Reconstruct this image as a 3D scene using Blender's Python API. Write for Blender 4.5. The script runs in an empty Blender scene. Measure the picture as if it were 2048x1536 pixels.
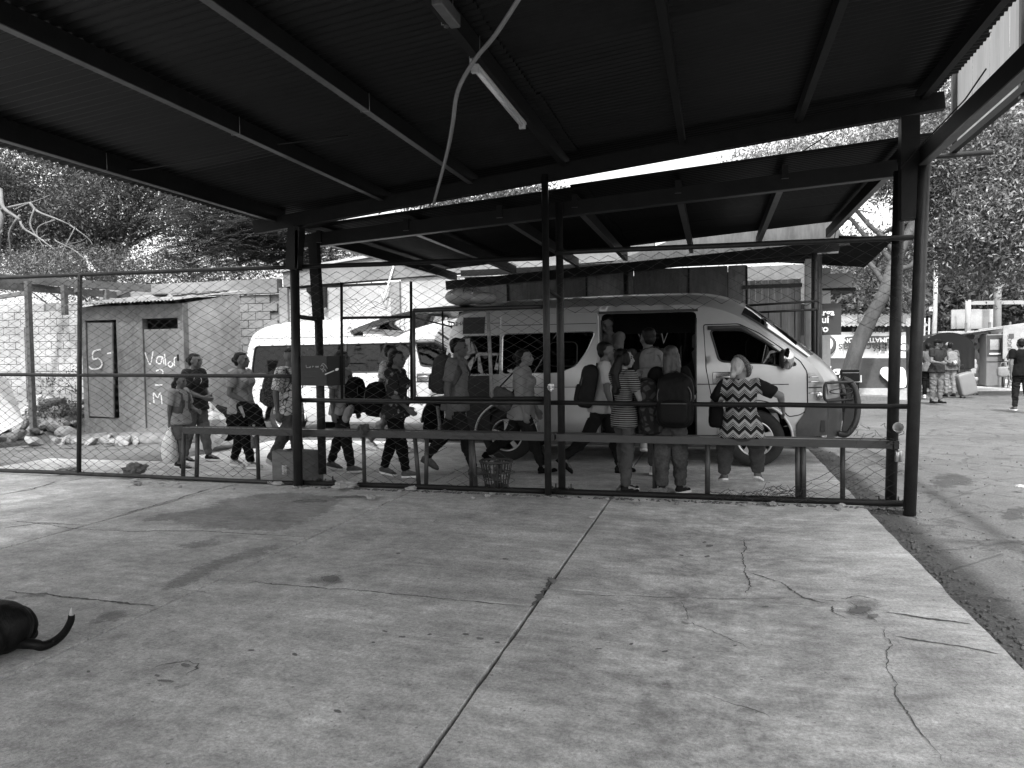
import bpy, bmesh, math, random
import numpy as np
from mathutils import Vector, Matrix, noise, geometry

random.seed(7); rng = np.random.default_rng(7)
R = math.radians
sc = bpy.context.scene
col = sc.collection

# ------------------------------------------------------------------ camera
CAM_H, FPX, YAW, PITCH, ROLL = 1.45, 1480.0, R(15.3), R(2.2), 0.0145
_r0 = np.array([math.cos(YAW), math.sin(YAW), 0]); _f0 = np.array([-math.sin(YAW), math.cos(YAW), 0]); _z = np.array([0, 0, 1.0])
_fw = _f0*math.cos(PITCH) - _z*math.sin(PITCH); _u0 = _f0*math.sin(PITCH) + _z*math.cos(PITCH)
_rt = _r0*math.cos(ROLL) - _u0*math.sin(ROLL); _up = _r0*math.sin(ROLL) + _u0*math.cos(ROLL)
_C = np.array([0, 0, CAM_H])
def _ray(x, y): return _fw + (x-1024)/FPX*_rt + (768-y)/FPX*_up
def G(x, y, h=0.0):                      # photo pixel -> point on the level z = h
    d = _ray(x, y); return Vector(_C + d*(h-CAM_H)/d[2])
def V(x, y, v):                          # photo pixel -> point on the upright plane Y = v (parallel to the fence)
    d = _ray(x, y); return Vector(_C + d*v/d[1])
def U(x, y, u):                          # photo pixel -> point on the upright plane X = u
    d = _ray(x, y); return Vector(_C + d*u/d[0])

cam = bpy.data.cameras.new('camera'); camo = bpy.data.objects.new('camera', cam); col.objects.link(camo)
m = Matrix.Identity(4)
for i in range(3):
    m[i][0], m[i][1], m[i][2], m[i][3] = _rt[i], _up[i], -_fw[i], _C[i]
camo.matrix_world = m
cam.sensor_fit = 'HORIZONTAL'; cam.sensor_width = 36.0; cam.lens = 36.0*FPX/2048
cam.clip_start = 0.05; cam.clip_end = 2000
sc.camera = camo

# ------------------------------------------------------------------ light
SUN_EL, SUN_AZ = R(56), R(172)            # azimuth clockwise from +Y: behind the camera, a little to the right
sun_dir = Vector((math.sin(SUN_AZ)*math.cos(SUN_EL), math.cos(SUN_AZ)*math.cos(SUN_EL), math.sin(SUN_EL)))
w = bpy.data.worlds.new('World'); sc.world = w; w.use_nodes = True
nt = w.node_tree; nt.nodes.clear()
sky = nt.nodes.new('ShaderNodeTexSky'); sky.sky_type = 'NISHITA'; sky.sun_disc = False
sky.sun_elevation = SUN_EL; sky.sun_rotation = SUN_AZ; sky.dust_density = 4.0; sky.air_density = 1.6
bw = nt.nodes.new('ShaderNodeRGBToBW'); bg = nt.nodes.new('ShaderNodeBackground'); bg.inputs[1].default_value = 0.15
wo = nt.nodes.new('ShaderNodeOutputWorld')
nt.links.new(sky.outputs[0], bw.inputs[0]); nt.links.new(bw.outputs[0], bg.inputs[0]); nt.links.new(bg.outputs[0], wo.inputs[0])
sl = bpy.data.lights.new('sun', 'SUN'); sl.energy = 2.0; sl.angle = R(2.0); sl.color = (1, 1, 1)
so = bpy.data.objects.new('sun', sl); col.objects.link(so)
so.rotation_euler = (-sun_dir).to_track_quat('-Z', 'Y').to_euler(); so.location = (0, 0, 30)
sc.view_settings.view_transform = 'Standard'; sc.view_settings.look = 'None'; sc.view_settings.gamma = 1.0
sc.view_settings.exposure = 1.72
sc.view_settings.use_curve_mapping = False
sc.render.engine = 'CYCLES'
sc.cycles.use_denoising = True
sc.cycles.max_bounces = 8; sc.cycles.transparent_max_bounces = 16
sc.cycles.caustics_reflective = False; sc.cycles.caustics_refractive = False

# ------------------------------------------------------------------ materials (all neutral: the photograph is black and white)
MATS = {}
def mat(name, v, rough=0.7, metal=0.0, var=0.18, scale=4.0, bump=0.0, bscale=None, stretch=(1, 1, 1), spec=0.4, fine=0.5):
    """plain grey surface with two scales of mottling and an optional bump"""
    if name in MATS: return MATS[name]
    ma = bpy.data.materials.new(name); ma.use_nodes = True; n = ma.node_tree.nodes; L = ma.node_tree.links
    b = n['Principled BSDF']; b.inputs['Roughness'].default_value = rough; b.inputs['Metallic'].default_value = metal
    b.inputs['Specular IOR Level'].default_value = spec
    tc = n.new('ShaderNodeTexCoord'); mp = n.new('ShaderNodeMapping'); mp.inputs['Scale'].default_value = stretch
    L.new(tc.outputs['Object'], mp.inputs[0])
    n1 = n.new('ShaderNodeTexNoise'); n1.inputs['Scale'].default_value = scale; n1.inputs['Detail'].default_value = 6; n1.inputs['Roughness'].default_value = 0.62
    n2 = n.new('ShaderNodeTexNoise'); n2.inputs['Scale'].default_value = scale*9; n2.inputs['Detail'].default_value = 4
    L.new(mp.outputs[0], n1.inputs['Vector']); L.new(mp.outputs[0], n2.inputs['Vector'])
    mx = n.new('ShaderNodeMath'); mx.operation = 'MULTIPLY_ADD'; mx.inputs[1].default_value = fine; L.new(n2.outputs[0], mx.inputs[0]); L.new(n1.outputs[0], mx.inputs[2])
    rr = n.new('ShaderNodeMapRange'); rr.inputs[1].default_value = 0.30 + 0.30*fine; rr.inputs[2].default_value = 0.70 + 0.70*fine
    rr.inputs[3].default_value = v*(1-var); rr.inputs[4].default_value = v*(1+var)
    L.new(mx.outputs[0], rr.inputs[0]); L.new(rr.outputs[0], b.inputs['Base Color'])
    if bump:
        n3 = n.new('ShaderNodeTexNoise'); n3.inputs['Scale'].default_value = bscale or scale*6; n3.inputs['Detail'].default_value = 5
        L.new(mp.outputs[0], n3.inputs['Vector'])
        bp = n.new('ShaderNodeBump'); bp.inputs['Strength'].default_value = 1.0; bp.inputs['Distance'].default_value = bump
        L.new(n3.outputs[0], bp.inputs['Height']); L.new(bp.outputs[0], b.inputs['Normal'])
    MATS[name] = ma; return ma
def nodes_of(ma):
    return ma.node_tree.nodes, ma.node_tree.links, ma.node_tree.nodes['Principled BSDF']
def newmat(name, rough=0.7, metal=0.0, spec=0.4):
    ma = bpy.data.materials.new(name); ma.use_nodes = True
    n, L, b = nodes_of(ma); b.inputs['Roughness'].default_value = rough; b.inputs['Metallic'].default_value = metal; b.inputs['Specular IOR Level'].default_value = spec
    MATS[name] = ma; return ma, n, L, b
def math_node(n, L, op, a, b=None, c=None):
    k = n.new('ShaderNodeMath'); k.operation = op
    for i, x in enumerate((a, b, c)):
        if x is None: continue
        if isinstance(x, (int, float)): k.inputs[i].default_value = x
        else: L.new(x, k.inputs[i])
    return k.outputs[0]
def glass(name, tint, rough=0.02, refl=1.0):
    ma = bpy.data.materials.new(name); ma.use_nodes = True; n = ma.node_tree.nodes; L = ma.node_tree.links; n.clear()
    o = n.new('ShaderNodeOutputMaterial'); t = n.new('ShaderNodeBsdfTransparent'); t.inputs[0].default_value = (tint, tint, tint, 1)
    g = n.new('ShaderNodeBsdfGlossy'); g.inputs['Roughness'].default_value = rough; g.inputs[0].default_value = (refl, refl, refl, 1)
    f = n.new('ShaderNodeFresnel'); f.inputs[0].default_value = 1.5; mx = n.new('ShaderNodeMixShader')
    L.new(f.outputs[0], mx.inputs[0]); L.new(t.outputs[0], mx.inputs[1]); L.new(g.outputs[0], mx.inputs[2]); L.new(mx.outputs[0], o.inputs[0])
    MATS[name] = ma; return ma

# ------------------------------------------------------------------ mesh helpers
class MB:
    """collects shapes in world coordinates; build() links them as ONE mesh object"""
    def __init__(s): s.v = []; s.f = []; s.smooth = []
    def add(s, vs, fs, smooth=False):
        o = len(s.v); s.v.extend([tuple(p) for p in vs]); s.f.extend([[i+o for i in f] for f in fs]); s.smooth.extend([smooth]*len(fs)); return s
    def box(s, c, d, rot=None, bev=0.0):
        x, y, z = d[0]/2, d[1]/2, d[2]/2
        if bev > 0:
            vs = []
            for sx in (-1, 1):
                for sy in (-1, 1):
                    for sz in (-1, 1):
                        vs += [((x-bev)*sx, y*sy, (z-bev)*sz), (x*sx, (y-bev)*sy, (z-bev)*sz), ((x-bev)*sx, (y-bev)*sy, z*sz)]
            bm = bmesh.new(); [bm.verts.new(p) for p in vs]
            bmesh.ops.convex_hull(bm, input=bm.verts[:]); bm.verts.index_update()
            vs = [p.co.copy() for p in bm.verts]; fs = [[q.index for q in f.verts] for f in bm.faces]; bm.free()
        else:
            vs = [Vector((a*x, b*y, e*z)) for a in (-1, 1) for b in (-1, 1) for e in (-1, 1)]
            fs = [(0, 1, 3, 2), (4, 6, 7, 5), (0, 4, 5, 1), (2, 3, 7, 6), (0, 2, 6, 4), (1, 5, 7, 3)]
        mt = Matrix.Translation(Vector(c))
        if rot is not None: mt = mt @ (rot if isinstance(rot, Matrix) else Matrix.Rotation(rot, 4, 'Z')).to_4x4()
        return s.add([mt @ Vector(p) for p in vs], fs)
    def beam(s, a, b, wd, ht, upv=(0, 0, 1)):
        """rectangular bar from a to b (centre line)"""
        a = Vector(a); b = Vector(b); d = (b-a); ln = d.length; d.normalize()
        sd = d.cross(Vector(upv)); 
        if sd.length < 1e-5: sd = d.cross(Vector((0, 1, 0)))
        sd.normalize(); u = sd.cross(d)
        vs = []
        for p in (a, b):
            for i, j in ((-1, -1), (1, -1), (1, 1), (-1, 1)): vs.append(p + sd*(i*wd/2) + u*(j*ht/2))
        return s.add(vs, [(3, 2, 1, 0), (4, 5, 6, 7), (0, 1, 5, 4), (1, 2, 6, 5), (2, 3, 7, 6), (3, 0, 4, 7)])
    def tube(s, pts, r, n=8, cap=True, smooth=True, closed=False):
        pts = [Vector(p) for p in pts]; k = len(pts); rs = r if isinstance(r, (list, tuple)) else [r]*k
        vs = []; ref = None
        for i, p in enumerate(pts):
            if closed: t = pts[(i+1) % k]-pts[i-1]
            else: t = pts[min(i+1, k-1)]-pts[max(i-1, 0)]
            t.normalize()
            if ref is None:
                ref = Vector((0, 0, 1)) if abs(t.z) < 0.9 else Vector((0, 1, 0))
            a = ref - t*ref.dot(t)
            if a.length < 1e-4: a = t.orthogonal()
            a.normalize(); b = t.cross(a); ref = a
            for j in range(n):
                th = 2*math.pi*j/n; vs.append(p + (a*math.cos(th)+b*math.sin(th))*rs[i])
        fs = []
        for i in range(k if closed else k-1):
            q = (i+1) % k
            for j in range(n): fs.append((i*n+j, i*n+(j+1) % n, q*n+(j+1) % n, q*n+j))
        s.add(vs, fs, smooth)
        if cap and not closed:
            o = len(s.v)-len(vs); s.f.append([o+j for j in reversed(range(n))]); s.f.append([o+(k-1)*n+j for j in range(n)]); s.smooth += [False, False]
        return s
    def lathe(s, c, prof, n=20, axis='Z', smooth=True, cap=True):
        """prof: list of (radius, height); revolve about axis through c"""
        vs = []
        for r, h in prof:
            for j in range(n):
                th = 2*math.pi*j/n; a, b = r*math.cos(th), r*math.sin(th)
                vs.append(Vector(c) + Vector({'Z': (a, b, h), 'Y': (a, h, b), 'X': (h, a, b)}[axis]))
        fs = [(i*n+j, i*n+(j+1) % n, (i+1)*n+(j+1) % n, (i+1)*n+j) for i in range(len(prof)-1) for j in range(n)]
        if cap: fs += [list(reversed(range(n))), [(len(prof)-1)*n+j for j in range(n)]]
        return s.add(vs, fs, smooth)
    def prism(s, poly, a, b, fn):
        """polygon (list of 2-D points) extruded from a to b; fn(p, q, h) -> 3-D point"""
        k = len(poly); vs = [fn(p[0], p[1], a) for p in poly]+[fn(p[0], p[1], b) for p in poly]
        return s.add(vs, [list(range(k))[::-1], list(range(k, 2*k))]+[(i, (i+1) % k, k+(i+1) % k, k+i) for i in range(k)])
    def ell(s, c, r, rot=None, nu=12, nv=8, smooth=True):
        vs = []; mt = (rot if rot is not None else Matrix.Identity(3)).to_3x3()
        for i in range(nv+1):
            ph = math.pi*i/nv
            for j in range(nu):
                th = 2*math.pi*j/nu
                vs.append(Vector(c) + mt @ Vector((r[0]*math.sin(ph)*math.cos(th), r[1]*math.sin(ph)*math.sin(th), r[2]*math.cos(ph))))
        fs = [(i*nu+j, (i+1)*nu+j, (i+1)*nu+(j+1) % nu, i*nu+(j+1) % nu) for i in range(nv) for j in range(nu)]
        return s.add(vs, fs, smooth)
    def grid(s, rows, smooth=True, closed=False):
        nr = len(rows); nc = len(rows[0]); vs = [p for r in rows for p in r]
        fs = [(i*nc+j, i*nc+(j+1) % nc, (i+1)*nc+(j+1) % nc, (i+1)*nc+j) for i in range(nr-1) for j in range(nc if closed else nc-1)]
        return s.add(vs, fs, smooth)
    def mesh(s, name):
        me = bpy.data.meshes.new(name); me.from_pydata([tuple(p) for p in s.v], [], s.f)
        me.polygons.foreach_set('use_smooth', s.smooth); me.update(); return me
    def build(s, name, ma, parent=None, local=False):
        off = Vector((0, 0, 0)); p = parent
        if not local:
            while p is not None: off += p.location; p = p.parent
            if off.length > 0: s.v = [(a-off.x, b-off.y, c-off.z) for a, b, c in s.v]
        o = bpy.data.objects.new(name, s.mesh(name)); col.objects.link(o)
        if ma is not None: o.data.materials.append(ma)
        o.parent = parent; return o
def thing(name, label, cat, loc=(0, 0, 0), rz=0.0, group=None, scale=None):
    o = bpy.data.objects.new(name, None); col.objects.link(o); o.empty_display_size = 0.1
    o.location = loc; o.rotation_euler = (0, 0, rz); o['label'] = label; o['category'] = cat
    if scale: o.scale = (scale,)*3
    if group: o['group'] = group
    return o
def tag(o, label, cat, group=None):
    o['label'] = label; o['category'] = cat
    if group: o['group'] = group
    return o
def struct(o): o['kind'] = 'structure'; return o
def stuff(o): o['kind'] = 'stuff'; return o
def dup(root, loc, rz=None, label=None):
    r = root.copy(); col.objects.link(r); r.location = loc
    if rz is not None: r.rotation_euler = (0, 0, rz)
    if label: r['label'] = label
    for ch in root.children:
        c = ch.copy(); col.objects.link(c); c.parent = r
        for g in ch.children:
            d = g.copy(); col.objects.link(d); d.parent = c
    return r
def shared(name, me, parent, loc=(0, 0, 0), rot=None, scale=None):
    """another object that shares mesh data"""
    o = bpy.data.objects.new(name, me); col.objects.link(o); o.parent = parent
    off = Vector((0, 0, 0)); p = parent
    while p is not None: off += p.location; p = p.parent
    o.location = Vector(loc)-off
    if rot: o.rotation_euler = rot
    if scale: o.scale = scale
    return o
def text_mesh(body, size, extrude=0.0, bold=0.0, align='CENTER'):
    cu = bpy.data.curves.new('t', 'FONT'); cu.body = body; cu.size = size; cu.extrude = extrude; cu.offset = bold; cu.align_x = align; cu.align_y = 'CENTER'
    cu.resolution_u = 3
    o = bpy.data.objects.new('t', cu); col.objects.link(o); dg = bpy.context.evaluated_depsgraph_get()
    me = bpy.data.meshes.new_from_object(o.evaluated_get(dg)); bpy.data.objects.remove(o); bpy.data.curves.remove(cu); return me
def text(name, body, size, mt, ma, parent, bold=0.0, align='CENTER', sx=1.0):
    """lettering; mt = 4x4 matrix in world space (text lies in its XY plane)"""
    me = text_mesh(body, size, 0.0006, bold, align); off = Vector((0, 0, 0)); p = parent
    while p is not None: off += p.location; p = p.parent
    me.transform(Matrix.Translation(-off) @ mt @ Matrix.Diagonal((sx, 1, 1, 1))); me.materials.clear(); me.materials.append(ma)
    o = bpy.data.objects.new(name, me); col.objects.link(o); o.parent = parent; return o
def facing(loc, normal=(0, -1, 0), flip=False):
    """matrix for text on an upright face whose outward normal is given"""
    nz = Vector(normal).normalized(); u = Vector((0, 0, 1)); r = u.cross(nz); 
    if flip: r = -r; u = -u
    mt = Matrix.Identity(4)
    for i in range(3): mt[i][0], mt[i][1], mt[i][2], mt[i][3] = r[i], u[i], nz[i], loc[i]
    return mt
# ------------------------------------------------------------------ flat-outline helpers
def inpoly(p, poly):
    x, y = p; c = False; j = len(poly)-1
    for i in range(len(poly)):
        xi, yi = poly[i]; xj, yj = poly[j]
        if (yi > y) != (yj > y) and x < (xj-xi)*(y-yi)/(yj-yi)+xi: c = not c
        j = i
    return c
def cat(P_, k=5, closed=False):
    out = []; n = len(P_)
    rngi = range(n) if closed else range(n-1)
    for i in rngi:
        g = (lambda q: P_[q % n]) if closed else (lambda q: P_[min(max(q, 0), n-1)])
        a, b, c, d = [np.array(g(i+o), float) for o in (-1, 0, 1, 2)]
        for j in range(k):
            t = j/k; out.append(tuple(.5*((2*b)+(c-a)*t+(2*a-5*b+4*c-d)*t*t+(3*b-a-3*c+d)*t**3)))
    if not closed: out.append(tuple(P_[-1]))
    return out
def resamp(poly, d=.07):
    out = []
    for i, a in enumerate(poly):
        b = poly[(i+1) % len(poly)]; L_ = math.hypot(b[0]-a[0], b[1]-a[1]); k = max(1, int(L_/d))
        for j in range(k): out.append((a[0]+(b[0]-a[0])*j/k, a[1]+(b[1]-a[1])*j/k))
    return out
def roundrect(x0, x1, z0, z1, r, n=5):
    o = []
    for cx, cz, a0 in ((x1-r, z1-r, 0), (x0+r, z1-r, 90), (x0+r, z0+r, 180), (x1-r, z0+r, 270)):
        for i in range(n+1): a = R(a0+90*i/n); o.append((cx+r*math.cos(a), cz+r*math.sin(a)))
    return o
def roundpoly(P_, r=.05, n=4):
    o = []; k = len(P_)
    for i in range(k):
        a = Vector(P_[i-1]); b = Vector(P_[i]); c = Vector(P_[(i+1) % k]); u = (a-b).normalized()*min(r, (a-b).length/2.2); v = (c-b).normalized()*min(r, (c-b).length/2.2)
        for j in range(n+1): t = j/n; q = (b+u)*(1-t)**2+b*2*t*(1-t)+(b+v)*t*t; o.append((q.x, q.y))
    return o
def panel(outline, holes, f3, sp=.10):
    """flat outline with holes, triangulated with inner points, mapped to 3-D by f3(x, z)"""
    outline = resamp(outline); holes = [resamp(h) for h in holes]; vs = []; ed = []
    for lp_ in [outline]+holes:
        o = len(vs); vs += [Vector(p) for p in lp_]; ed += [(o+i, o+(i+1) % len(lp_)) for i in range(len(lp_))]
    xs_ = [p[0] for p in outline]; zs_ = [p[1] for p in outline]
    for x in np.arange(min(xs_), max(xs_), sp):
        for z in np.arange(min(zs_), max(zs_), sp):
            if inpoly((x, z), outline) and not any(inpoly((x, z), h) for h in holes): vs.append(Vector((x, z)))
    r_ = geometry.delaunay_2d_cdt(vs, ed, [], 0, 1e-5); V2, F2 = r_[0], r_[2]; keep = []
    for f in F2:
        c = (sum(V2[i][0] for i in f)/3, sum(V2[i][1] for i in f)/3)
        if inpoly(c, outline) and not any(inpoly(c, h) for h in holes): keep.append(list(f))
    mb = MB(); mb.add([f3(p[0], p[1]) for p in V2], keep, True); return mb
# ================================================================== ground
def worldnoise(n, L, scale, stretch=(1, 1, 1), detail=6, rough=0.6, src=None):
    if src is None:
        g = n.new('ShaderNodeNewGeometry'); src = g.outputs['Position']
    mp = n.new('ShaderNodeMapping'); mp.inputs['Scale'].default_value = stretch; L.new(src, mp.inputs[0])
    k = n.new('ShaderNodeTexNoise'); k.inputs['Scale'].default_value = scale; k.inputs['Detail'].default_value = detail; k.inputs['Roughness'].default_value = rough
    L.new(mp.outputs[0], k.inputs['Vector']); return k.outputs[0]
def ramp(n, L, x, a, b, c, d, clamp=True):
    k = n.new('ShaderNodeMapRange'); k.clamp = clamp
    for i, q in enumerate((a, b, c, d)): k.inputs[1+i].default_value = q
    L.new(x, k.inputs[0]); return k.outputs[0]
def concrete_mat(name, base, worn=0.0):
    ma, n, L, b = newmat(name, 0.72, 0, 0.32)
    big = worldnoise(n, L, 0.75, (1, 1.3, 1), 4, 0.55)
    mid = worldnoise(n, L, 3.4, (1.0, 1.15, 1), 8, 0.68)
    stk = worldnoise(n, L, 6.0, (0.8, 2.2, 1), 6, 0.65)
    fine = worldnoise(n, L, 60.0, (1, 1, 1), 3, 0.7)
    spots = worldnoise(n, L, 9.0, (1, 1, 1), 3, 0.55)
    grit = worldnoise(n, L, 240.0, (1, 1, 1), 2, 0.6)
    v = ramp(n, L, big, 0.3, 0.7, 0.74, 1.22)
    v = math_node(n, L, 'MULTIPLY', v, ramp(n, L, mid, 0.28, 0.72, 0.62, 1.30))
    iso = worldnoise(n, L, 13.0, (1, 1.2, 1), 7, 0.72)
    v = math_node(n, L, 'MULTIPLY', v, ramp(n, L, iso, 0.3, 0.7, 0.70, 1.24))
    peb = worldnoise(n, L, 34.0, (1, 1, 1), 2, 0.5)
    v = math_node(n, L, 'MULTIPLY', v, ramp(n, L, peb, 0.27, 0.33, 0.55, 1.0))
    v = math_node(n, L, 'MULTIPLY', v, ramp(n, L, stk, 0.3, 0.7, 0.90, 1.08))
    v = math_node(n, L, 'MULTIPLY', v, ramp(n, L, fine, 0.25, 0.75, 0.62, 1.34))
    v = math_node(n, L, 'MULTIPLY', v, ramp(n, L, grit, 0.25, 0.75, 0.75, 1.22))
    v = math_node(n, L, 'MULTIPLY', v, ramp(n, L, spots, 0.27, 0.33, 0.70, 1.0))        # small dark stains
    v = math_node(n, L, 'MULTIPLY', v, base)
    L.new(v, b.inputs['Base Color'])
    L.new(ramp(n, L, mid, 0.3, 0.7, 0.6, 0.85), b.inputs['Roughness'])
    hs = math_node(n, L, 'MULTIPLY_ADD', fine, 0.35 + worn, mid)
    hs = math_node(n, L, 'MULTIPLY_ADD', grit, 0.25 + worn, hs)
    bp = n.new('ShaderNodeBump'); bp.inputs['Strength'].default_value = 0.55; bp.inputs['Distance'].default_value = 0.006 + 0.01*worn
    L.new(hs, bp.inputs['Height']); L.new(bp.outputs[0], b.inputs['Normal'])
    return ma
M_conc = concrete_mat('concrete_slab', 0.47)
M_worn = concrete_mat('worn_concrete', 0.33, 0.6)
M_crack = mat('crack_dirt', 0.10, 0.95, var=0.4, scale=9)
def asphalt_mat(name, base):
    ma, n, L, b = newmat(name, 0.9, 0, 0.25)
    big = worldnoise(n, L, 0.35, (1, 1, 1), 5, 0.6); mid = worldnoise(n, L, 4.0, (1, 1, 1), 6, 0.7); fine = worldnoise(n, L, 75.0, (1, 1, 1), 3, 0.6)
    g = n.new('ShaderNodeNewGeometry'); wv = worldnoise(n, L, 1.8, (1, 1, 1), 8, 0.7)
    mixv = n.new('ShaderNodeVectorMath'); mixv.operation = 'ADD'; cb = n.new('ShaderNodeCombineXYZ'); L.new(wv, cb.inputs[0]); L.new(wv, cb.inputs[1])
    L.new(g.outputs['Position'], mixv.inputs[0]); L.new(cb.outputs[0], mixv.inputs[1])
    vo = n.new('ShaderNodeTexVoronoi'); vo.feature = 'DISTANCE_TO_EDGE'; vo.inputs['Scale'].default_value = 1.3; L.new(mixv.outputs[0], vo.inputs['Vector'])
    crk = ramp(n, L, vo.outputs[0], 0.0, 0.02, 0.62, 1.0)
    v = ramp(n, L, big, 0.3, 0.7, 0.72, 1.25); v = math_node(n, L, 'MULTIPLY', v, ramp(n, L, mid, 0.3, 0.7, 0.78, 1.2))
    v = math_node(n, L, 'MULTIPLY', v, ramp(n, L, fine, 0.3, 0.7, 0.6, 1.4)); v = math_node(n, L, 'MULTIPLY', v, crk)
    v = math_node(n, L, 'MULTIPLY', v, base); L.new(v, b.inputs['Base Color'])
    hs = math_node(n, L, 'MULTIPLY_ADD', fine, 0.5, mid); hs = math_node(n, L, 'MULTIPLY_ADD', crk, 0.8, hs)
    bp = n.new('ShaderNodeBump'); bp.inputs['Strength'].default_value = 0.8; bp.inputs['Distance'].default_value = 0.02
    L.new(hs, bp.inputs['Height']); L.new(bp.outputs[0], b.inputs['Normal']); return ma
M_road = asphalt_mat('old_asphalt', 0.10)
M_dirt = asphalt_mat('yard_dirt', 0.11)

def sheet(name, x0, x1, y0, y1, z, ma):
    mb = MB(); mb.add([(x0, y0, z), (x1, y0, z), (x1, y1, z), (x0, y1, z)], [(0, 1, 2, 3)]); return struct(mb.build(name, ma))
sheet('ground', -400, 500, -300, 900, -0.075, M_dirt)
def wavy_sheet(name, edge, z, ma):
    mb = MB(); mb.add([(p[0], p[1], z) for p in edge], [list(range(len(edge)))]); return struct(mb.build(name, ma))
road = wavy_sheet('road', [(1.2, -40), (60, -40), (80, 90), (14, 90), (9.5, 36), (1.9, 26), (1.2, 13)], -0.05, M_road)

pave = struct(MB().box((-4.2, 4.3, -0.075), (11.0, 15.0, 0.05)).build('pavement', M_crack))
def slab(x0, x1, y0, y1):
    g = 0.011; pts = []
    def edge(ax, ay, bx, by, amp):
        L_ = math.hypot(bx-ax, by-ay); k = max(2, int(L_/0.11)); o = []
        for i in range(k):
            t = i/k; nx, ny = -(by-ay)/L_, (bx-ax)/L_
            px, py = ax+(bx-ax)*t, ay+(by-ay)*t
            j = amp*noise.noise(Vector((px*5, py*5, 1.7))) + amp*0.6*noise.noise(Vector((px*17, py*17, 4.1)))
            if i == 0: j = 0
            o.append((px+nx*j, py+ny*j))
        return o
    h_ = .0012; a, b_, c, d = (x0+g, y0+h_), (x1-g, y0+h_), (x1-g, y1-h_), (x0+g, y1-h_)
    amp = 0.008
    pts = edge(*a, *b_, amp)+edge(*b_, *c, 0.014 if x1 > 1.3 else amp)+edge(*c, *d, amp)+edge(*d, *a, amp)
    k = len(pts); cx, cy = (x0+x1)/2, (y0+y1)/2
    top = [(p[0], p[1], -0.004+0.002*noise.noise(Vector((p[0], p[1], 0)))) for p in pts]
    ins = [(p[0]+(cx-p[0])*0.0015/max(abs(cx-p[0]), abs(cy-p[1]), .1), p[1]+(cy-p[1])*0.0015/max(abs(cx-p[0]), abs(cy-p[1]), .1), 0.0) for p in pts]
    bot = [(p[0], p[1], -0.07) for p in pts]
    mb = MB(); mb.add(ins+top+bot, [list(range(k))]+[(k+i, k+(i+1) % k, (i+1) % k, i) for i in range(k)]+[(2*k+i, 2*k+(i+1) % k, k+(i+1) % k, k+i) for i in range(k)])
    return mb.build('slab', M_conc, pave)
for (x0, x1, ys) in [(-9.7, -7.6, [-3, 0.9, 3.6, 6.2, 8.9]), (-7.6, -5.38, [-3, 0.9, 3.6, 5.2, 7.9, 10.4, 11.7]), (-5.38, -3.16, [-3, 0.9, 3.62, 5.27, 8.0, 10.4, 11.7]),
                      (-3.16, -1.01, [-3, 1.0, 4.12, 7.42, 10.2, 11.7]), (-1.01, 1.35, [-3, 0.8, 4.45, 7.42, 10.2, 11.7])]:
    for y0, y1 in zip(ys[:-1], ys[1:]): slab(x0, x1, y0, y1)

def ribbon(name, px, wd, ma=M_crack, z=0.003, parent=pave, jit=0.35, taper=True):
    """a jagged thin strip along photo pixels lying on the slab"""
    pts = [G(*p) for p in px]; fin = []
    for a, b in zip(pts[:-1], pts[1:]):
        k = max(2, int((b-a).length/0.018))
        for i in range(k): fin.append(a.lerp(b, i/k))
    fin.append(pts[-1]); K = len(fin); Lf = []; Rt = []
    for i, p in enumerate(fin):
        t = (fin[min(i+1, K-1)]-fin[max(i-1, 0)]).normalized(); nn = Vector((-t.y, t.x, 0))
        q = p + nn*(noise.noise(p*7)*0.022 + noise.noise(p*26)*0.012 + noise.noise(p*70)*0.007)
        ww = 0.85*wd*(0.35+abs(noise.noise(p*6+Vector((3, 1, 0))))*1.6+abs(noise.noise(p*33))*1.3)
        if taper: ww *= min(1, (i+0.4)/(0.12*K+1), (K-i-0.6)/(0.12*K+1)) if K > 3 else 1
        Lf.append((q.x+nn.x*ww/2, q.y+nn.y*ww/2, z)); Rt.append((q.x-nn.x*ww*random.uniform(.3, .7), q.y-nn.y*ww*random.uniform(.3, .7), z))
    mb = MB(); mb.grid([Lf, Rt], False); return mb.build(name, ma, parent)
# cracks, traced on the slab
CR = [([(1500, 1145), (1560, 1165), (1605, 1195), (1668, 1212)], .012), ([(1770, 1224), (1840, 1235), (1950, 1250)], .022), ([(1785, 1270), (1830, 1280), (1900, 1290), (2000, 1308)], .020),
      ([(1765, 1252), (1780, 1290), (1775, 1330), (1790, 1380), (1830, 1450), (1860, 1490), (1890, 1530)], .006), ([(1490, 1075), (1488, 1130), (1497, 1160), (1495, 1197)], .008),
      ([(1120, 1190), (1300, 1194), (1500, 1200), (1600, 1196)], .007), ([(1364, 1200), (1370, 1225), (1390, 1250), (1440, 1270), (1500, 1298)], .007),
      ([(0, 1058), (80, 1046), (160, 1050)], .02), ([(0, 1040), (60, 1045), (150, 1058), (250, 1063), (400, 1062), (560, 1072), (640, 1076)], .014),
      ([(0, 1182), (120, 1192), (250, 1207), (330, 1214)], .016), ([(460, 1158), (560, 1170), (700, 1180), (860, 1195), (1060, 1215)], .010),
      ([(1105, 1155), (1090, 1180), (1060, 1215)], .035), ([(0, 990), (60, 980), (115, 962)], .02), ([(240, 1030), (330, 1005), (430, 975)], .02), 
      ([(1600, 1196), (1700, 1205), (1760, 1250)], .006), ([(1550, 1440), (1440, 1400), (1380, 1380)], .004), ([(440, 1190), (300, 1170)], .004)]
for px, wd in CR: ribbon('crack', px, wd)
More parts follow.
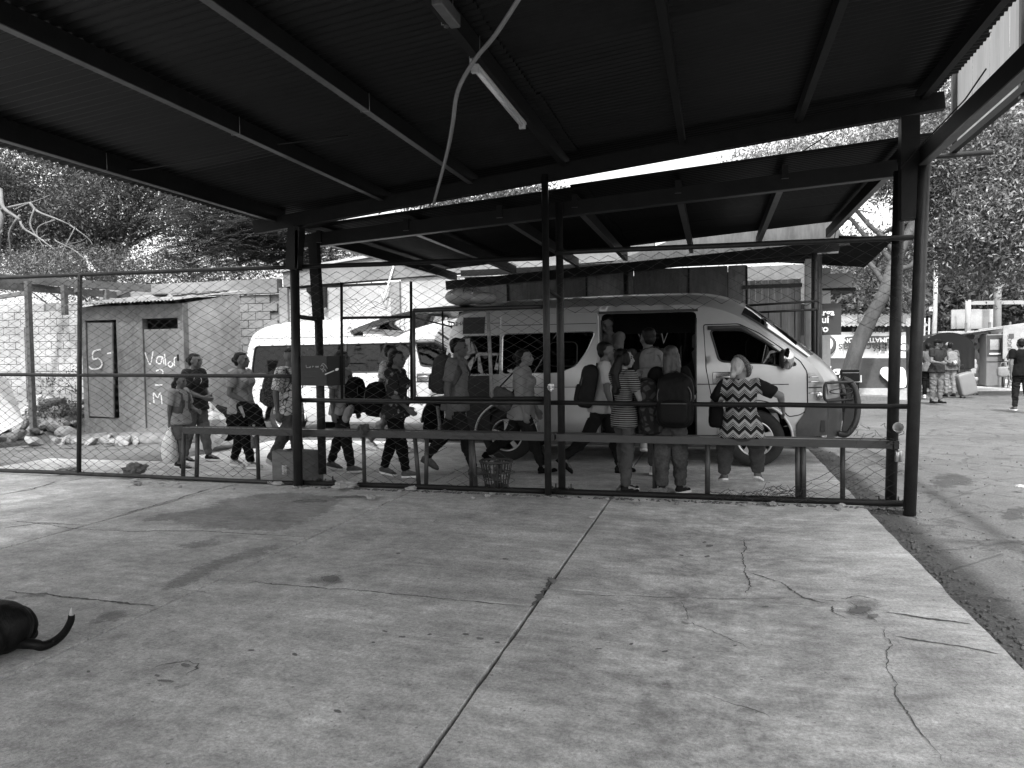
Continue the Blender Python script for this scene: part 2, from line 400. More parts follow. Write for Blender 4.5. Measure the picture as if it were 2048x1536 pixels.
def feather(name, src, amax=.42):
    """copy of a ground material that fades out towards the ragged rim of its patch"""
    ma = src.copy(); ma.name = name; n = ma.node_tree.nodes; L = ma.node_tree.links; b = n['Principled BSDF']; o = n['Material Output']
    at = n.new('ShaderNodeAttribute'); at.attribute_name = 'edge'; nz = worldnoise(n, L, 16.0, (1, 1, 1), 6, 0.7)
    f = math_node(n, L, 'MULTIPLY_ADD', at.outputs['Fac'], 2.2, math_node(n, L, 'MULTIPLY_ADD', nz, 4.2, -2.7)); f = ramp(n, L, f, 0.0, 0.9, 0, amax)
    tr = n.new('ShaderNodeBsdfTransparent'); mx = n.new('ShaderNodeMixShader'); L.new(f, mx.inputs[0]); L.new(tr.outputs[0], mx.inputs[1]); L.new(b.outputs[0], mx.inputs[2]); L.new(mx.outputs[0], o.inputs[0]); MATS[name] = ma; return ma
def blotch(name, px, ma, z=0.0028, parent=pave, rough=0.05, soft=0.14):
    pts = [G(*p) for p in px]; fin = []
    for i, a in enumerate(pts):
        b = pts[(i+1) % len(pts)]; k = max(2, int((b-a).length/0.05))
        for j in range(k):
            q = a.lerp(b, j/k); fin.append((q.x+rough*noise.noise(q*5), q.y+rough*noise.noise(q*6+Vector((5, 5, 5)))))
    wd = max(p[0] for p in fin)-min(p[0] for p in fin); mb = panel(fin, [], lambda x, y: (x, y, z), min(.07, wd/6)); P_ = np.array([(v[0], v[1]) for v in mb.v]); Q = np.array(fin)
    d = np.sqrt(((P_[:, None]-Q[None])**2).sum(2)).min(1); soft = min(soft, max(d.max()*.8, .005))
    o = mb.build(name, ma, parent); at = o.data.attributes.new('edge', 'FLOAT', 'POINT'); at.data.foreach_set('value', np.clip(d/soft, 0, 1).astype(np.float32)); return o
M_worn = feather('worn_rim', M_worn); M_dpatch = feather('dark_rim', mat('dark_patch', 0.17, 0.9, var=.35, scale=14, bump=.004), .85)
# worn-off top layer on the left
for px in [[(240, 1200), (300, 1185), (335, 1160), (380, 1130), (420, 1125), (480, 1098), (560, 1085), (590, 1092), (530, 1112), (470, 1128), (440, 1140), (400, 1170), (345, 1185), (290, 1202)],
           [(235, 1048), (310, 1028), (390, 1018), (410, 1014), (430, 1000), (520, 985), (640, 985), (700, 1000), (640, 1040), (560, 1066), (470, 1063), (400, 1062), (330, 1045)],
           [(160, 1248), (200, 1225), (270, 1215), (262, 1235), (230, 1250), (180, 1252)], [(330, 1095), (345, 1090), (430, 1072), (470, 1085), (430, 1096), (360, 1103)],
           [(0, 1190), (90, 1186), (110, 1195), (40, 1200), (0, 1203)]]:
    blotch('worn_patch', px, M_worn)
# patched core holes with broken rims
def patch_ring(x, y, a, b, m, z=0.006):
    c = [(x+a*math.cos(t)*random.uniform(.9, 1.1), y+b*math.sin(t)*random.uniform(.85, 1.1)) for t in np.linspace(0, 2*math.pi, 14, endpoint=False)]
    blotch('worn_patch', c, m, z, rough=0.04)
patch_ring(652, 1162, 50, 15, M_worn); patch_ring(1722, 1216, 50, 22, M_worn)
patch_ring(660, 1160, 30, 8, M_dpatch, .009); patch_ring(1718, 1222, 26, 9, M_dpatch, .009); patch_ring(1745, 1235, 14, 6, M_dpatch, .0105)
for (x, y, a, b) in [(365, 1333, 14, 4), (335, 1362, 20, 5), (320, 1352, 9, 3), (1103, 1163, 9, 9), (505, 1304, 12, 3), (585, 1310, 8, 3), (930, 1275, 8, 3), (770, 1265, 7, 2.5), (800, 1276, 9, 3), (855, 1269, 8, 2.5), (960, 1280, 9, 3), (990, 1286, 6, 2.5), (742, 1287, 5, 2.2), (1197, 1299, 8, 3), (1257, 1293, 7, 2.5), (1330, 1301, 7, 2.5), (620, 1003, 40, 4), (700, 995, 50, 4), (1420, 1093, 8, 2.5), (1415, 1114, 9, 2.5), (1410, 1086, 5, 2), (180, 1345, 6, 2.5), (1010, 1118, 7, 2.5), (795, 1108, 7, 2), (1365, 1113, 6, 2), (1470, 1295, 6, 2), (670, 1425, 12, 4), (1530, 1215, 8, 2)]:
    patch_ring(x, y, a, b, M_dpatch)
ribbon('crack', [(300, 1340), (325, 1330), (370, 1323), (398, 1328), (395, 1338), (370, 1350)], .008); ribbon('crack', [(798, 1048), (812, 1039), (860, 1037), (874, 1040), (862, 1049)], .006)
ribbon('crack', [(1690, 1200), (1720, 1192), (1760, 1205)], .01); ribbon('crack', [(1668, 1212), (1672, 1230), (1690, 1238)], .012)

M_oil = feather('oil_rim', mat('oil_dark', .05, .8, var=.3, scale=9), .6)
blotch('oil_stain', [(1850, 945), (1900, 935), (1950, 945), (1960, 960), (1900, 972), (1855, 962)], M_oil, -.046, road, .12, .3)
blotch('oil_stain', [(1990, 1010), (2060, 1000), (2060, 1030), (2000, 1035)], M_oil, -.046, road, .1, .3)
# ================================================================== near canopy
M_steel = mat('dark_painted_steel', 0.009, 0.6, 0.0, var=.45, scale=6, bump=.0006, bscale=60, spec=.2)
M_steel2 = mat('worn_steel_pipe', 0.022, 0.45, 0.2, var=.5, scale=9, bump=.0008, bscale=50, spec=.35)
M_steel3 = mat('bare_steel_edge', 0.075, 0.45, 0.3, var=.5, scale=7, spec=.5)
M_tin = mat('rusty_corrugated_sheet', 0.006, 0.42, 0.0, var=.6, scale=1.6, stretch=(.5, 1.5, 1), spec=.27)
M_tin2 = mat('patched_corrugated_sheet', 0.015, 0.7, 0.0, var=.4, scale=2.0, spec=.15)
def corr_sheet(name, ln, wd, pitch=0.076, amp=0.0145, seg=3):
    """corrugated sheet: ridges along X, length ln, width wd along Y, centred"""
    k = int(round(wd/pitch))*8; rows = []
    for i in range(seg+1):
        x = -ln/2+ln*i/seg
        rows.append([(x, -wd/2+wd*j/k, amp*math.sin(2*math.pi*j/8)) for j in range(k+1)])
    mb = MB(); mb.grid(rows, True); me = mb.mesh(name); return me
nc = thing('canopy', 'dark steel canopy of corrugated sheets over the cracked slab, with a lamp tube beneath', 'canopy', (-1.5, 7.45, 0))
SL = 0.1; def_z = lambda x: 3.50+SL*x                                     # underside of the purlins
rot = -math.atan(SL)
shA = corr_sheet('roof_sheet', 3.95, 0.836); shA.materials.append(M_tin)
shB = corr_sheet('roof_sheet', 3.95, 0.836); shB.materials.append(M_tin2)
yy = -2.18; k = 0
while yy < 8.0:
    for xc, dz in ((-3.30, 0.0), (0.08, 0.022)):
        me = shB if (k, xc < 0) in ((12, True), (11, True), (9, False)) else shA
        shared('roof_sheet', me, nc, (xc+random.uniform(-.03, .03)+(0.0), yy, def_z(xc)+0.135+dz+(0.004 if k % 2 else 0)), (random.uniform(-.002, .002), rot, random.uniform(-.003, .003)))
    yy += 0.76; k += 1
PUR = [-4.79, -3.47, -2.45, -1.46, -0.29, 0.77, 1.81]
for i, x in enumerate(PUR):
    z0 = def_z(x); hgt = 0.12 if 0 < i else 0.15
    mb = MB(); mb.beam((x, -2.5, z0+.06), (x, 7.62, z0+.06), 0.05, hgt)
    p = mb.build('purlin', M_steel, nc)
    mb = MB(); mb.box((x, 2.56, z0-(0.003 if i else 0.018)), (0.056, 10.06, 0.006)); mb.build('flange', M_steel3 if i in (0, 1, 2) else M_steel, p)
mb = MB(); mb.beam((-5.06, 7.47, 2.955), (1.98, 7.47, 3.66), 0.09, 0.15); mb.build('beam', M_steel, nc)
mb = MB(); mb.beam((-5.0, -2.3, 2.955), (1.98, -2.3, 3.66), 0.09, 0.15); mb.build('beam', M_steel, nc)
# posts
a = V(590, 455, 7.45); 
mb = MB(); mb.beam((-4.57, 7.45, 2.45), (a.x+.02, 7.45, 2.93), 0.15, 0.12, (0, 1, 0)); up_ = mb.build('post', M_steel, nc)
MB().beam((-4.50, 7.44, 2.46), (-4.49, 7.44, 2.88), 0.035, 0.10, (0, 1, 0)).build('stiffener', M_steel2, up_)
MB().tube([(-4.585, 7.45, -.02), (-4.56, 7.45, 2.46)], 0.052, 12).build('post', M_steel2, nc)
MB().tube([(-1.66, 7.43, -.02), (-1.655, 7.43, 3.28)], 0.036, 10).build('post', M_steel2, nc)
b0 = V(1818, 235, 7.4); b1 = V(1818, 440, 7.4)
mb = MB(); mb.beam(b0, b1, 0.15, 0.12, (0, 1, 0)); bx_ = mb.build('post', M_steel, nc)
MB().tube([(1.70, 7.36, -.06), (1.80, 7.36, 3.12)], 0.055, 12).build('post', M_steel2, nc)
mb = MB(); mb.beam((1.79, 7.40, 3.16), (1.75, -2.3, 3.15), 0.055, 0.15); mb.build('side_beam', M_steel, nc)
MB().beam((1.78, 7.3, 3.075), (1.75, -2.3, 3.062), 0.07, 0.012).build('flange', M_steel3, nc)
MB().tube([(1.75, -2.3, -.05), (1.75, -2.3, 3.55)], 0.055, 12).build('post', M_steel2, nc)
MB().tube([(-4.7, -2.3, -.02), (-4.7, -2.3, 2.95)], 0.055, 12).build('post', M_steel2, nc)
# wire ties round the purlins
for x, y in ((-3.47, 4.9), (-2.45, 5.0), (-4.79, 5.0), (-1.46, 4.55), (-1.46, 4.05)):
    z0 = def_z(x); MB().tube([(x-.036, y, z0+.12), (x-.034, y, z0-.012), (x+.034, y+.004, z0-.012), (x+.036, y, z0+.12)], 0.0028, 5).build('wire_tie', mat('tie_wire', .3, .5, .3), nc)
MB().tube([(-5.0, 5.2, 3.05), (-4.6, 5.25, 3.06), (-4.0, 5.3, 3.12), (-3.5, 5.4, 3.2), (-2.9, 5.6, 3.28)], 0.006, 6).build('cable', mat('black_rubber', .015, .6), nc)
cb = [U(1845, 262, 1.80), V(1830, 290, 7.3), V(1790, 325, 7.3)]
MB().tube([(1.95, 6.3, 3.52), (1.9, 6.6, 3.40), (1.84, 7.0, 3.33), (1.72, 7.32, 3.2), (1.60, 7.34, 3.06)], 0.006, 6).build('cable', MATS['black_rubber'], nc)

# lamp tube, junction box and hose under the middle purlin
p0 = U(948, 135, -1.5); p1 = U(1046, 253, -1.5)
lt = thing('fluorescent_lamp', 'unlit white fluorescent tube fixture fixed along the middle roof purlin', 'lamp', tuple(p0))
d = (p1-p0); 
MB().beam(p0+Vector((0, 0, .035)), p1+Vector((0, 0, .035)), 0.06, 0.05).build('housing', mat('white_enamel', .55, .35, var=.1), lt)
MB().tube([p0+d*.03, p1-d*.03], 0.014, 10).build('tube', mat('lamp_glass', .75, .2, var=.05), lt)
for t in (0.02, 0.98): MB().box(p0+d*t, (0.05, 0.03, 0.05)).build('socket', MATS['white_enamel'], lt)
jb = thing('junction_box', 'small metal junction box hanging from the purlin beside the hose', 'box', tuple(U(893, 20, -1.42)))
MB().box(U(893, 20, -1.40), (0.06, .30, .075), bev=.006).build('case', mat('galvanised', .14, .45, .5, var=.3), jb)
MB().lathe(U(896, 40, -1.40)-Vector((0, .03, .04)), [(0.0, -.012), (.014, -.012), (.014, 0)], 10).build('knockout', M_steel3, jb)
h0 = U(948, 122, -1.46); h1 = G(905, 250, 3.06); h1b = G(893, 310, 3.04); h2 = V(866, 412, 7.38)
hz = G(1040, -6, 3.40)
pts = [hz, hz.lerp(h0, .5)+Vector((.0, 0, -.02)), h0, h0.lerp(h1, .4)+Vector((-.05, 0, -.015)), h1, h1b, h2]
fin = []
for i in range(len(pts)-1):
    pa = pts[max(i-1, 0)]; pb = pts[i]; pc = pts[i+1]; pd = pts[min(i+2, len(pts)-1)]
    for j in range(8):
        t = j/8; fin.append(0.5*((2*pb)+(pc-pa)*t+(2*pa-5*pb+4*pc-pd)*t*t+(3*pb-pa-3*pc+pd)*t**3))
fin.append(pts[-1])
ho = tag(MB().tube(fin, 0.014, 10).build('hose', mat('grey_conduit', .22, .5, var=.2)), 'grey flexible conduit hose looped over the middle purlin down to the far beam', 'hose')

# ================================================================== far canopy over the vans
fc = thing('canopy', 'lower dark canopy of corrugated sheets over the boarding bay and silver van', 'canopy', (-1.5, 10.0, 0))
fz = lambda x: 3.10+0.068*x
rot2 = -math.atan(0.068)
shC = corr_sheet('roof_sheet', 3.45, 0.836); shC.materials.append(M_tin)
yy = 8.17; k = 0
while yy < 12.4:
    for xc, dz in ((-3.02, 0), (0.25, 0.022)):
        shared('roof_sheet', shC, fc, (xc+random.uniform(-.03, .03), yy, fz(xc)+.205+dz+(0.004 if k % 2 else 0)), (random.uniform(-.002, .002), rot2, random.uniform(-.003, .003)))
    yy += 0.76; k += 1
MB().beam((-4.75, 7.86, 2.83), (1.85, 7.86, 3.19), 0.09, 0.15).build('beam', M_steel, fc)
MB().beam((-4.75, 7.86, 2.752), (1.85, 7.86, 3.112), 0.094, 0.008).build('flange', M_steel2, fc)
MB().beam((-4.55, 12.35, 2.70), (1.85, 12.35, 3.06), 0.09, 0.15).build('beam', M_steel, fc)
for x in (-4.45, -3.35, -2.25, -1.42, -0.35, 0.68, 1.72):
    z0 = fz(x); p = MB().beam((x, 7.80, z0+.075), (x, 12.55, z0+.075), 0.06, 0.13).build('purlin', M_steel, fc)
    MB().box((x, 10.17, z0+.006), (0.066, 4.74, 0.006)).build('flange', M_steel3, p)
pA = V(628, 490, 7.72); pA.z = 2.78; pM = V(637, 640, 7.72); pB = V(645, 948, 7.72)
MB().beam(pA, pM, 0.11, 0.08, (0, 1, 0)).build('post', M_steel, fc)
MB().tube([pM+Vector((0, 0, .05)), pB], 0.048, 12).build('post', M_steel2, fc)
MB().tube([(-1.575, 7.72, 0), (-1.57, 7.72, 3.05)], 0.040, 12).build('post', M_steel2, fc)
MB().tube([(1.60, 7.62, 0), (1.66, 7.62, 3.1)], 0.052, 12).build('post', M_steel2, fc)
MB().tube([(-1.66, 7.46, 2.13), (-1.57, 7.70, 2.05)], 0.02, 8).build('brace', M_steel2, fc)
MB().tube([(-4.56, 7.47, 1.93), (pM.x+.005, 7.70, 1.90)], 0.026, 8).build('brace', M_steel2, fc)
for (x, y) in ((pB.x, 7.72), (-1.575, 7.72), (1.60, 7.62)):
    bp_ = MB().box((x, y, .006), (.22, .22, .012)).build('base_plate', M_steel2, fc)
    for i, j in ((-1, -1), (1, -1), (1, 1), (-1, 1)):
        MB().tube([(x+i*.085, y+j*.085, .012), (x+i*.085, y+j*.085, .06)], .009, 6).build('bolt', M_steel3, bp_)
for x in (-4.2, -1.4, 1.5): MB().tube([(x, 12.35, -.05), (x, 12.35, fz(x)-.1)], 0.045, 10).build('post', M_steel2, fc)
MB().tube([V(1668, 262, 7.6), V(1590, 312, 7.95)], .006, 5).build('cable', MATS['black_rubber'], fc)
MB().tube([(1.62, 10.0, 3.10), (1.55, 10.6, 3.02), (1.62, 11.2, 3.0), (1.58, 11.8, 2.95)], 0.006, 5).build('cable', MATS['black_rubber'], fc)
# ================================================================== chain-link fence
M_wire = mat('dull_fence_wire', 0.045, 0.6, 0.2, var=.4, scale=20)
class WireMB:
    """many thin three-sided wires joined into one mesh"""
    def __init__(s): s.v = []; s.f = []
    def line(s, pts, r):
        n = len(pts); o = len(s.v)
        for i, p in enumerate(pts):
            a = pts[max(i-1, 0)]; b = pts[min(i+1, n-1)]
            t = Vector(b)-Vector(a)
            if t.length < 1e-6: t = Vector((0, 0, 1))
            t.normalize(); e = Vector((0, 1, 0)); sd = t.cross(e); 
            if sd.length < 1e-4: sd = Vector((1, 0, 0))
            sd.normalize(); e = sd.cross(t)
            p = Vector(p)
            s.v += [p+sd*r, p-sd*r*.5+e*r*.87, p-sd*r*.5-e*r*.87]
        for i in range(n-1):
            for j in range(3): s.f.append((o+i*3+j, o+i*3+(j+1) % 3, o+(i+1)*3+(j+1) % 3, o+(i+1)*3+j))
    def build(s, name, ma, parent):
        mb = MB(); mb.add(s.v, s.f, True); o = mb.build(name, ma, parent); stuff(o); return o
def chainlink(wb, x0, x1, z0, z1, keep, warp, d=0.085, r=0.0039):
    n = int((x1-x0)/d)+1; k = int((z1-z0)/(d*.56))+1
    for i in range(n):
        run = []
        for j in range(k+1):
            x = x0+i*d+(d/2 if (i+j) % 2 else -d/2)*1.02; z = z0+j*d*.56
            if x < x0-d or x > x1+d or z > z1 or not keep(x, z):
                if len(run) > 1: wb.line(run, r)
                run = []; continue
            wx, wy, wz = warp(x, z)
            run.append((wx, wy+(0.004 if (i+j) % 2 else -0.004), wz))
        if len(run) > 1: wb.line(run, r)
nz_ = lambda x, z, s, o=0: noise.noise(Vector((x*s, z*s, 3.3+o)))
fence = thing('chain_link_fence', 'rusty chain link fence with torn mesh on dark pipe posts along the slab', 'fence', (-1.6, 7.5, 0))
FY = 7.5
def warpA(x, z):
    a = 0.03*nz_(x, z, 2.2)+0.012*nz_(x, z, 8)
    low = max(0, 1-z/1.0)
    return (x+0.02*nz_(x, z, 1.7, 5)*(1+low*2), FY+a*2.2, z+0.02*nz_(x, z, 1.5, 9)*(1+2*low))
def keepA(x, z):
    if x > -6.3 and z < 0.55 and nz_(x, z, 2.1, 2) > 0.32: return False
    return True
wb = WireMB(); chainlink(wb, -9.7, -4.62, 0.05, 2.5, keepA, warpA); wb.build('chain_link_mesh', M_wire, fence)
def warpB(x, z):
    a = 0.02*nz_(x, z, 2.2)+0.02*nz_(x, z, 7)
    crump = max(0, 1-abs(z-2.0)/.3) if -4.0 < x < -3.2 else 0
    low = 1.0 if z < .95 else 0
    return (x+0.05*nz_(x, z, 6, 5)*(crump+.35*low)+.01*nz_(x, z, 4, 2), FY+a*2, z+0.07*nz_(x, z, 5, 9)*crump+.03*low*nz_(x, z, 4, 1))
def keepB(x, z):
    if -4.4 < x < -3.95 and .62 < z < .93 and nz_(x, z, 6, 4) > -.05: return False
    if -3.3 < x < -2.0 and z < .55 and nz_(x, z, 3, 7) > .1: return False
    if x > -2.0 and z < .93: return nz_(x, z, 4, 1) > .25 and z > .1
    return True
wb = WireMB(); chainlink(wb, -4.54, -1.70, 0.04, 2.46, keepB, warpB)
chainlink(wb, -3.98, -3.22, 1.72, 2.15, lambda x, z: z < 2.15-.25*(1-abs(x+3.2)/.8) or True, lambda x, z: (x+.05*nz_(x, z, 7, 3), FY+.03+.05*nz_(x, z, 5, 1), z+.09*nz_(x, z, 4.5, 2)), d=.07)
wb.build('chain_link_mesh', M_wire, fence)
def keepC(x, z):
    cut = 1.90+.05*nz_(x, 0, 3.1)+.07*nz_(x, 0, 11)
    if x > 1.15: cut = 1.62+.1*nz_(x, 0, 5)
    return z > cut
def warpC(x, z): return (x+.012*nz_(x, z, 3, 2), FY+.03*nz_(x, z, 2), z+.01*nz_(x, z, 3))
wb = WireMB(); chainlink(wb, -1.50, 1.66, 1.40, 2.47, keepC, warpC)
def keepD(x, z):                                                       # the torn triangle low by the corner post
    lim = max(0.0, (x-0.45))*0.72
    if x > 1.35: lim = .62+.2*(x-1.35)
    return z < min(lim, 0.85)+.06*nz_(x, z, 7)
def warpD(x, z):
    e = max(0, 1-(x-.4)/1.0)
    return (x-.05*e*nz_(x, z, 6, 2)+.015*nz_(x, z, 9, 4), FY+.05*nz_(x, z, 3)+.1*e*nz_(x, z, 5, 6), max(.01, z*(1-.45*e)+.03*nz_(x, z, 6)))
chainlink(wb, 0.3, 1.66, 0.03, 0.95, keepD, warpD)
for q in range(46):                                                    # crumpled wire lying along the bottom rail
    x = random.uniform(-.1, .75); z = random.uniform(.02, .06+.10*max(0, (x+.1))); pts = []
    for j in range(7):
        pts.append((x, FY+random.uniform(-.09, .14), z)); x += random.uniform(.015, .06); z = max(.012, z+random.uniform(-.03, .035))
    wb.line(pts, .0024)
for q in range(10):
    x = random.uniform(1.25, 1.62); z = random.uniform(.6, .82); pts = []
    for j in range(6): pts.append((x, FY+random.uniform(-.06, .06), z)); x = min(1.68, x+random.uniform(-.04, .06)); z += random.uniform(-.05, .05)
    wb.line(pts, .0024)
wb.build('chain_link_mesh', M_wire, fence)
def rail(pts, r, ma=M_steel2, n=10):
    """slightly bent pipe"""
    fin = []
    for a, b in zip(pts[:-1], pts[1:]):
        a, b = Vector(a), Vector(b); k = max(2, int((b-a).length/.35))
        for i in range(k):
            p = a.lerp(b, i/k); fin.append(p+Vector((0, .006*nz_(p.x, p.z, 3), .007*nz_(p.x, p.z, 2.5, 4))))
    fin.append(Vector(pts[-1])); return MB().tube(fin, r, n).build('rail', ma, fence)
rail([(-9.9, FY, 2.56), (-4.58, FY, 2.49)], .024); rail([(-9.9, FY, 1.31), (-4.58, FY, 1.25)], .022); rail([(-9.9, FY+.05, .05), (-8.0, FY, .045), (-6.3, FY, .03), (-4.58, FY, .02)], .026)
rail([(-4.58, FY, 2.49), (-1.66, FY, 2.45)], .026, M_steel); rail([(-4.56, FY, .975), (-1.66, FY, .955)], .026, M_steel2)
rail([(-1.57, FY, 2.50), (1.75, FY, 2.47)], .026); rail([(-1.66, FY, .955), (1.73, FY, .93)], .024, M_steel)
rail([(-4.58, FY, .025), (-1.66, FY, .03)], .03, M_steel); rail([(-1.66, FY, .03), (1.70, FY, .03)], .03, M_steel)
MB().tube([V(160, 549, FY), V(158, 945, FY)], .028, 10).build('post', M_steel2, fence)
MB().tube([(-9.86, FY, -.02), (-9.86, FY, 2.56)], .028, 10).build('post', M_steel2, fence)
for x_, y0_, y1_ in ((683, 565, 800), (822, 563, 800)):
    MB().tube([V(x_, y0_, FY), V(x_+1, y1_, FY)], .016, 8).build('upright', M_steel, fence)
# the small hatch frame set in the fence
hat = thing('hatch_frame', 'pipe hatch frame with worn paint wired into the torn fence', 'frame', (-2.4, 7.46, .96))
HY = 7.455
def hp(a, b, r, ma): MB().tube([V(*a, HY), V(*b, HY)], r, 8).build('bar', ma, hat)
hp((827, 622), (829, 798), .019, M_steel3); hp((827, 621), (1092, 613), .022, M_steel2); hp((829, 797), (1095, 797), .022, M_steel); hp((683, 636), (822, 634), .015, M_steel); hp((976, 624), (984, 796), .02, mat('flaked_pipe', .17, .6, var=.7, scale=14, spec=.3)); hp((885, 622), (886, 700), .01, M_steel)

# ================================================================== pipe bench behind the fence
bench = thing('bench', 'long low steel bench of two square tubes bolted behind the fence', 'bench', (-2.2, 7.68, 0))
M_bench = mat('bench_steel', 0.035, 0.5, 0.1, var=.4, scale=5, stretch=(.3, 1, 1), spec=.5)
M_bench_top = mat('polished_bench_top', 0.22, 0.3, 0.5, var=.3, scale=4)
for y in (7.60, 7.74):
    MB().beam((-6.22, y, .60), (-1.62, y, .585), .06, .075).build('seat_tube', M_bench, bench); MB().beam((-1.60, y, .585), (1.66, y, .565), .06, .075).build('seat_tube', M_bench, bench)
MB().beam((-6.22, 7.60, .639), (1.66, 7.60, .604), .05, .004).build('wear_strip', M_bench_top, bench)
for px, py in ((366, 955), (393, 955), (838, 968), (852, 968), (952, 975), (1415, 997), (1596, 1008), (1607, 1008)):
    b_ = V(px, py, 7.60); tx = V(px-(10 if px in (838,) else 0)+(0), 862, 7.60).x
    MB().tube([(b_.x, 7.60 if px != 392 else 7.7, -.01), (tx if px != 952 else tx-.05, 7.62, .57)], .026, 8).build('leg', M_bench, bench)
for x in (-5.3, -3.9, -2.6, -.6, 1.2): MB().tube([(x, 7.74, -.01), (x, 7.74, .55)], .024, 8).build('leg', M_bench, bench)

# ================================================================== back wall (blocks on the left, rendered panels on the right)
M_block = None
def block_mat(name, v, stain):
    ma, n, L, b = newmat(name, .85, 0, .3)
    oi = n.new('ShaderNodeObjectInfo'); x = worldnoise(n, L, 1.1, (1, 1, 1), 6, .65); y = worldnoise(n, L, 22, (1, 1, 1), 4, .6); z = worldnoise(n, L, .45, (1, 1, 2.2), 4, .6)
    k = ramp(n, L, oi.outputs['Random'], 0, 1, .88, 1.08); k = math_node(n, L, 'MULTIPLY', k, ramp(n, L, x, .3, .7, .8, 1.12)); k = math_node(n, L, 'MULTIPLY', k, ramp(n, L, y, .3, .7, .88, 1.1))
    k = math_node(n, L, 'MULTIPLY', k, ramp(n, L, z, .35, .6, 1-stain, 1.05)); k = math_node(n, L, 'MULTIPLY', k, v); L.new(k, b.inputs['Base Color'])
    bp = n.new('ShaderNodeBump'); bp.inputs['Strength'].default_value = .7; bp.inputs['Distance'].default_value = .006; L.new(y, bp.inputs['Height']); L.new(bp.outputs[0], b.inputs['Normal']); return ma
M_block = block_mat('concrete_block', .32, .35); M_grey = block_mat('grey_block', .16, .35)
M_mortar = mat('mortar', .13, .95, var=.3, scale=6)
M_render = block_mat('white_render', .35, .35); M_renderg = block_mat('grey_render', .19, .35)
BY = 15.8
wall = thing('block_wall', 'long wall of pale concrete blocks behind the shed with mortar joints showing', 'wall', (-13, BY, 0))
MB().box((-15.3, BY+.10, 1.5), (10.8, .14, 3.04)).build('mortar_core', M_mortar, wall)
bl = MB().box((0, 0, 0), (.390, .10, .190), bev=.008).mesh('block')
bl.materials.append(M_block); blg = bl.copy(); blg.materials.clear(); blg.materials.append(M_grey)
for r_ in range(15):
    for x in np.arange(-20.2, -9.9, .402):
        xx = x+(.2 if r_ % 2 else 0)
        if -15.7 < xx < -12.4 or xx > -10.15: continue
        if r_ == 14 and random.random() < .12: continue
        shared('block', bl if xx < -14 else blg, wall, (xx, BY+.015+random.uniform(-.004, .004), .10+r_*.2))
MB().box((-12.7, BY+.02, 3.21), (5.2, .24, .34)).build('ring_beam', M_renderg, wall)
MB().box((-14.9, BY+.01, 3.05), (.16, .2, .1)).build('coping_stub', M_mortar, wall)
MB().box((-17.9, BY-.02, 1.2), (.14, .12, 2.4)).build('pillar', M_block, wall)
bw_ = thing('panel_wall', 'white rendered building wall with concrete panels behind the white van', 'wall', (-7, BY, 0))
xs = [-9.95, -7.05, -4.15, -1.2]
MB().prism([(-9.95, 3.17), (-1.2, 3.45), (-1.2, 4.10), (-5.5, 3.98), (-9.95, 3.52)], BY-.06, BY+.3, lambda p, q, h: (p, h, q)).build('top_beam', M_renderg, bw_)
MB().prism([(-10.0, 3.52), (-5.5, 3.98), (-1.2, 4.10), (-1.2, 4.15), (-5.5, 4.04), (-10.0, 3.58)], BY-.12, BY+.34, lambda p, q, h: (p, h, q)).build('coping', M_render, bw_)
for i in range(3):
    for j, (za, zb) in enumerate(((.0, 1.05), (1.065, 2.1), (2.115, 3.12+.14*i))):
        MB().box(((xs[i]+xs[i+1])/2+.05, BY+.06, (za+zb)/2), (xs[i+1]-xs[i]-.13, .10, zb-za)).build('panel', M_render, bw_)
for x in xs: MB().box((x+.0, BY+.02, 1.6), (.22, .2, 3.1+.06*(x+10)*.3)).build('column', M_renderg, bw_)
MB().box((-4.2, BY+.22, 1.7), (12, .1, 3.0)).build('core', M_mortar, bw_)
hl = thing('wall_bracket', 'dark triangular steel bracket high on the white wall', 'bracket', tuple(V(625, 590, BY-.1)))
q0 = V(615, 580, BY-.1); MB().box(q0+Vector((.25, 0, 0)), (.5, .1, .1)).build('arm', M_steel, hl); MB().beam(q0+Vector((0, 0, -.02)), q0+Vector((.45, 0, -.42)), .05, .05).build('strut', M_steel, hl); MB().box(q0+Vector((.46, 0, -.2)), (.06, .08, .45)).build('plate', M_steel, hl)
pc = [V(787, 532, BY-.1), V(775, 575, BY-.1), V(768, 598, BY-.14), V(760, 580, BY-.12)]
tag(MB().tube(pc, [.02, .022, .03, .015], 8).build('white_strap', mat('white_plastic', .75, .4, var=.06)), 'white plastic strap hanging from the wall edge under the canopy', 'strap')

# ================================================================== dark sheet-metal building behind the silver van
M_dark = mat('dark_wall_sheet', 0.085, .55, .25, var=.55, scale=1.8, stretch=(1.6, 1, .35), bump=.003, bscale=6)
M_dark2 = mat('dark_wall_sheet_rusty', 0.15, .6, .15, var=.6, scale=1.5, stretch=(2, 1, .4), bump=.003, bscale=5)
M_gate = mat('weathered_gate_boards', 0.26, .8, 0, var=.4, scale=2.5, stretch=(3, 1, .3), bump=.003)
db = thing('sheet_metal_building', 'dark shed wall of tall metal sheets behind the silver van', 'building', (-1.5, 12.7, 0))
x = -4.3; i = 0
while x < 0.45:
    wd = random.choice((.62, .8, .9, .7)); wd = min(wd, .46-x+.05)
    if wd < .1: break
    MB().box((x+wd/2, 12.62+random.uniform(-.015, .015), 1.43), (wd-.012, .02, 2.86)).build('wall_sheet', M_dark if i % 3 else M_dark2, db)
    x += wd; i += 1
    if i % 2: MB().box((x, 12.60, 1.43), (.03, .04, 2.84)).build('batten', M_steel, db)
MB().box((-1.9, 12.85, 1.4), (4.7, .1, 2.75)).build('core', M_steel, db)
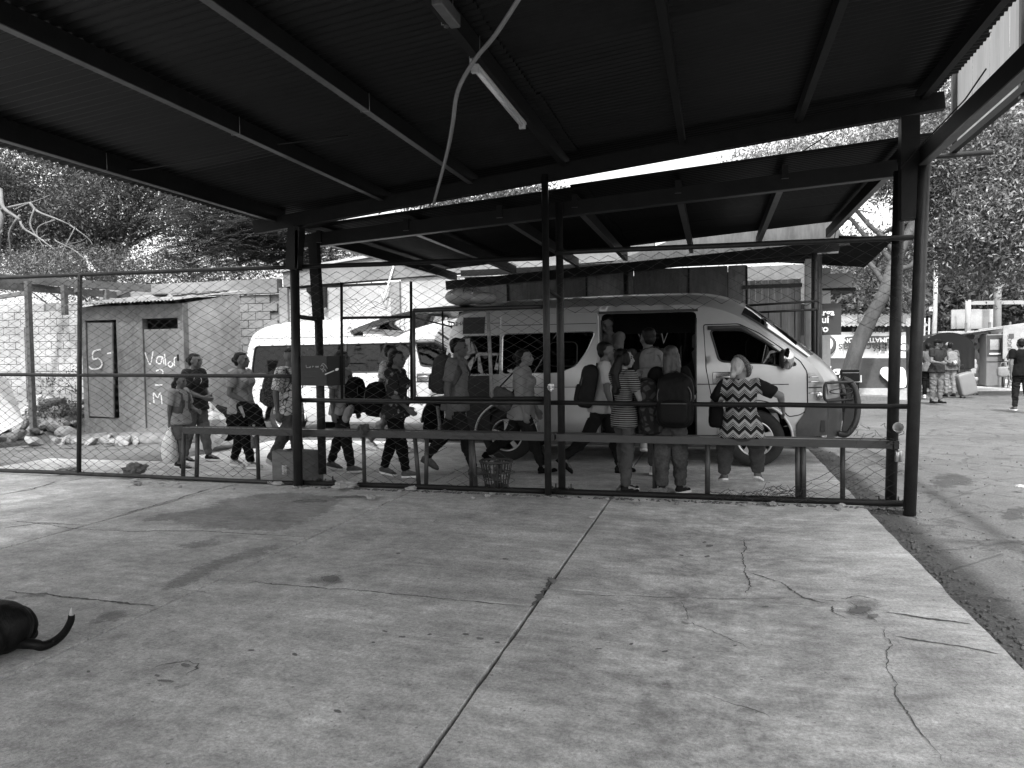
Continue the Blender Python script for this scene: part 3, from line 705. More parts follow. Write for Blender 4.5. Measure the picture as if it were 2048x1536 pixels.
for i in range(9):
    MB().box((.50+i*.098, 12.60+random.uniform(-.006, .006), 1.30), (.092, .03, 2.6)).build('board', M_gate, db)
for z in (.5, 1.55, 2.5): MB().box((.9, 12.573, z), (.9, .025, .06)).build('gate_rail', M_steel2, db)
MB().box((1.47, 12.58, 1.45), (.16, .14, 2.9)).build('pillar', mat('pale_post', .4, .8, var=.3, scale=3, stretch=(2, 2, .4)), db)
MB().box((-1.4, 12.60, 2.93), (5.9, .12, .1)).build('head_rail', M_steel, db); MB().prism([(-1.75, 2.99), (1.9, 2.99), (1.9, 3.6), (-.2, 3.5)], 12.70, 12.73, lambda p_, q_, h_: (p_, h_, q_)).build('gap_cover_sheet', M_dark, db)  # upper sheet is added to hide the bright wall and sky behind
pg = thing('pipe_gate', 'thin pipe gate frame standing beyond the van bonnet', 'gate', (1.3, 12.2, 0))
for a, b in (((1480, 612), (1637, 602)), ((1490, 626), (1635, 619))): MB().tube([V(*a, 12.15), V(*b, 12.15)], .018, 8).build('bar', M_steel2, pg)
q = V(1635, 619, 12.15); MB().tube([q, (q.x, q.y, -.03)], .02, 8).build('upright', M_steel2, pg)
for x_ in (1510, 1537, 1562, 1590): q = V(x_, 622, 12.15); MB().tube([q, (q.x, q.y, .9)], .008, 6).build('bar', M_steel2, pg)
MB().tube([(0.4, 12.15, -.03), (.4, 12.15, 2.0)], .018, 8).build('upright', M_steel2, pg)

# ================================================================== outhouse shed with graffiti
SY = 11.6
M_shed = mat('stained_shed_plaster', .14, .9, var=.65, scale=1.1, bump=.006, bscale=9, stretch=(1, 1, .8))
M_shed_side = mat('lit_shed_plaster', .27, .9, var=.55, scale=.55, bump=.004, bscale=9)  # stained plaster, the light on this side painted in as a paler tone
M_sdoor = mat('battered_metal_door', .14, .6, .15, var=.35, scale=1.6, bump=.003, bscale=5)
M_paint = mat('white_scrawl_paint', .5, .8, var=.2, scale=20)
sh = thing('outhouse_shed', 'small plastered shed with two scrawled metal doors and a tin roof', 'shed', (-10.6, 12.3, 0))
sx0, sx1 = -11.76, -9.44
def wallpoly(x0, x1, z0, z1, nm='wall', y=SY, dpt=.14): return MB().box(((x0+x1)/2, y+dpt/2, (z0+z1)/2), (x1-x0, dpt, z1-z0)).build(nm, M_shed, sh)
wallpoly(sx0, -11.66, -.06, 2.50); wallpoly(-10.94, -10.35, -.06, 2.50); wallpoly(-9.56, sx1, -.06, 2.50)
wallpoly(-11.66, -10.94, 2.24, 2.50); wallpoly(-11.66, -10.94, -.06, .36); wallpoly(-10.35, -9.56, 2.24, 2.5); wallpoly(-10.35, -9.56, -.06, .18)
MB().prism([(SY+.14, -.06), (13.3, -.06), (13.3, 2.80), (SY+.14, 2.52)], sx1-.12, sx1, lambda p, q, h: (h, p, q)).build('side_wall', M_shed_side, sh)
MB().prism([(SY+.14, -.06), (13.3, -.06), (13.3, 2.80), (SY+.14, 2.52)], sx0, sx0+.12, lambda p, q, h: (h, p, q)).build('side_wall', M_shed, sh)
MB().box((-10.6, 13.25, 1.35), (2.1, .1, 2.8)).build('back_wall', M_shed, sh)
dl = MB().box((-11.33, SY+.0, 1.29), (.66, .03, 1.80), Matrix.Rotation(R(-7), 4, 'Z') @ Matrix.Rotation(R(1.5), 4, 'Y')).build('door', M_sdoor, sh)
MB().box((-11.01, SY-.03, 1.05), (.05, .03, .07)).build('padlock', M_steel3, dl)
dr = MB().box((-9.955, SY+.05, 1.11), (.77, .03, 1.86)).build('door', M_sdoor, sh)
MB().box((-9.59, SY+.02, 1.5), (.03, .04, .12)).build('hinge', M_steel, dr)
def stroke(pl, y, wd, parent, name='scrawl', ma=M_paint):
    mb = MB(); P_ = [Vector((p[0], y, p[1])) for p in pl]; fin = []
    for i in range(len(P_)-1):
        a = P_[max(i-1, 0)]; b = P_[i]; c = P_[i+1]; d = P_[min(i+2, len(P_)-1)]
        for j in range(5): t = j/5; fin.append(.5*((2*b)+(c-a)*t+(2*a-5*b+4*c-d)*t*t+(3*b-a-3*c+d)*t**3))
    fin.append(P_[-1]); up_, dn = [], []
    for i, p in enumerate(fin):
        t = (fin[min(i+1, len(fin)-1)]-fin[max(i-1, 0)]).normalized(); nn = Vector((-t.z, 0, t.x))*wd/2*(.7+.5*abs(noise.noise(p*14)))
        up_.append(p+nn); dn.append(p-nn)
    mb.grid([up_, dn], False); return mb.build(name, ma, parent)
def scrawl(px_lists, y, wd, parent, ma=M_paint):
    for pl in px_lists: stroke([(V(a, b, y).x, V(a, b, y).z) for a, b in pl], y, wd, parent, ma=ma)
scrawl([[(202, 699), (187, 703), (186, 718), (196, 717), (204, 726), (199, 736), (184, 738), (178, 733)], [(214, 707), (226, 705)]], SY-.052, .035, dl)
scrawl([[(290, 705), (296, 722), (301, 728), (306, 703)], [(325, 714), (316, 714), (313, 724), (321, 727), (325, 714), (328, 729)], [(329, 708), (332, 732)], [(341, 722), (336, 728), (341, 734), (346, 728), (341, 722)], [(349, 732), (349, 716), (357, 715)],
        [(312, 742), (322, 739), (326, 746), (318, 752)], [(310, 770), (325, 770)], [(308, 806), (307, 786), (315, 795), (321, 786), (324, 808)], [(299, 806), (301, 808)]], SY+.033, .03, dr)
shd = corr_sheet('roof_sheet', 2.15, .86, amp=.012); shd.materials.append(mat('pale_tin', .26, .5, .3, var=.4, scale=2))
tl = math.atan2(.30, 1.9)
for i in range(3): shared('roof_sheet', shd, sh, (-11.46+i*.80, 12.42, 2.70+.006*i), (0, -tl, R(90)))
for i in range(14):
    x_ = random.uniform(-11.2, -9.6); y_ = random.uniform(12.0, 13.2)
    tag(MB().ell((x_, y_, 2.56+.158*(y_-11.4)+.03), (random.uniform(.06, .2), random.uniform(.05, .12), random.uniform(.015, .035)), nu=6, nv=4, smooth=False).build('roof_scrap', random.choice((M_dark, M_mortar, M_steel2))), 'bit of scrap lying on the shed tin roof', 'scrap', 'scraps on the shed roof')
mb = MB(); mb.ell((-10.7, SY-.02, -.05), (1.35, .35, .16), nu=20, nv=8); mb.build('footing', M_shed, sh)

# ================================================================== yard on the left: steel frame, leaning panel, rubble
fr = thing('steel_pergola_frame', 'bare rusty steel roof frame standing over the yard behind the fence', 'frame', (-14.6, 13.0, 0))
def zb(a, b, z, wd, ht): MB().beam(G(*a, z), G(*b, z), wd, ht).build('beam', mat('rusty_beam', .10, .7, var=.5, scale=3), fr)
zb((-60, 552), (300, 577), 3.1, .10, .16); zb((-60, 566), (258, 592), 2.95, .10, .14); zb((-40, 600), (60, 585), 2.9, .08, .08)
for px, py, z in ((55, 562, 3.05), (212, 580, 3.0), (128, 570, 3.0)):
    q = G(px, py, z); MB().beam((q.x, q.y, -.05 if px < 100 else 2.4), (q.x, q.y, z), .09, .09, (0, 1, 0)).build('post', MATS['rusty_beam'], fr)
for t in (.25, .6, .9):
    a = G(-60, 552, 3.1).lerp(G(300, 577, 3.1), t); b = G(-60, 566, 2.95).lerp(G(258, 592, 2.95), t); MB().beam(a, b, .06, .1).build('beam', MATS['rusty_beam'], fr)
lp = thing('propped_board', 'pale worn board panel propped at a slant in the yard', 'board', tuple(G(10, 872)))
a, b, c, d = V(-70, 700, 10.4), V(18, 762, 10.9), V(48, 842, 10.5), V(-70, 905, 9.9)
c.z = max(c.z, .3)
nn = (b-a).cross(d-a).normalized()*.04
mb = MB(); mb.add([a, b, c, d, a+nn, b+nn, c+nn, d+nn], [(0, 1, 2, 3), (7, 6, 5, 4), (0, 4, 5, 1), (1, 5, 6, 2), (2, 6, 7, 3), (3, 7, 4, 0)]); mb.build('face', mat('pale_board', .34, .8, var=.25, scale=2, stretch=(1, 1, 4)), lp)
MB().beam(b.lerp(c, .1)+nn, d.lerp(a, .1)+nn, .04, .03).build('batten', M_mortar, lp)
M_rub = mat('rubble_stone', .26, .95, var=.4, scale=3, bump=.01, bscale=12)
M_rub2 = mat('dark_rubble_stone', .11, .95, var=.4, scale=3, bump=.01, bscale=12)
def rock_mesh(seed):
    bm = bmesh.new(); bmesh.ops.create_icosphere(bm, subdivisions=2, radius=1)
    for v_ in bm.verts:
        v_.co *= 1+.38*noise.noise(v_.co*1.1+Vector((seed*3.1, 0, 0)))+.15*noise.noise(v_.co*3+Vector((seed, 5, 0)))
        v_.co.z *= .7
    me = bpy.data.meshes.new('stone'); bm.to_mesh(me); bm.free(); return me
rocks = [rock_mesh(i) for i in range(6)]
rocks_d = []
for i, r_ in enumerate(rocks):
    r2 = r_.copy(); r_.materials.append(M_rub); r2.materials.append(M_rub2); rocks_d.append(r2)
def heap(x, y): return .62*math.exp(-((x+13.6)/1.9)**2-((y-13.2)/1.2)**2)
mb = MB(); mb.grid([[(x, y, heap(x, y)-.07+.03*noise.noise(Vector((x*3, y*3, 0)))) for x in np.arange(-17.5, -10.4, .2)] for y in np.arange(10.4, 15.8, .2)]); struct(mb.build('rubble_mound', M_dirt))
for i in range(150):
    x_ = random.gauss(-13.5, 1.5); y_ = random.gauss(12.6, 1.0); s_ = abs(random.gauss(.08, .06))+.035
    if y_ > 15.4 or x_ < -17 or (x_ > -12.0 and y_ > 11.1): continue
    o = shared('stone', random.choice(rocks if random.random() < .75 else rocks_d), None, (x_, y_, heap(x_, y_)-.04+s_*.35), (random.random()*.6, random.random()*.6, random.random()*6), (s_*1.3, s_, s_*.9))
    tag(o, 'broken stone or block piece in the rubble heap beside the shed', 'stone', 'stones of the rubble heap')
for i in range(26):
    x_ = random.uniform(-12.0, -10.2); y_ = random.uniform(10.9, 11.3); s_ = random.uniform(.03, .1)
    o = shared('stone', random.choice(rocks), None, (x_, y_, -.05+s_*.35), (random.random(), random.random(), random.random()*6), (s_*1.4, s_, s_*.7)); tag(o, 'small pale stone strewn before the shed footing', 'stone', 'stones before the shed')
tag(MB().box(G(72, 832)+Vector((-.5, 1.4, .42)), (.34, .2, .2), Matrix.Rotation(.2, 4, 'Z'), bev=.01).build('dark_block', M_dark), 'dark hollow block sitting on the rubble heap', 'block')
# ================================================================== trees
def leaf_mat(name, lo, hi, rough=.45, trans=.35):
    ma = bpy.data.materials.new(name); ma.use_nodes = True; n = ma.node_tree.nodes; L = ma.node_tree.links
    b = n['Principled BSDF']; b.inputs['Roughness'].default_value = rough; b.inputs['Specular IOR Level'].default_value = .5
    at = n.new('ShaderNodeAttribute'); at.attribute_name = 'shade'
    k = ramp(n, L, at.outputs['Fac'], 0, 1, lo, hi); L.new(k, b.inputs['Base Color'])
    tr = n.new('ShaderNodeBsdfTranslucent'); L.new(k, tr.inputs[0]); mx = n.new('ShaderNodeMixShader'); mx.inputs[0].default_value = trans
    o = n['Material Output']; L.new(b.outputs[0], mx.inputs[1]); L.new(tr.outputs[0], mx.inputs[2]); L.new(mx.outputs[0], o.inputs[0]); MATS[name] = ma; return ma
M_leaf = leaf_mat('glossy_leaf', .08, .36, .42); M_leafd = leaf_mat('dull_leaf', .025, .11, .55); M_leafp = leaf_mat('pale_leaf', .05, .14, .5)
M_bark = mat('tree_bark', .05, .9, var=.5, scale=5, stretch=(1, 1, .4), bump=.012, bscale=14)
M_barkp = mat('pale_bark', .34, .85, var=.4, scale=4, stretch=(1, 1, .3), bump=.008, bscale=14)
M_barkd = mat('dark_bark', .05, .9, var=.4, scale=4, bump=.008, bscale=14)
def leaves_mesh(cent, size, droop=.3, aspect=.36, frond=False):
    """cent: (n,3) leaf bases -> mesh of pointed leaves (two quads folded on the midrib would be too dear: one bent quad strip each)"""
    n = len(cent); th = rng.uniform(0, 2*np.pi, n); ph = rng.normal(-droop, .55, n)
    d = np.stack([np.cos(th)*np.cos(ph), np.sin(th)*np.cos(ph), np.sin(ph)], 1)
    s = np.cross(d, rng.normal(size=(n, 3))); s /= np.linalg.norm(s, axis=1)[:, None]
    sz = size*rng.uniform(.6, 1.3, n)[:, None]
    v = np.empty((n, 4, 3)); v[:, 0] = cent; v[:, 1] = cent+d*sz*.5+s*sz*aspect*.5; v[:, 2] = cent+d*sz; v[:, 3] = cent+d*sz*.5-s*sz*aspect*.5
    v[:, 2, 2] -= .12*sz[:, 0]
    me = bpy.data.meshes.new('leaves'); me.vertices.add(n*4); me.vertices.foreach_set('co', v.reshape(-1).astype(np.float32))
    me.loops.add(n*4); me.loops.foreach_set('vertex_index', np.arange(n*4, dtype=np.int32)); me.polygons.add(n)
    me.polygons.foreach_set('loop_start', np.arange(0, n*4, 4, dtype=np.int32))
    at = me.attributes.new('shade', 'FLOAT', 'FACE'); at.data.foreach_set('value', rng.uniform(0, 1, n).astype(np.float32)**1.3)
    me.update(calc_edges=True); return me
def fronds(cent, ln, droop=.5):
    """pinnate fronds: each centre grows a rib with paired leaflets; returns leaflet array mesh"""
    n = len(cent); th = rng.uniform(0, 2*np.pi, n); L_ = ln*rng.uniform(.7, 1.2, n); K = 9
    vs = []
    d = np.stack([np.cos(th), np.sin(th), np.zeros(n)], 1); sd = np.stack([-np.sin(th), np.cos(th), np.zeros(n)], 1)
    for k in range(K):
        t = (k+1)/K; base = cent+d*(L_*t)[:, None]; base[:, 2] += L_*(.15*t-droop*t*t)
        ll = (L_*.30*(1-.55*t))[:, None]
        for sg in (-1, 1):
            tip = base+sd*sg*ll+d*ll*.35; tip[:, 2] -= ll[:, 0]*.3; mid = (base+tip)/2
            w_ = ll*.13
            vs.append(np.stack([base, mid+d*w_, tip, mid-d*w_], 1))
    v = np.concatenate(vs, 0); n4 = len(v)
    me = bpy.data.meshes.new('fronds'); me.vertices.add(n4*4); me.vertices.foreach_set('co', v.reshape(-1).astype(np.float32))
    me.loops.add(n4*4); me.loops.foreach_set('vertex_index', np.arange(n4*4, dtype=np.int32)); me.polygons.add(n4)
    me.polygons.foreach_set('loop_start', np.arange(0, n4*4, 4, dtype=np.int32))
    at = me.attributes.new('shade', 'FLOAT', 'FACE'); at.data.foreach_set('value', np.tile(rng.uniform(0, 1, n), n4//n).astype(np.float32))
    me.update(calc_edges=True); return me
def clump_points(blobs, n, clump=.35, per=28):
    """points in clumps through ellipsoid blobs [(centre, radii, weight)]"""
    wts = np.array([b[2] for b in blobs]); wts = wts/wts.sum(); out = []
    m = max(1, n//per); pick = rng.choice(len(blobs), m, p=wts)
    for i in range(m):
        c, r, _ = blobs[pick[i]]; q = rng.normal(size=3); q /= np.linalg.norm(q); q *= rng.uniform(.25, 1)**.45
        p = np.array(c)+q*np.array(r); s = clump*rng.uniform(.6, 1.4)
        out.append(p+rng.normal(size=(per, 3))*s*np.array([1, 1, .65]))
    return np.concatenate(out, 0)
def limb(mb, a, b, r0, r1, wob=.15, n=7):
    a, b = Vector(a), Vector(b); pts = []
    for i in range(n+1):
        t = i/n; p = a.lerp(b, t); p += Vector((noise.noise(p*.7+Vector((9, 0, 0))), noise.noise(p*.7+Vector((0, 9, 0))), noise.noise(p*.7)*.5))*wob*math.sin(t*math.pi); pts.append(p)
    mb.tube(pts, [r0+(r1-r0)*i/n for i in range(n+1)], 7); return pts
def make_tree(name, label, trunk, r0, blobs, nleaf, size, mleaf, mbark, group=None, clump=.35, kind='leaf', branches=9, twig=True):
    t = thing(name, label, 'tree', tuple(trunk[0]), group=group)
    mb = MB(); k = len(trunk); fin = []
    for i in range(k-1):
        a = Vector(trunk[max(i-1, 0)]); b = Vector(trunk[i]); c = Vector(trunk[i+1]); d = Vector(trunk[min(i+2, k-1)])
        for j in range(5): u = j/5; fin.append(.5*((2*b)+(c-a)*u+(2*a-5*b+4*c-d)*u*u+(3*b-a-3*c+d)*u**3))
    fin.append(Vector(trunk[-1])); rs = [r0*(1-.55*i/(len(fin)-1))*(1+.12*noise.noise(p*2.3)) for i, p in enumerate(fin)]; rs[0] *= 1.35
    mb.tube(fin, rs, 12); mb.build('trunk', mbark, t)
    mb = MB(); top = fin[-1]
    for i in range(branches):
        c, r, _ = blobs[i % len(blobs)]; tgt = Vector(c)+Vector((random.uniform(-.6, .6)*r[0], random.uniform(-.6, .6)*r[1], random.uniform(-.5, .6)*r[2]))
        st = fin[random.randint(int(len(fin)*.6), len(fin)-1)]
        pp = limb(mb, st, tgt, r0*.34, r0*.07, .6)
        if twig:
            for _ in range(4):
                q = pp[random.randint(3, len(pp)-1)]; limb(mb, q, q+Vector((random.uniform(-1, 1), random.uniform(-1, 1), random.uniform(-.5, .8)))*.9, r0*.1, r0*.02, .2, 4)
    mb.build('branches', mbark, t)
    pts = clump_points(blobs, nleaf, clump)
    me = leaves_mesh(pts, size) if kind == 'leaf' else fronds(pts, size)
    off = np.array(trunk[0]); me.transform(Matrix.Translation(-Vector(off))); me.materials.append(mleaf)
    o = bpy.data.objects.new('crown', me); col.objects.link(o); o.parent = t; stuff(o); return t
def pb(px, py, rx, ry, Y, dep, wgt=1.0):
    """blob from photo pixels on the plane Y; radii in photo pixels, depth in metres"""
    c = V(px, py, Y); s = (c-Vector(_C)).dot(Vector(_fw))/FPX; return (c, (rx*s, dep, ry*s), wgt*rx*ry)
# right: the leaning tree by the painted stall
ty = 23.0
make_tree('leaning_tree', 'big leaning tree with crooked bare trunk beside the banner stall', [V(1668, 815, ty), V(1692, 770, ty), V(1712, 700, ty), V(1740, 640, ty), V(1768, 585, ty), V(1786, 530, ty+.6), V(1830, 440, ty+1.6), V(1870, 330, ty+2.8)], .26,
          [pb(1700, 330, 230, 60, 26.2, 3.0), pb(1560, 330, 110, 40, 26.2, 2.0, .8), pb(1920, 300, 200, 110, 26.2, 3.4, 1.2), pb(1980, 440, 150, 110, 26.2, 3.0, 1.2), pb(1740, 500, 120, 50, 26.2, 2.0, .45), pb(1880, 180, 160, 80, 26.2, 3.0), pb(1760, 580, 60, 25, 26.2, 1.2, .25), pb(1900, 520, 90, 40, 26.2, 2.0, .6)],
          105000, .125, M_leaf, M_bark, clump=.36, branches=15)
make_tree('broad_leaf_tree', 'broad leafed tree hanging over the road beyond the corner post', [V(2160, 800, 26), V(2150, 600, 26), V(2120, 400, 26), V(2080, 260, 26)], .3,
          [pb(2010, 330, 110, 90, 26, 2.2), pb(1960, 430, 90, 70, 25.5, 2, .8), pb(2030, 520, 80, 60, 25.5, 2, .8), pb(1950, 240, 100, 50, 26, 2.2, .8), pb(2080, 420, 80, 110, 26, 2.5)], 34000, .14, M_leaf, M_bark, clump=.34, branches=10)
# right background: a wall of trees across the road
gp = 'trees across the road'
bgl = ['rounded pale tree standing behind the market stalls', 'dark dense tree behind the tall concrete pole', 'low bushy tree rising above the banner stall roof', 'far pale tree filling the gap above the kiosk', 'thin tree with pale stem behind the canvas cart']
for i, (px, py, rx, ry, Y, nl) in enumerate([(1700, 600, 110, 60, 44, 9000), (1850, 590, 90, 95, 52, 9000), (1990, 590, 110, 110, 56, 11000), (2090, 560, 90, 150, 50, 8000), (1780, 560, 90, 60, 58, 7000)]):
    b_ = V(px, 725, Y); b_.z = -.05
    make_tree('background_tree', bgl[i], [b_, V(px+4, 680, Y), V(px-5, py+20, Y)], .35, [pb(px, py, rx, ry, Y, 4.0), pb(px+40, py-30, rx*.6, ry*.6, Y, 3.0, .7), pb(px-45, py+20, rx*.6, ry*.7, Y, 3, .7)], nl, .38, M_leafp if i in (0, 3) else M_leafd, M_barkp if i == 4 else M_bark, gp, clump=.8, branches=4, twig=False)
# left background: trees behind the block wall
make_tree('spreading_tree', 'spreading dark tree with open twiggy crown behind the block wall', [(-21.5, 22, -.05), (-21.2, 22, 3), (-20.5, 21.8, 6)], .4,
          [pb(60, 350, 150, 60, 21, 2.6), pb(250, 420, 170, 50, 21.5, 2.6, 1.0), pb(120, 470, 150, 45, 22, 2.5, .8), pb(330, 330, 140, 60, 21, 2.5, .6), pb(-60, 420, 100, 110, 21, 3)], 80000, .13, M_leafd, M_barkd, clump=.30, branches=22)
make_tree('feathery_tree', 'feathery dark tree with drooping fronds above the panel wall', [(-12.5, 20.5, -.05), (-12.2, 20.5, 2.5), (-11.5, 20.2, 5)], .3,
          [pb(450, 440, 120, 60, 19.5, 1.8), pb(560, 470, 110, 55, 19, 1.6), pb(660, 500, 90, 40, 19, 1.3, .8), pb(430, 510, 110, 40, 19.5, 1.6, .8), pb(520, 390, 120, 40, 20, 1.6, .6)], 5200, .62, M_leafd, M_barkd, clump=.4, kind='frond', branches=12)
make_tree('pale_shrub_tree', 'pale bushy shrub rising just behind the block wall', [(-17.5, 18.5, -.05), (-17.4, 18.5, 1.5), (-17.2, 18.4, 3)], .12,
          [pb(150, 530, 150, 40, 18, 1.2), pb(330, 545, 120, 38, 18.2, 1.2), pb(30, 545, 110, 35, 18, 1.2), pb(470, 560, 90, 25, 18, 1, .8), pb(250, 590, 160, 22, 18, .8, .7)], 26000, .085, M_leafp, M_bark, clump=.25, branches=14)
make_tree('wall_tree', 'leafy tree top showing in the gap between the two canopies', [(-2.4, 22, -.05), (-2.3, 22, 3), (-2.2, 22, 5)], .25, [pb(960, 425, 160, 55, 22, 2), pb(1050, 400, 60, 30, 22, 1.5, .8)], 14000, .14, M_leafp, M_bark, clump=.35, branches=8)
# bare pale branches in the left corner
bt = thing('bare_tree', 'bare pale branches of a leafless tree in the yard corner', 'tree', (-17.6, 14.2, -.05))
M_bare = mat('bare_bark', .12, .85, var=.4, scale=4, bump=.006); mb = MB(); limb(mb, V(-40, 860, 14), V(5, 420, 14), .11, .07, .3, 10); mb.build('trunk', M_bare, bt)
mb = MB()
for a, b, r_ in [((5, 420), (60, 405), .05), ((0, 380), (40, 440), .06), ((40, 440), (110, 500), .03), ((60, 405), (140, 450), .035), ((140, 450), (185, 490), .02), ((70, 415), (90, 500), .025), ((40, 430), (20, 520), .03), ((110, 440), (75, 480), .018), ((110, 480), (175, 520), .015), ((90, 470), (60, 530), .015), ((5, 460), (0, 540), .03), ((150, 455), (120, 520), .012), ((30, 420), (100, 390), .02), ((120, 500), (180, 470), .012), ((15, 500), (50, 555), .012)]:
    limb(mb, V(*a, 14), V(*b, 14+random.uniform(-.5, .5)), r_, r_*.45, .35, 8)
mb.build('branches', M_bare, bt)
# shade tree standing left of the canopy
sb = [((-6.6, 1.4, 6.4), (2.9, 3.6, 1.0), 1.2), ((-4.8, 3.0, 6.2), (1.6, 2.2, .7), .6), ((-9.2, 2.2, 6.3), (2.4, 2.6, 1.0), .7), ((-7.4, -1.8, 6.4), (3, 2.2, 1.2), .7), ((-5.6, 5.2, 6.3), (2.8, 1.7, .7), .9), ((-11.4, 8.2, 6.7), (1.9, 1.6, .6), .42)]
make_tree('shade_tree', 'large shade tree standing in the yard beside the canopy', [(-8.6, -1.2, -.06), (-8.5, -.9, 2.2), (-8.1, -.2, 4.6)], .3, sb, 52000, .17, M_leafd, M_bark, clump=.36, branches=14)
# low shrub beside the rubble
sb_ = thing('small_shrub', 'small dry shrub growing from the rubble beside the shed', 'shrub', (-12.6, 12.5, .1))
c_ = V(120, 830, 12.2); me = leaves_mesh(clump_points([(c_, (.55, .5, .3), 1)], 1800, .12), .06); me.transform(Matrix.Translation(-Vector(sb_.location))); me.materials.append(M_leafd); o = bpy.data.objects.new('foliage', me); col.objects.link(o); o.parent = sb_; stuff(o)
mb = MB()
for i in range(9): limb(mb, c_-Vector((0, 0, .4)), c_+Vector((random.uniform(-.4, .4), random.uniform(-.4, .4), random.uniform(-.1, .3))), .012, .005, .05, 4)
mb.build('stems', M_bark, sb_)
v_ = thing('wall_vine', 'sparse dark leafy branch hanging before the pale block wall', 'plant', tuple(V(110, 770, 14)))
mb = MB(); bb = [V(160, 790, 14), V(130, 775, 14), V(95, 760, 14), V(92, 778, 14), V(120, 745, 14), V(150, 740, 14)]
limb(mb, bb[0], bb[2], .012, .005, .05); limb(mb, bb[0], bb[4], .012, .005, .05); limb(mb, V(158, 870, 14), bb[0], .02, .01, .05); mb.build('stem', M_barkd, v_)
pt = np.array([tuple(Vector(random.choice(bb)).lerp(Vector(random.choice(bb)), random.random())+Vector((random.gauss(0, .06), random.gauss(0, .1), random.gauss(0, .05)))) for _ in range(170)])
me = leaves_mesh(pt, .085, .5, .35); me.transform(Matrix.Translation(-Vector(v_.location))); me.materials.append(leaf_mat('dark_leaf', .015, .05)); o = bpy.data.objects.new('foliage', me); col.objects.link(o); o.parent = v_; stuff(o)
# ================================================================== the two passenger vans
def hw(x, z):
    w_ = .925
    if z > 1.12: w_ -= .135*((z-1.12)/.95)**1.5
    if z < .55: w_ -= .05*((.55-z)/.25)**2
    if x < .35: w_ -= .085*(1-x/.35)**2
    if x > 4.2: w_ -= .20*((x-4.2)/.85)**2
    return w_
SIDE = cat([(.03, .42), (0, 1.10), (.06, 1.60), (.15, 1.90), (.32, 2.04), (.8, 2.07), (2.2, 2.09), (3.2, 2.08), (3.6, 2.04), (3.92, 1.93), (4.23, 1.74), (4.76, 1.36), (4.88, 1.26), (5.0, 1.07), (5.03, .85), (5.04, .62), (5.02, .36)], 4)
CENT = cat([(-.05, .42), (-.08, 1.10), (-.02, 1.60), (.06, 1.98), (.24, 2.17), (.8, 2.25), (2.2, 2.28), (3.2, 2.28), (3.65, 2.25), (4.02, 2.14), (4.36, 1.92), (4.95, 1.43), (5.10, 1.29), (5.24, 1.10), (5.27, .86), (5.29, .62), (5.27, .36)], 4)
def loft(i0, i1, off=0.0, t0=-1.0, t1=1.0, n=18):
    mb = MB(); rows = []
    for i in range(i0, i1+1):
        s, c = SIDE[i], CENT[i]; w_ = hw(*s); row = []
        for j in range(n+1):
            t = t0+(t1-t0)*j/n; k = 1-abs(t)**2.6
            row.append((s[0]+(c[0]-s[0])*k, t*w_, s[1]+(c[1]-s[1])*k))
        rows.append(row)
    if off:
        R2 = []
        for a in range(len(rows)):
            r2 = []
            for b in range(n+1):
                du = Vector(rows[min(a+1, len(rows)-1)][b])-Vector(rows[max(a-1, 0)][b]); dv = Vector(rows[a][min(b+1, n)])-Vector(rows[a][max(b-1, 0)])
                nn = du.cross(dv).normalized(); nn = -nn if nn.dot(Vector((1, 0, .8))) < 0 else nn; r2.append(Vector(rows[a][b])+nn*off)
            R2.append(r2)
        rows = R2
    mb.grid(rows); return mb
M_glassd = glass('tinted_glass', .025); M_glassw = glass('van_glass', .07, .02, .55); M_chrome = mat('chrome', .62, .12, 1.0, var=.05); M_tyre = mat('tyre_rubber', .02, .85, var=.3, scale=30)
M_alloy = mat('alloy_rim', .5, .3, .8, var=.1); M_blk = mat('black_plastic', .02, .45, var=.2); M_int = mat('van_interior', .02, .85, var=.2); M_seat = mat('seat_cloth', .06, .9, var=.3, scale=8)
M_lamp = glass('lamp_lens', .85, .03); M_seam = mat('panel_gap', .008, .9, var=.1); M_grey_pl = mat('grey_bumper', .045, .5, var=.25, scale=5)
def paint(name, v, metal, rough):
    ma = mat(name, v, rough, metal, var=.06, scale=1.5, spec=.5); n, L, b = nodes_of(ma); b.inputs['Coat Weight'].default_value = .5; b.inputs['Coat Roughness'].default_value = .08; return ma
M_silver = paint('silver_paint', .42, .5, .36); M_white = paint('white_paint', .5, 0, .3)
WC = [(.93, .36), (4.17, .36)]
def arc(c, r, a0, a1, n=14): return [(c[0]+r*math.cos(R(a0+(a1-a0)*i/n)), c[1]+r*math.sin(R(a0+(a1-a0)*i/n))) for i in range(n+1)]
BOT = [(5.0, .40), (4.62, .36)]+arc(WC[1], .44, 0, 180)+[(3.70, .30), (1.40, .30)]+arc(WC[0], .44, 0, 180)+[(.46, .38), (.05, .40)]
FDOOR = roundpoly([(3.55, 1.81), (3.98, 1.81), (4.22, 1.69), (4.48, 1.50), (4.71, 1.33), (4.79, 1.20), (4.80, .72), (4.70, .66)]+arc(WC[1], .49, 35, 140, 8)+[(3.74, .62), (3.66, .80), (3.58, 1.25)], .03)
FWIN = roundpoly([(3.63, 1.74), (4.02, 1.73), (4.26, 1.60), (4.68, 1.28), (4.55, 1.27), (3.74, 1.34)], .06)
RWIN = roundpoly([(.27, 1.73), (2.12, 1.745), (2.12, 1.21), (.23, 1.20)], .09)
BAND = roundpoly([(.27, 1.75), (3.60, 1.76), (3.50, 1.52), (3.25, 1.24), (.22, 1.22)], .08)
SDOOR = roundpoly([(2.24, 1.98), (3.46, 1.98), (3.46, .36), (2.24, .36)], .06)
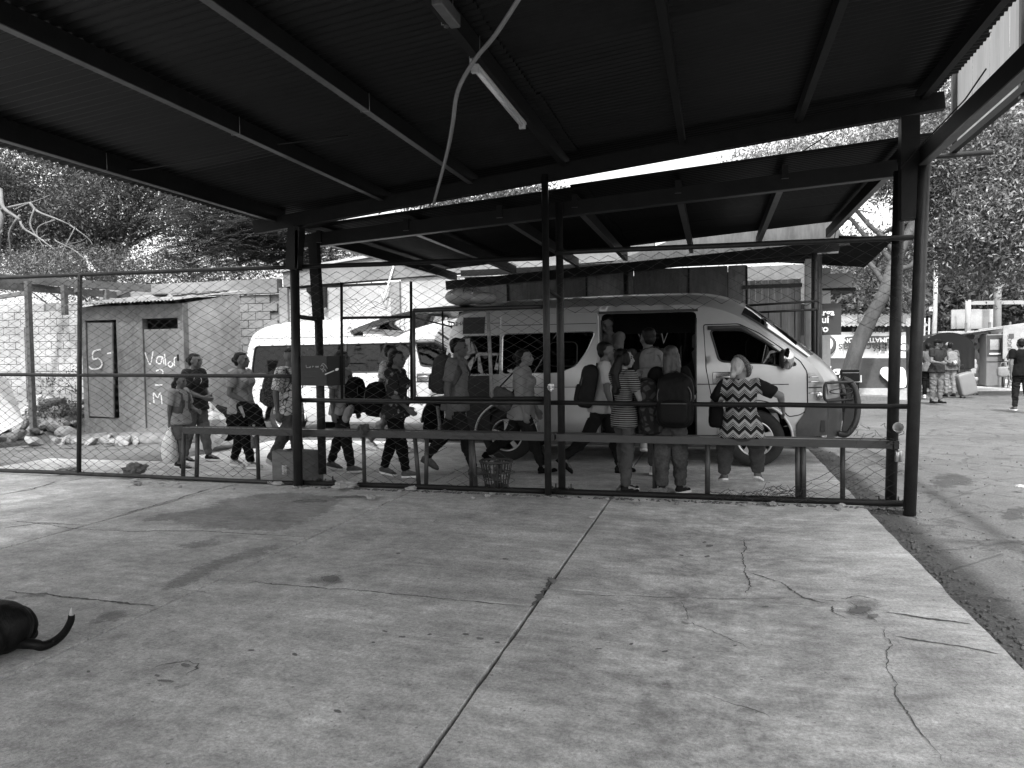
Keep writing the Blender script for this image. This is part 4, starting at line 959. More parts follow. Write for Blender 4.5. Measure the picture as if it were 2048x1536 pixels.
def make_van(root, paint_m, glass_m, opened):
    L = dict(local=True)
    sd = lambda s, o=0: (lambda x, z: (x, s*(hw(x, z)+o), z))
    outl = SIDE+BOT
    # roof, windscreen, bonnet, bumper
    iR, iW, iH, iB = 4*4, 9*4, 11*4, 14*4
    loft(iR-2, iW+1).build('roof', paint_m, root, True)
    loft(iW+1, iH, 0, -1, -.90, 2).build('pillar', paint_m, root, True); loft(iW+1, iH, 0, .90, 1, 2).build('pillar', paint_m, root, True)
    loft(iW+1, iH, 0, -.90, .90).build('windscreen', glass_m, root, True)
    loft(iW+1, iH, .004, -.93, -.87, 2).build('screen_seal', M_blk, root, True)
    loft(iH, iB).build('bonnet', paint_m, root, True); loft(iB, len(SIDE)-1, .01).build('bumper', M_grey_pl if opened else paint_m, root, True)
    if not opened:
        loft(0, iR-2).build('tailgate', paint_m, root, True)
    # far side
    far = panel(outl, [BAND, FWIN], sd(1)).build('side_panel', paint_m, root, True)
    panel(BAND, [], sd(1, -.012), .3).build('window', glass_m, far, True); panel(FWIN, [], sd(1, -.012), .3).build('window', glass_m, far, True)
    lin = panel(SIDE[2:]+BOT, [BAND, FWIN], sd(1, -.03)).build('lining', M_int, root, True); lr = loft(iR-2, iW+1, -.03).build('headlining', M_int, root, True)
    # near side
    if opened:
        near = panel(outl, [RWIN, SDOOR, FDOOR], sd(-1)).build('side_panel', paint_m, root, True)
        g1 = panel(RWIN, [], sd(-1, -.010), .3).build('window', glass_m, near, True)
        MB().tube([(p[0], -hw(*p)-.003, p[1]) for p in resamp(RWIN, .1)], .007, 6, closed=True).build('window_trim', M_chrome, g1, True)
        MB().box((2.85, -.86, .31), (1.22, .16, .03)).build('step', M_alloy, root, True)
        MB().tube([(2.24, -hw(2.24, z)-.002, z) for z in np.arange(.4, 1.97, .1)], .012, 6).build('door_seal', M_blk, near, True)
        MB().tube([(3.455, -hw(3.45, z)-.002, z) for z in np.arange(.4, 1.97, .1)], .014, 6).build('door_seal', M_blk, near, True)
        MB().beam((2.2, -hw(2.8, 2.0)-.006, 2.0), (3.48, -hw(2.8, 2.0)-.006, 2.0), .02, .035).build('door_rail', M_blk, near, True)
        MB().beam((.9, -hw(1.5, 1.12)-.004, 1.12), (2.2, -hw(1.5, 1.12)-.004, 1.12), .01, .03).build('door_rail', M_blk, near, True)
        # the sliding door pushed back over the rear window
        dw = roundpoly([(.90, 1.745), (2.17, 1.755), (2.06, 1.50), (1.92, 1.30), (1.70, 1.215), (.90, 1.205)], .07)
        DO = roundpoly([(.86, 2.0), (2.20, 2.0), (2.20, .36), (1.44, .36), (1.40, .62), (1.25, .78), (.93, .86), (.86, .9)], .05)
        door = panel(DO, [dw], sd(-1, .055)).build('sliding_door', paint_m, root, True)
        MB().tube([(p[0], -hw(*p)-.052, p[1]) for p in DO], .009, 6, closed=True).build('door_edge', paint_m, door, True)
        gl = panel(dw, [], sd(-1, .045), .3).build('window', glass_m, door, True)
        MB().tube([(p[0], -hw(*p)-.058, p[1]) for p in resamp(dw, .08)], .007, 6, closed=True).build('window_trim', M_chrome, door, True)
        MB().tube([(p[0], -hw(*p)-.056, p[1]) for p in roundrect(1.55, 1.93, 1.30, 1.62, .07)], .006, 6, closed=True).build('vent_frame', M_blk, door, True)
        for z in (1.86, 1.02): MB().tube([(x, -hw(x, z)-.0555, z) for x in np.arange(.88, 2.19, .1)], .004, 5).build('crease', M_seam, door, True)
        hx, hz_ = 2.10, 1.10; dpar, dy = door, .06
        MB().ell((hx, -hw(hx, hz_)-dy, hz_), (.045, .02, .10), Matrix.Rotation(R(14), 3, 'Y')).build('handle', M_chrome, door, True)
    else:
        near = panel(outl, [BAND, FDOOR], sd(-1)).build('side_panel', paint_m, root, True)
        g1 = panel(BAND, [], sd(-1, -.010), .3).build('window', glass_m, near, True)
        for x in (1.0, 2.22): MB().beam((x, -hw(x, 1.22)+.006, 1.22), (x, -hw(x, 1.75)+.006, 1.75), .05, .014).build('window_pillar', M_blk, near, True)
        MB().tube([(p[0], -hw(*p)-.002, p[1]) for p in resamp(BAND, .1)], .012, 6, closed=True).build('window_seal', M_blk, g1, True)
        for pl in ([(2.24, z) for z in np.arange(.42, 1.98, .12)], [(3.50, z) for z in np.arange(.42, 1.98, .12)], [(x, 1.98) for x in np.arange(2.24, 3.52, .12)], [(x, 1.90) for x in np.arange(.3, 3.5, .2)], [(x, .95) for x in np.arange(1.5, 3.5, .2)]):
            MB().tube([(p[0], -hw(*p)-.0005, p[1]) for p in pl], .005, 5).build('panel_seam', M_seam, near, True)
        hc = MB().box((3.33, -hw(3.33, 1.10)-.004, 1.10), (.30, .012, .16), bev=.005).build('handle_cup', M_chrome, near, True)
        MB().box((3.34, -hw(3.33, 1.10)-.016, 1.10), (.05, .014, .13), bev=.005).build('handle', M_blk, hc, True)
        MB().box((3.1, -hw(3.1, .66)-.003, .66), (.2, .006, .045)).build('marker', M_blk, near, True)
    # front door
    fd = panel(FDOOR, [FWIN], sd(-1, -.002)).build('front_door', paint_m, root, True)
    MB().tube([(p[0], -hw(*p)-.0008, p[1]) for p in FDOOR], .0065, 5, closed=True).build('door_gap', M_seam, fd, True)
    panel(FWIN, [], sd(-1, -.016), .3).build('window', glass_m, fd, True)
    MB().tube([(p[0], -hw(*p)+.001, p[1]) for p in FWIN], .014, 6, closed=True).build('window_seal', M_blk, fd, True)
    MB().tube([(x, -hw(x, 1.76)-.012, 1.765-max(0, x-4.0)*.62) for x in np.arange(3.60, 4.40, .08)], .026, 6).build('wind_deflector', M_grey_pl, fd, True)
    hb = MB().box((3.80, -hw(3.8, 1.13)-.004, 1.13), (.28, .014, .15), bev=.006).build('handle_cup', M_chrome, fd, True)
    MB().tube([(3.70, -hw(3.8, 1.13)-.02, 1.14), (3.80, -hw(3.8, 1.13)-.032, 1.145), (3.92, -hw(3.8, 1.13)-.018, 1.14)], .013, 6).build('handle', M_alloy, hb, True)
    mr = MB().ell((4.55, -1.00, 1.36), (.075, .10, .135), nu=16, nv=10).build('mirror', M_chrome, root, True)
    MB().ell((4.49, -.985, 1.36), (.045, .085, .12)).build('mirror_back', M_blk, mr, True); MB().tube([(4.58, -.80, 1.30), (4.54, -.97, 1.30)], .03, 6).build('mirror_arm', M_blk, mr, True)
    MB().tube([(x, -hw(x, 1.05)-.0008, 1.05-.006*(x-3.5)) for x in np.arange(3.47, 4.6, .1)], .006, 5).build('crease', M_seam if not opened else M_grey_pl, near, True)
    for z in (1.90,): MB().tube([(x, -hw(x, z)-.0008, z) for x in np.arange(.25, 2.2, .1)], .004, 5).build('crease', M_seam, near, True)
    # lamps
    hl_ = panel(roundpoly([(4.80, .84), (4.80, 1.18), (4.90, 1.19), (4.985, 1.05), (5.02, .84)], .03), [], sd(-1, .012), .05).build('headlight', M_alloy, root, True)
    panel(roundpoly([(4.80, .84), (4.80, 1.18), (4.90, 1.19), (4.985, 1.05), (5.02, .84)], .03), [], sd(-1, .024), .05).build('lens', M_lamp, hl_, True)
    for z in (.93, 1.0, 1.07, 1.13): MB().tube([(x, -hw(x, z)-.020, z) for x in np.arange(4.81, 5.0-(z-.9)*.3, .04)], .008, 5).build('reflector', M_chrome if z != 1.0 else M_blk, hl_, True)
    MB().ell((4.93, -hw(4.93, .9)-.01, .9), (.05, .02, .05)).build('bulb', M_chrome, hl_, True)
    hr = loft(iH+8, iB-1, .01, .55, .98, 6).build('headlight', M_alloy, root, True); hl2 = loft(iH+8, iB-1, .012, -.98, -.55, 6).build('headlight', M_alloy, root, True)
    loft(iH+8, iB-1, .012, -.5, .5, 10).build('grille', M_blk, root, True)
    # wheels
    for k, (x, z) in enumerate(WC):
        for s in (-1, 1):
            y0 = s*.90; r_ = .36
            ty = MB().lathe((x, y0, z), [(.22, -s*.2), (.345, -s*.2), (.36, -s*.16), (.36, -s*.04), (.345, -.0*s), (.30, s*.012), (.225, s*.006), (.215, -s*.02), (.21, -s*.19)], 36, 'Y', cap=False).build('wheel', M_tyre, root, True)
            if s > 0: continue
            MB().lathe((x, y0, z), [(.228, .004), (.222, -.006), (.205, .0), (.20, .03), (.19, .12)], 32, 'Y', cap=False).build('rim', M_alloy, ty, True)
            MB().lathe((x, y0+.05, z), [(.0, -.03), (.05, -.03), (.055, 0), (.2, .05), (.2, .06)], 24, 'Y').build('hub', M_blk, ty, True)
            for q in range(5):
                a = q*72+20; p0_ = Vector((x+.03*math.cos(R(a)), y0+.012, z+.03*math.sin(R(a)))); p1_ = Vector((x+.205*math.cos(R(a)), y0+.012, z+.205*math.sin(R(a))))
                MB().beam(p0_, p1_, .03, .06, (0, 1, 0) if False else (math.cos(R(a+90)), 0, math.sin(R(a+90)))).build('spoke', M_alloy, ty, True)
        for s in (-1,):
            MB().tube([(x+.445*math.cos(R(a)), s*(hw(x, .6)-.002), z+.445*math.sin(R(a))) for a in range(-4, 186, 8)], .018, 6).build('arch_lip', paint_m, root, True)
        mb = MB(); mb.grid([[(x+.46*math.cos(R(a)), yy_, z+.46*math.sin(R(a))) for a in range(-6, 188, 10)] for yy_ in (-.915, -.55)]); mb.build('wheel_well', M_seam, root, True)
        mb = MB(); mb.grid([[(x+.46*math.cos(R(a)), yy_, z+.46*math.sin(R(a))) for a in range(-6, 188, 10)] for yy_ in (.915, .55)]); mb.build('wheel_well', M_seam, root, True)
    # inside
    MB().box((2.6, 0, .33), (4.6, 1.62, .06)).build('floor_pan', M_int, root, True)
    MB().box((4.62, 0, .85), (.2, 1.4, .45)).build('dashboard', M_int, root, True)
    for x in ((.55, 1.35, 2.1) if opened else (.55, 1.35, 2.15, 2.95))+(3.75,):
        for y in (-.52, 0.0, .52):
            if opened and x > 1.9 and x < 3 and y < 0: continue
            sb2 = MB().box((x, y, .78), (.46, .48, .14), bev=.04).build('seat', M_seat, root, True)
            MB().box((x-.24, y, 1.15), (.13, .46, .72), Matrix.Rotation(R(-9), 4, 'Y'), bev=.04).build('seat_back', M_seat, sb2, True); MB().box((x-.30, y, 1.60), (.10, .26, .2), bev=.03).build('headrest', M_seat, sb2, True)
    MB().tube([(4.25, .38, 1.18), (4.33, .30, 1.12), (4.33, .46, 1.12)], .015, 6).build('column', M_int, root, True)
    return near
silver = thing('passenger_van', 'silver high roofed passenger van with side door open and tailgate raised', 'van', (-3.68, 10.64, -.0))
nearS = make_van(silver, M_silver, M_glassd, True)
# raised tailgate
tgp = [(.24, 2.17), (-.25, 2.14), (-.75, 2.06), (-1.20, 1.94), (-1.46, 1.84)]
tg = MB(); rows = []
for (x, z) in cat(tgp, 4): rows.append([(x, t*.80, z+.03*(1-abs(t)**2)) for t in np.linspace(-1, 1, 9)])
tg.grid(rows); low = [[(p[0]+.012, p[1]*.97, p[2]-.055) for p in r_] for r_ in rows]; tg.grid(low)
tg.grid([[r_[0] for r_ in rows], [r_[0] for r_ in low]]); tg.grid([[r_[-1] for r_ in rows], [r_[-1] for r_ in low]]); tg.grid([rows[-1], low[-1]])
tgo = tg.build('tailgate', M_silver, silver, True)
MB().grid([[(x, y, z-.062) for y in (-.62, .62)] for (x, z) in cat(tgp, 4)[5:13]]).build('window', M_glassd, tgo, True)
MB().box((-1.40, -.66, 1.80), (.14, .05, .05)).build('latch', M_blk, tgo, True)
for s in (-1, 1): MB().tube([(.18, s*.72, 1.85), (-.5, s*.74, 2.02)], .012, 6).build('gas_strut', M_blk, tgo, True)
MB().box((.10, 0, .5), (.08, 1.5, .16)).build('rear_bumper', M_grey_pl, silver, True)
# bull bar
bbm = M_blk
for s in (-1, 1):
    MB().tube(cat([(5.20, s*.50, .40), (5.30, s*.52, .40), (5.40, s*.52, .56), (5.42, s*.52, .80), (5.36, s*.52, 1.02), (5.24, s*.52, 1.10)], 5), .040, 10).build('bull_bar', bbm, silver, True)
    lp_ = []
    for (u, v_) in roundrect(0, 1, .84, 1.06, .06): lp_.append((4.98+.38*(1-(1-u)**1.6), s*(.90-.38*u), v_))
    MB().tube(lp_, .017, 8, closed=True).build('lamp_guard', bbm, silver, True)
    MB().tube([(4.985+.38*(1-(1-(.1+.8*u))**1.6), s*(.90-.38*(.1+.8*u)), .95+.035*w_) for u, w_ in [(math.cos(a)*.5+.5, math.sin(a)) for a in np.linspace(0, 2*math.pi, 16, endpoint=False)]], .007, 6, closed=True).build('lamp_guard', M_steel2, silver, True)
for z in (.62, .85, 1.02): MB().tube([(5.40 if z < .9 else 5.36, -.52, z), (5.44 if z < .9 else 5.40, 0, z), (5.40 if z < .9 else 5.36, .52, z)], .024, 8).build('bull_bar', bbm, silver, True)
MB().box((5.33, -.52, .72), (.13, .02, .60), Matrix.Rotation(R(6), 4, 'Y'), bev=.008).build('bar_plate', bbm, silver, True)
bs = panel(roundpoly([(4.78, .80), (5.04, .80), (5.045, .40), (4.66, .37), (4.66, .55), (4.76, .68)], .03), [], lambda x, z: (x, -hw(x, z)-.014, z), .08).build('bumper_corner', M_grey_pl, silver, True)
MB().box((4.98, -hw(4.98, .52)-.02, .52), (.05, .02, .14)).build('fog_lamp', M_blk, bs, True)
MB().box((4.60, -.80, .30), (.28, .1, .05)).build('tow_step', M_blk, silver, True)
# white sticker strip with arrows by the front arch, dark rectangles and lettering by the rear corner
st = panel([(4.62-.35+.37, .40), (4.79, .40), (4.79, .47), (4.64, .47)], [], lambda x, z: (x, -hw(x, z)-.004, z), .1).build('sticker', M_render, silver, True)
for i in range(3):
    x = 4.66+i*.048
for i, x in enumerate((4.655, 4.70, 4.745)):
    MB().prism([(x+.03, .415), (x+.012, .435), (x+.03, .455), (x+.018, .455), (x, .435), (x+.018, .415)], 0, .001, lambda p, q, h: (p, -hw(p, q)-.0065-h, q)).build('arrow', M_blk, st, True)
M_patch = mat('dark_rectangle', .02, .6, var=.2)  # plain dark tone for both rectangles
for (x0, x1, z0, z1) in ((.30, .62, 1.76, 1.99), (.36, .70, .42, 1.18)):
    panel([(x0, z0), (x1, z0), (x1, z1), (x0, z1)], [], lambda x, z: (x, -hw(x, z)-.003, z), .1).build('patch', M_patch, silver, True)
def side_text(body, size, x, z, ma): text('lettering', body, size, facing(Vector((x-3.68, 10.64-hw(x, z)-.006, z))), ma, silver)
side_text('8132 1500', .075, .17+.06, 1.90, M_blk); side_text('Taxi', .10, .45+.1, .50, M_blk); side_text('Interlocal', .10, .62, .40, M_blk)
white = thing('passenger_van', 'white high roofed passenger van parked before the white wall with doors shut', 'van', (-8.87, 13.42, -.05))
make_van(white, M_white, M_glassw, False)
# wrapped bundle on the silver van's roof
c_ = V(918, 602, 10.3)
mb = MB(); mb.ell(c_+Vector((.05, 0, .06)), (.26, .2, .13), nu=18, nv=12); mb.ell(c_+Vector((.35, 0, .03)), (.22, .17, .09), nu=16, nv=10)
bn = thing('roof_bundle', 'pale plastic wrapped bundle tied on the silver van roof', 'bundle', tuple(c_)); mb.build('sack', mat('sack_plastic', .4, .4, var=.25, scale=6, bump=.01, bscale=9), bn)
for dx in (-.08, .08, .22): MB().tube([(c_.x+dx+.05, c_.y+.205*math.cos(a), c_.z+.06+.135*math.sin(a)) for a in np.linspace(0, math.pi, 9)], .006, 5).build('cord', M_chrome, bn)
# ================================================================== people
def remesh(mb, voxel, smooth=4, fold=0.0, fscale=9.0, seed=0.0, stretch=(1, 1, .55)):
    """union of overlapping closed shapes -> one continuous smooth surface"""
    me = mb.mesh('tmp'); o = bpy.data.objects.new('tmp', me); col.objects.link(o)
    m1 = o.modifiers.new('r', 'REMESH'); m1.mode = 'VOXEL'; m1.voxel_size = voxel; m1.use_smooth_shade = True
    m2 = o.modifiers.new('s', 'SMOOTH'); m2.factor = .5; m2.iterations = smooth
    dg = bpy.context.evaluated_depsgraph_get(); out = bpy.data.meshes.new_from_object(o.evaluated_get(dg)); bpy.data.objects.remove(o); bpy.data.meshes.remove(me)
    if fold:
        n = len(out.vertices); co = np.empty(n*3, np.float32); no = np.empty(n*3, np.float32); out.vertices.foreach_get('co', co); out.vertices.foreach_get('normal', no); co = co.reshape(-1, 3); no = no.reshape(-1, 3)
        st = np.array(stretch)
        ds = np.array([noise.noise(Vector(p*st*fscale)+Vector((seed, seed*2, 0))) + .5*noise.noise(Vector(p*st*fscale*2.3)+Vector((0, seed, 3))) for p in co])
        ds = 1-np.abs(ds)*2.2                                                    # ridged: reads as creases
        out.vertices.foreach_set('co', (co+no*(ds*fold)[:, None]).reshape(-1).astype(np.float32))
    out.polygons.foreach_set('use_smooth', [True]*len(out.polygons)); out.update(); return out
def link_mesh(name, me, ma, parent):
    me.name = name; me.materials.clear(); me.materials.append(ma); o = bpy.data.objects.new(name, me); col.objects.link(o); o.parent = parent; return o
def caps(mb, p0, r0, p1, r1, flat1=False, flat0=False, n=12):
    p0, p1 = Vector(p0), Vector(p1); d = p1-p0; L_ = d.length
    if L_ < 1e-5: d = Vector((0, 0, 1)); L_ = 1e-5
    d.normalize(); prof = []
    if not flat0: prof += [(r0*math.cos(R(a)), -r0*math.sin(R(a))) for a in (80, 55, 28)]
    prof += [(r0, 0), (r1, L_)]
    if not flat1: prof += [(r1*math.cos(R(a)), L_+r1*math.sin(R(a))) for a in (28, 55, 80)]
    a_ = d.orthogonal().normalized(); b_ = d.cross(a_); vs = []
    for r_, h_ in prof:
        for j in range(n): t = 2*math.pi*j/n; vs.append(p0+d*h_+(a_*math.cos(t)+b_*math.sin(t))*r_)
    k = len(prof); fs = [(i*n+j, i*n+(j+1) % n, (i+1)*n+(j+1) % n, (i+1)*n+j) for i in range(k-1) for j in range(n)]+[list(reversed(range(n))), [(k-1)*n+j for j in range(n)]]
    mb.add(vs, fs, True)
def rings(mb, rs, n=16):
    """closed loft through elliptical rings (centre, rx, ry, 3x3)"""
    vs = []
    for c, rx, ry, rot_ in rs:
        for j in range(n):
            t = 2*math.pi*j/n; q = Vector((rx*math.cos(t), ry*math.sin(t), 0)); 
            q.x *= 1.0; vs.append(Vector(c)+rot_ @ q)
    k = len(rs); fs = [(i*n+j, i*n+(j+1) % n, (i+1)*n+(j+1) % n, (i+1)*n+j) for i in range(k-1) for j in range(n)]+[list(reversed(range(n))), [(k-1)*n+j for j in range(n)]]
    mb.add(vs, fs, True)
def cloth(name, v, var=.2, rough=.9, scale=9):
    return mat(name, v*.6 if v > .06 else v*.42, rough, 0, var=var, scale=scale, bump=.0012, bscale=120, spec=.25 if v > .2 else .07)
SKIN = {k: mat('skin_'+k, v, .55, 0, var=.08, scale=14, spec=.35) for k, v in (('light', .17), ('mid', .095), ('dark', .06))}
M_hair = mat('black_hair', .005, .55, 0, var=.5, scale=30, stretch=(1, 1, .15), bump=.003, bscale=60, spec=.2)
M_hairb = mat('brown_hair', .022, .5, 0, var=.5, scale=30, stretch=(1, 1, .12), bump=.003, bscale=60)
M_hairg = mat('grey_hair', .36, .6, 0, var=.35, scale=30, stretch=(1, 1, .3), bump=.004, bscale=50)
M_eye = mat('dark_eye', .012, .7, var=.1); M_lip = mat('lips', .12, .5, var=.1)
M_sole = mat('white_sole', .62, .6, var=.12, scale=20); M_shoe_d = cloth('dark_shoe', .03); M_shoe_w = cloth('white_shoe', .62, .08); M_shoe_g = cloth('grey_shoe', .12)
PEOPLE = {}
def person(key, label, px, h, head=0.0, skin='mid', hair='short', hairm=None, shirt=None, pants=None, shoe=None, sole=None, sleeve=.55, shirt_len=.02, pant_len=1.0, fat=1.0, bust=0, lean=3, legs=((18, 6, 0), (-16, 12, 18)), arms=((-14, 8, 12, 0), (16, 8, 18, 0)), hyaw=0, hpit=0, female=False, vox=.0085, loc=None, zoff=None, flare=1.0, sub='people in the boarding queue', pelvis=None, roll=0, collar=True, cat_='person', fold=.0095):
    hd = R(head); bh = h
    P0 = Vector((0, 0, 0)); LR = Matrix.Rotation(R(lean), 3, 'Y')
    sp = lambda t, x=0, y=0: LR @ Vector((x*bh, y*bh, t*bh))
    shw = (.098 if female else .108)*min(1.12, .9+.1*fat)
    J = {'pelvis': P0, 'neck': sp(.318), 'chest': sp(.22)}
    skinp, shirtp, pantp = MB(), MB(), MB()
    # ---- legs
    feet = []
    for i, s in enumerate((1, -1)):                       # 0 = left leg, 1 = right leg
        a, kf, fp = legs[i][:3]; yaw_ = R(legs[i][3]) if len(legs[i]) > 3 else 0.0
        RZ = Matrix.Rotation(yaw_, 3, 'Z')
        hip = Vector((0, s*.05*bh, -.005*bh)); th = RZ @ Vector((math.sin(R(a)), 0, -math.cos(R(a)))); sh_ = RZ @ Vector((math.sin(R(a-kf)), 0, -math.cos(R(a-kf))))
        knee = hip+th*.245*bh+Vector((0, s*.003*bh, 0)); ank = knee+sh_*.238*bh
        J['knee%d' % i] = knee; J['ank%d' % i] = ank
        caps(skinp, hip, .05*bh*fat, knee, .032*bh); caps(skinp, knee, .033*bh, ank, .020*bh); cm = knee.lerp(ank, .28)-RZ @ Vector((.008*bh, 0, 0)); skinp.ell(cm, (.033*bh, .031*bh, .06*bh))
        t_end = pant_len
        if pants is not None:
            r1 = .055*bh*fat; rk = .043*bh*(.5+.5*fat)*flare
            if t_end >= 1: caps(pantp, hip, r1, knee, rk); e = knee.lerp(ank, min(t_end-.02, 1.0) if t_end < 1.5 else 1); caps(pantp, knee, rk, ank+Vector((0, 0, .012*bh)), .030*bh*flare, flat1=True); pantp.ell(cm, (.040*bh, .038*bh, .06*bh))
            elif t_end > .55: e = knee.lerp(ank, (t_end-.5)*2); caps(pantp, hip, r1, knee, rk); caps(pantp, knee, rk, e, .038*bh*flare, flat1=True)
            else: e = hip.lerp(knee, t_end*2); caps(pantp, hip, r1*1.02, e, .056*bh*fat, flat1=True)
        fd_ = RZ @ Vector((math.cos(R(fp)), 0, -math.sin(R(fp)))); fu = RZ @ Vector((math.sin(R(fp)), 0, math.cos(R(fp))))
        feet.append((ank, fd_, fu, yaw_)); caps(skinp, ank, .02*bh, ank+fd_*.075*bh-fu*.022*bh, .018*bh)
    # ---- torso
    f = fat
    f = fat = fat*.94
    tor = [(-.055, .060*f, .086*f, 0), (.0, .066*f, .095*f, -.004), (.06, .062*f, .086*f, .004*f), (.12, .058*f+.004*(f-1), .074*f, .006*f), (.18, .063*f, .083*(.4+.6*f), .006), (.235, .064*(.4+.6*f), .095, .002), (.275, .052, .094, -.004), (.302, .040, .062, -.006), (.318, .034, .040, -.004)]
    rings(skinp, [(sp(t, x), rx*bh*.93, ry*bh*.93, LR) for t, rx, ry, x in tor])
    ls = [q for q in tor if q[0] >= -.055-.06]; lo = -shirt_len-.03
    st_ = [(lo, .088*f, .120*f, -.004), (lo+.02, .087*f, .119*f, -.004)]+[(q[0], q[1]+(.017 if q[0] < .03 else .010 if q[0] < .07 else 0), q[2]+(.020 if q[0] < .03 else .011 if q[0] < .07 else 0), q[3]) for q in tor if q[0] > lo+.03]
    if shirt is not None:
        rings(shirtp, [(sp(t, x), (rx+.008)*bh, (ry+.008)*bh, LR) for t, rx, ry, x in st_[:-1]])
        if collar: rings(shirtp, [(sp(.295, -.004), .046*bh, .056*bh, LR), (sp(.325, -.002), .038*bh, .040*bh, LR)])
    if bust:
        for s in (1, -1): (shirtp if shirt is not None else skinp).ell(sp(.215, .052*f, s*.042), (.042*bh*bust, .042*bh*bust, .046*bh*bust))
    if pants is not None: rings(pantp, [(sp(-.075), .058*f*bh, .085*f*bh, LR), (sp(-.05), .066*f*bh, .096*f*bh, LR), (sp(.0, -.002), .068*f*bh, .100*f*bh, LR), (sp(.035), .062*f*bh, .090*f*bh, LR)]); pantp.ell(sp(-.03, -.028), (.048*bh*f, .083*bh*f, .055*bh*f))
    # ---- arms
    for i, s in enumerate((1, -1)):
        a, ab, e, inn = arms[i]; S = sp(.287, -.004, s*shw)
        u = Vector((math.sin(R(a))*math.cos(R(ab)), s*math.sin(R(ab)), -math.cos(R(a))*math.cos(R(ab)))); el = S+u*.172*bh
        fdir = Vector((math.sin(R(a+e)), -s*math.tan(R(inn)), -math.cos(R(a+e)))).normalized(); wr = el+fdir*.145*bh
        J['sho%d' % i], J['elb%d' % i], J['wri%d' % i] = S, el, wr
        caps(skinp, S, .032*bh, el, .024*bh*(.6+.4*f)); caps(skinp, el, .025*bh*(.6+.4*f), wr, .0155*bh); skinp.ell(el.lerp(wr, .25), (.024*bh, .024*bh, .03*bh))
        # hand: palm and five fingers, a little curled
        side = Vector((0, -s, 0)); 
        if abs(fdir.dot(side)) > .9: side = Vector((1, 0, 0))
        pn = (side-fdir*side.dot(fdir)).normalized(); ax = fdir.cross(pn).normalized()             # pn = palm normal, ax = across the palm
        if ax.dot(Vector((1, 0, 0.3))) < 0: ax = -ax
        palm = wr+fdir*.026*bh; J['hand%d' % i] = wr+fdir*.05*bh
        rot_ = Matrix((ax, pn, fdir)).transposed(); skinp.ell(palm, (.026*bh, .012*bh, .034*bh), rot_)
        for q, ln in enumerate((.040, .045, .042, .033)):
            b_ = wr+fdir*.050*bh+ax*(.018-.012*q)*bh; m_ = b_+(fdir*.9+pn*.25)*ln*.55*bh; t_ = m_+(fdir*.65+pn*.7)*ln*.5*bh
            caps(skinp, b_, .0068*bh, m_, .0062*bh, n=7); caps(skinp, m_, .0062*bh, t_, .0052*bh, n=7)
        b_ = wr+fdir*.014*bh+ax*.018*bh; m_ = b_+(fdir*.7+ax*.55+pn*.3)*.026*bh; caps(skinp, b_, .0085*bh, m_, .0072*bh, n=7); caps(skinp, m_, .0072*bh, m_+(fdir*.9+pn*.3)*.022*bh, .006*bh, n=7)
        if shirt is not None and sleeve > 0:
            rs_ = .042*bh*(.6+.4*f)
            if sleeve <= 1: caps(shirtp, S, rs_*1.05, S.lerp(el, sleeve), rs_*.92, flat1=True)
            else: caps(shirtp, S, rs_*1.05, el, rs_*.82); caps(shirtp, el, rs_*.82, el.lerp(wr, sleeve-1), rs_*.62, flat1=True)
            shirtp.ell(S-Vector((0, s*.012*bh, .0)), (.045*bh, .04*bh, .042*bh))
    # ---- head
    HR = Matrix.Rotation(R(hyaw), 3, 'Z') @ Matrix.Rotation(R(hpit+lean*.4), 3, 'Y') @ Matrix.Rotation(R(roll), 3, 'X')
    nk = J['neck']; hc = nk+Vector((.016*bh, 0, .082*bh)); J['head'] = hc
    hp_ = lambda x, y, z: hc+HR @ Vector((x*bh, y*bh, z*bh))
    caps(skinp, nk-LR @ Vector((0, 0, .03*bh)), .036*bh*(.7+.3*f), hp_(-.01, 0, -.035), .032*bh*(.7+.3*f))
    skinp.ell(hp_(-.004, 0, .012), (.058*bh, .046*bh, .056*bh), HR, 20, 14); skinp.ell(hp_(.012, 0, -.022), (.042*bh, .038*bh*(.8+.2*f), .044*bh), HR, 16, 12); skinp.ell(hp_(.038, 0, -.052), (.014*bh, .018*bh, .013*bh), HR)
    caps(skinp, hp_(.054, 0, .006), .0065*bh, hp_(.064, 0, -.016), .0085*bh, n=8); skinp.ell(hp_(.050, 0, .018), (.010*bh, .03*bh, .008*bh), HR); skinp.ell(hp_(.050, 0, -.034), (.010*bh, .016*bh, .010*bh), HR)
    for s in (1, -1): skinp.ell(hp_(-.004, s*.046, -.006), (.012*bh, .005*bh, .019*bh), HR); skinp.ell(hp_(.040, s*.026, -.012), (.014*bh, .014*bh, .014*bh), HR)
    # ---- ground the figure
    lows = []
    for ank, fd_, fu, yw in feet:
        for q in (ank-fd_*.03*bh-fu*.045*bh, ank+fd_*.10*bh-fu*.045*bh): lows.append(q.z)
    zg = -min(lows) if zoff is None else zoff
    base = loc if loc is not None else G(*px)
    # feet middle over the given point
    fm = (feet[0][0]+feet[1][0])*.5 if zoff is None else Vector((0, 0, 0))
    RH = Matrix.Rotation(hd, 3, 'Z'); org = Vector(base)-RH @ Vector((fm.x, fm.y, 0)); 
    t = thing('person', label, cat_, (org.x, org.y, base.z if loc is not None else 0), hd, sub)
    sh = Matrix.Translation((0, 0, zg))
    def fin(me): me.transform(sh); return me
    bo = link_mesh('body', fin(remesh(skinp, vox, 3)), SKIN[skin], t)
    if pants is not None: link_mesh('trousers' if pant_len > .6 else 'shorts', fin(remesh(pantp, max(.011, vox), 4, fold*1.15, 9, len(PEOPLE)*1.7, (1, 1, 1.3))), pants, t)
    if shirt is not None: link_mesh('shirt', fin(remesh(shirtp, max(.011, vox), 5, fold, 7.5, len(PEOPLE)*2.3+5)), shirt, t)
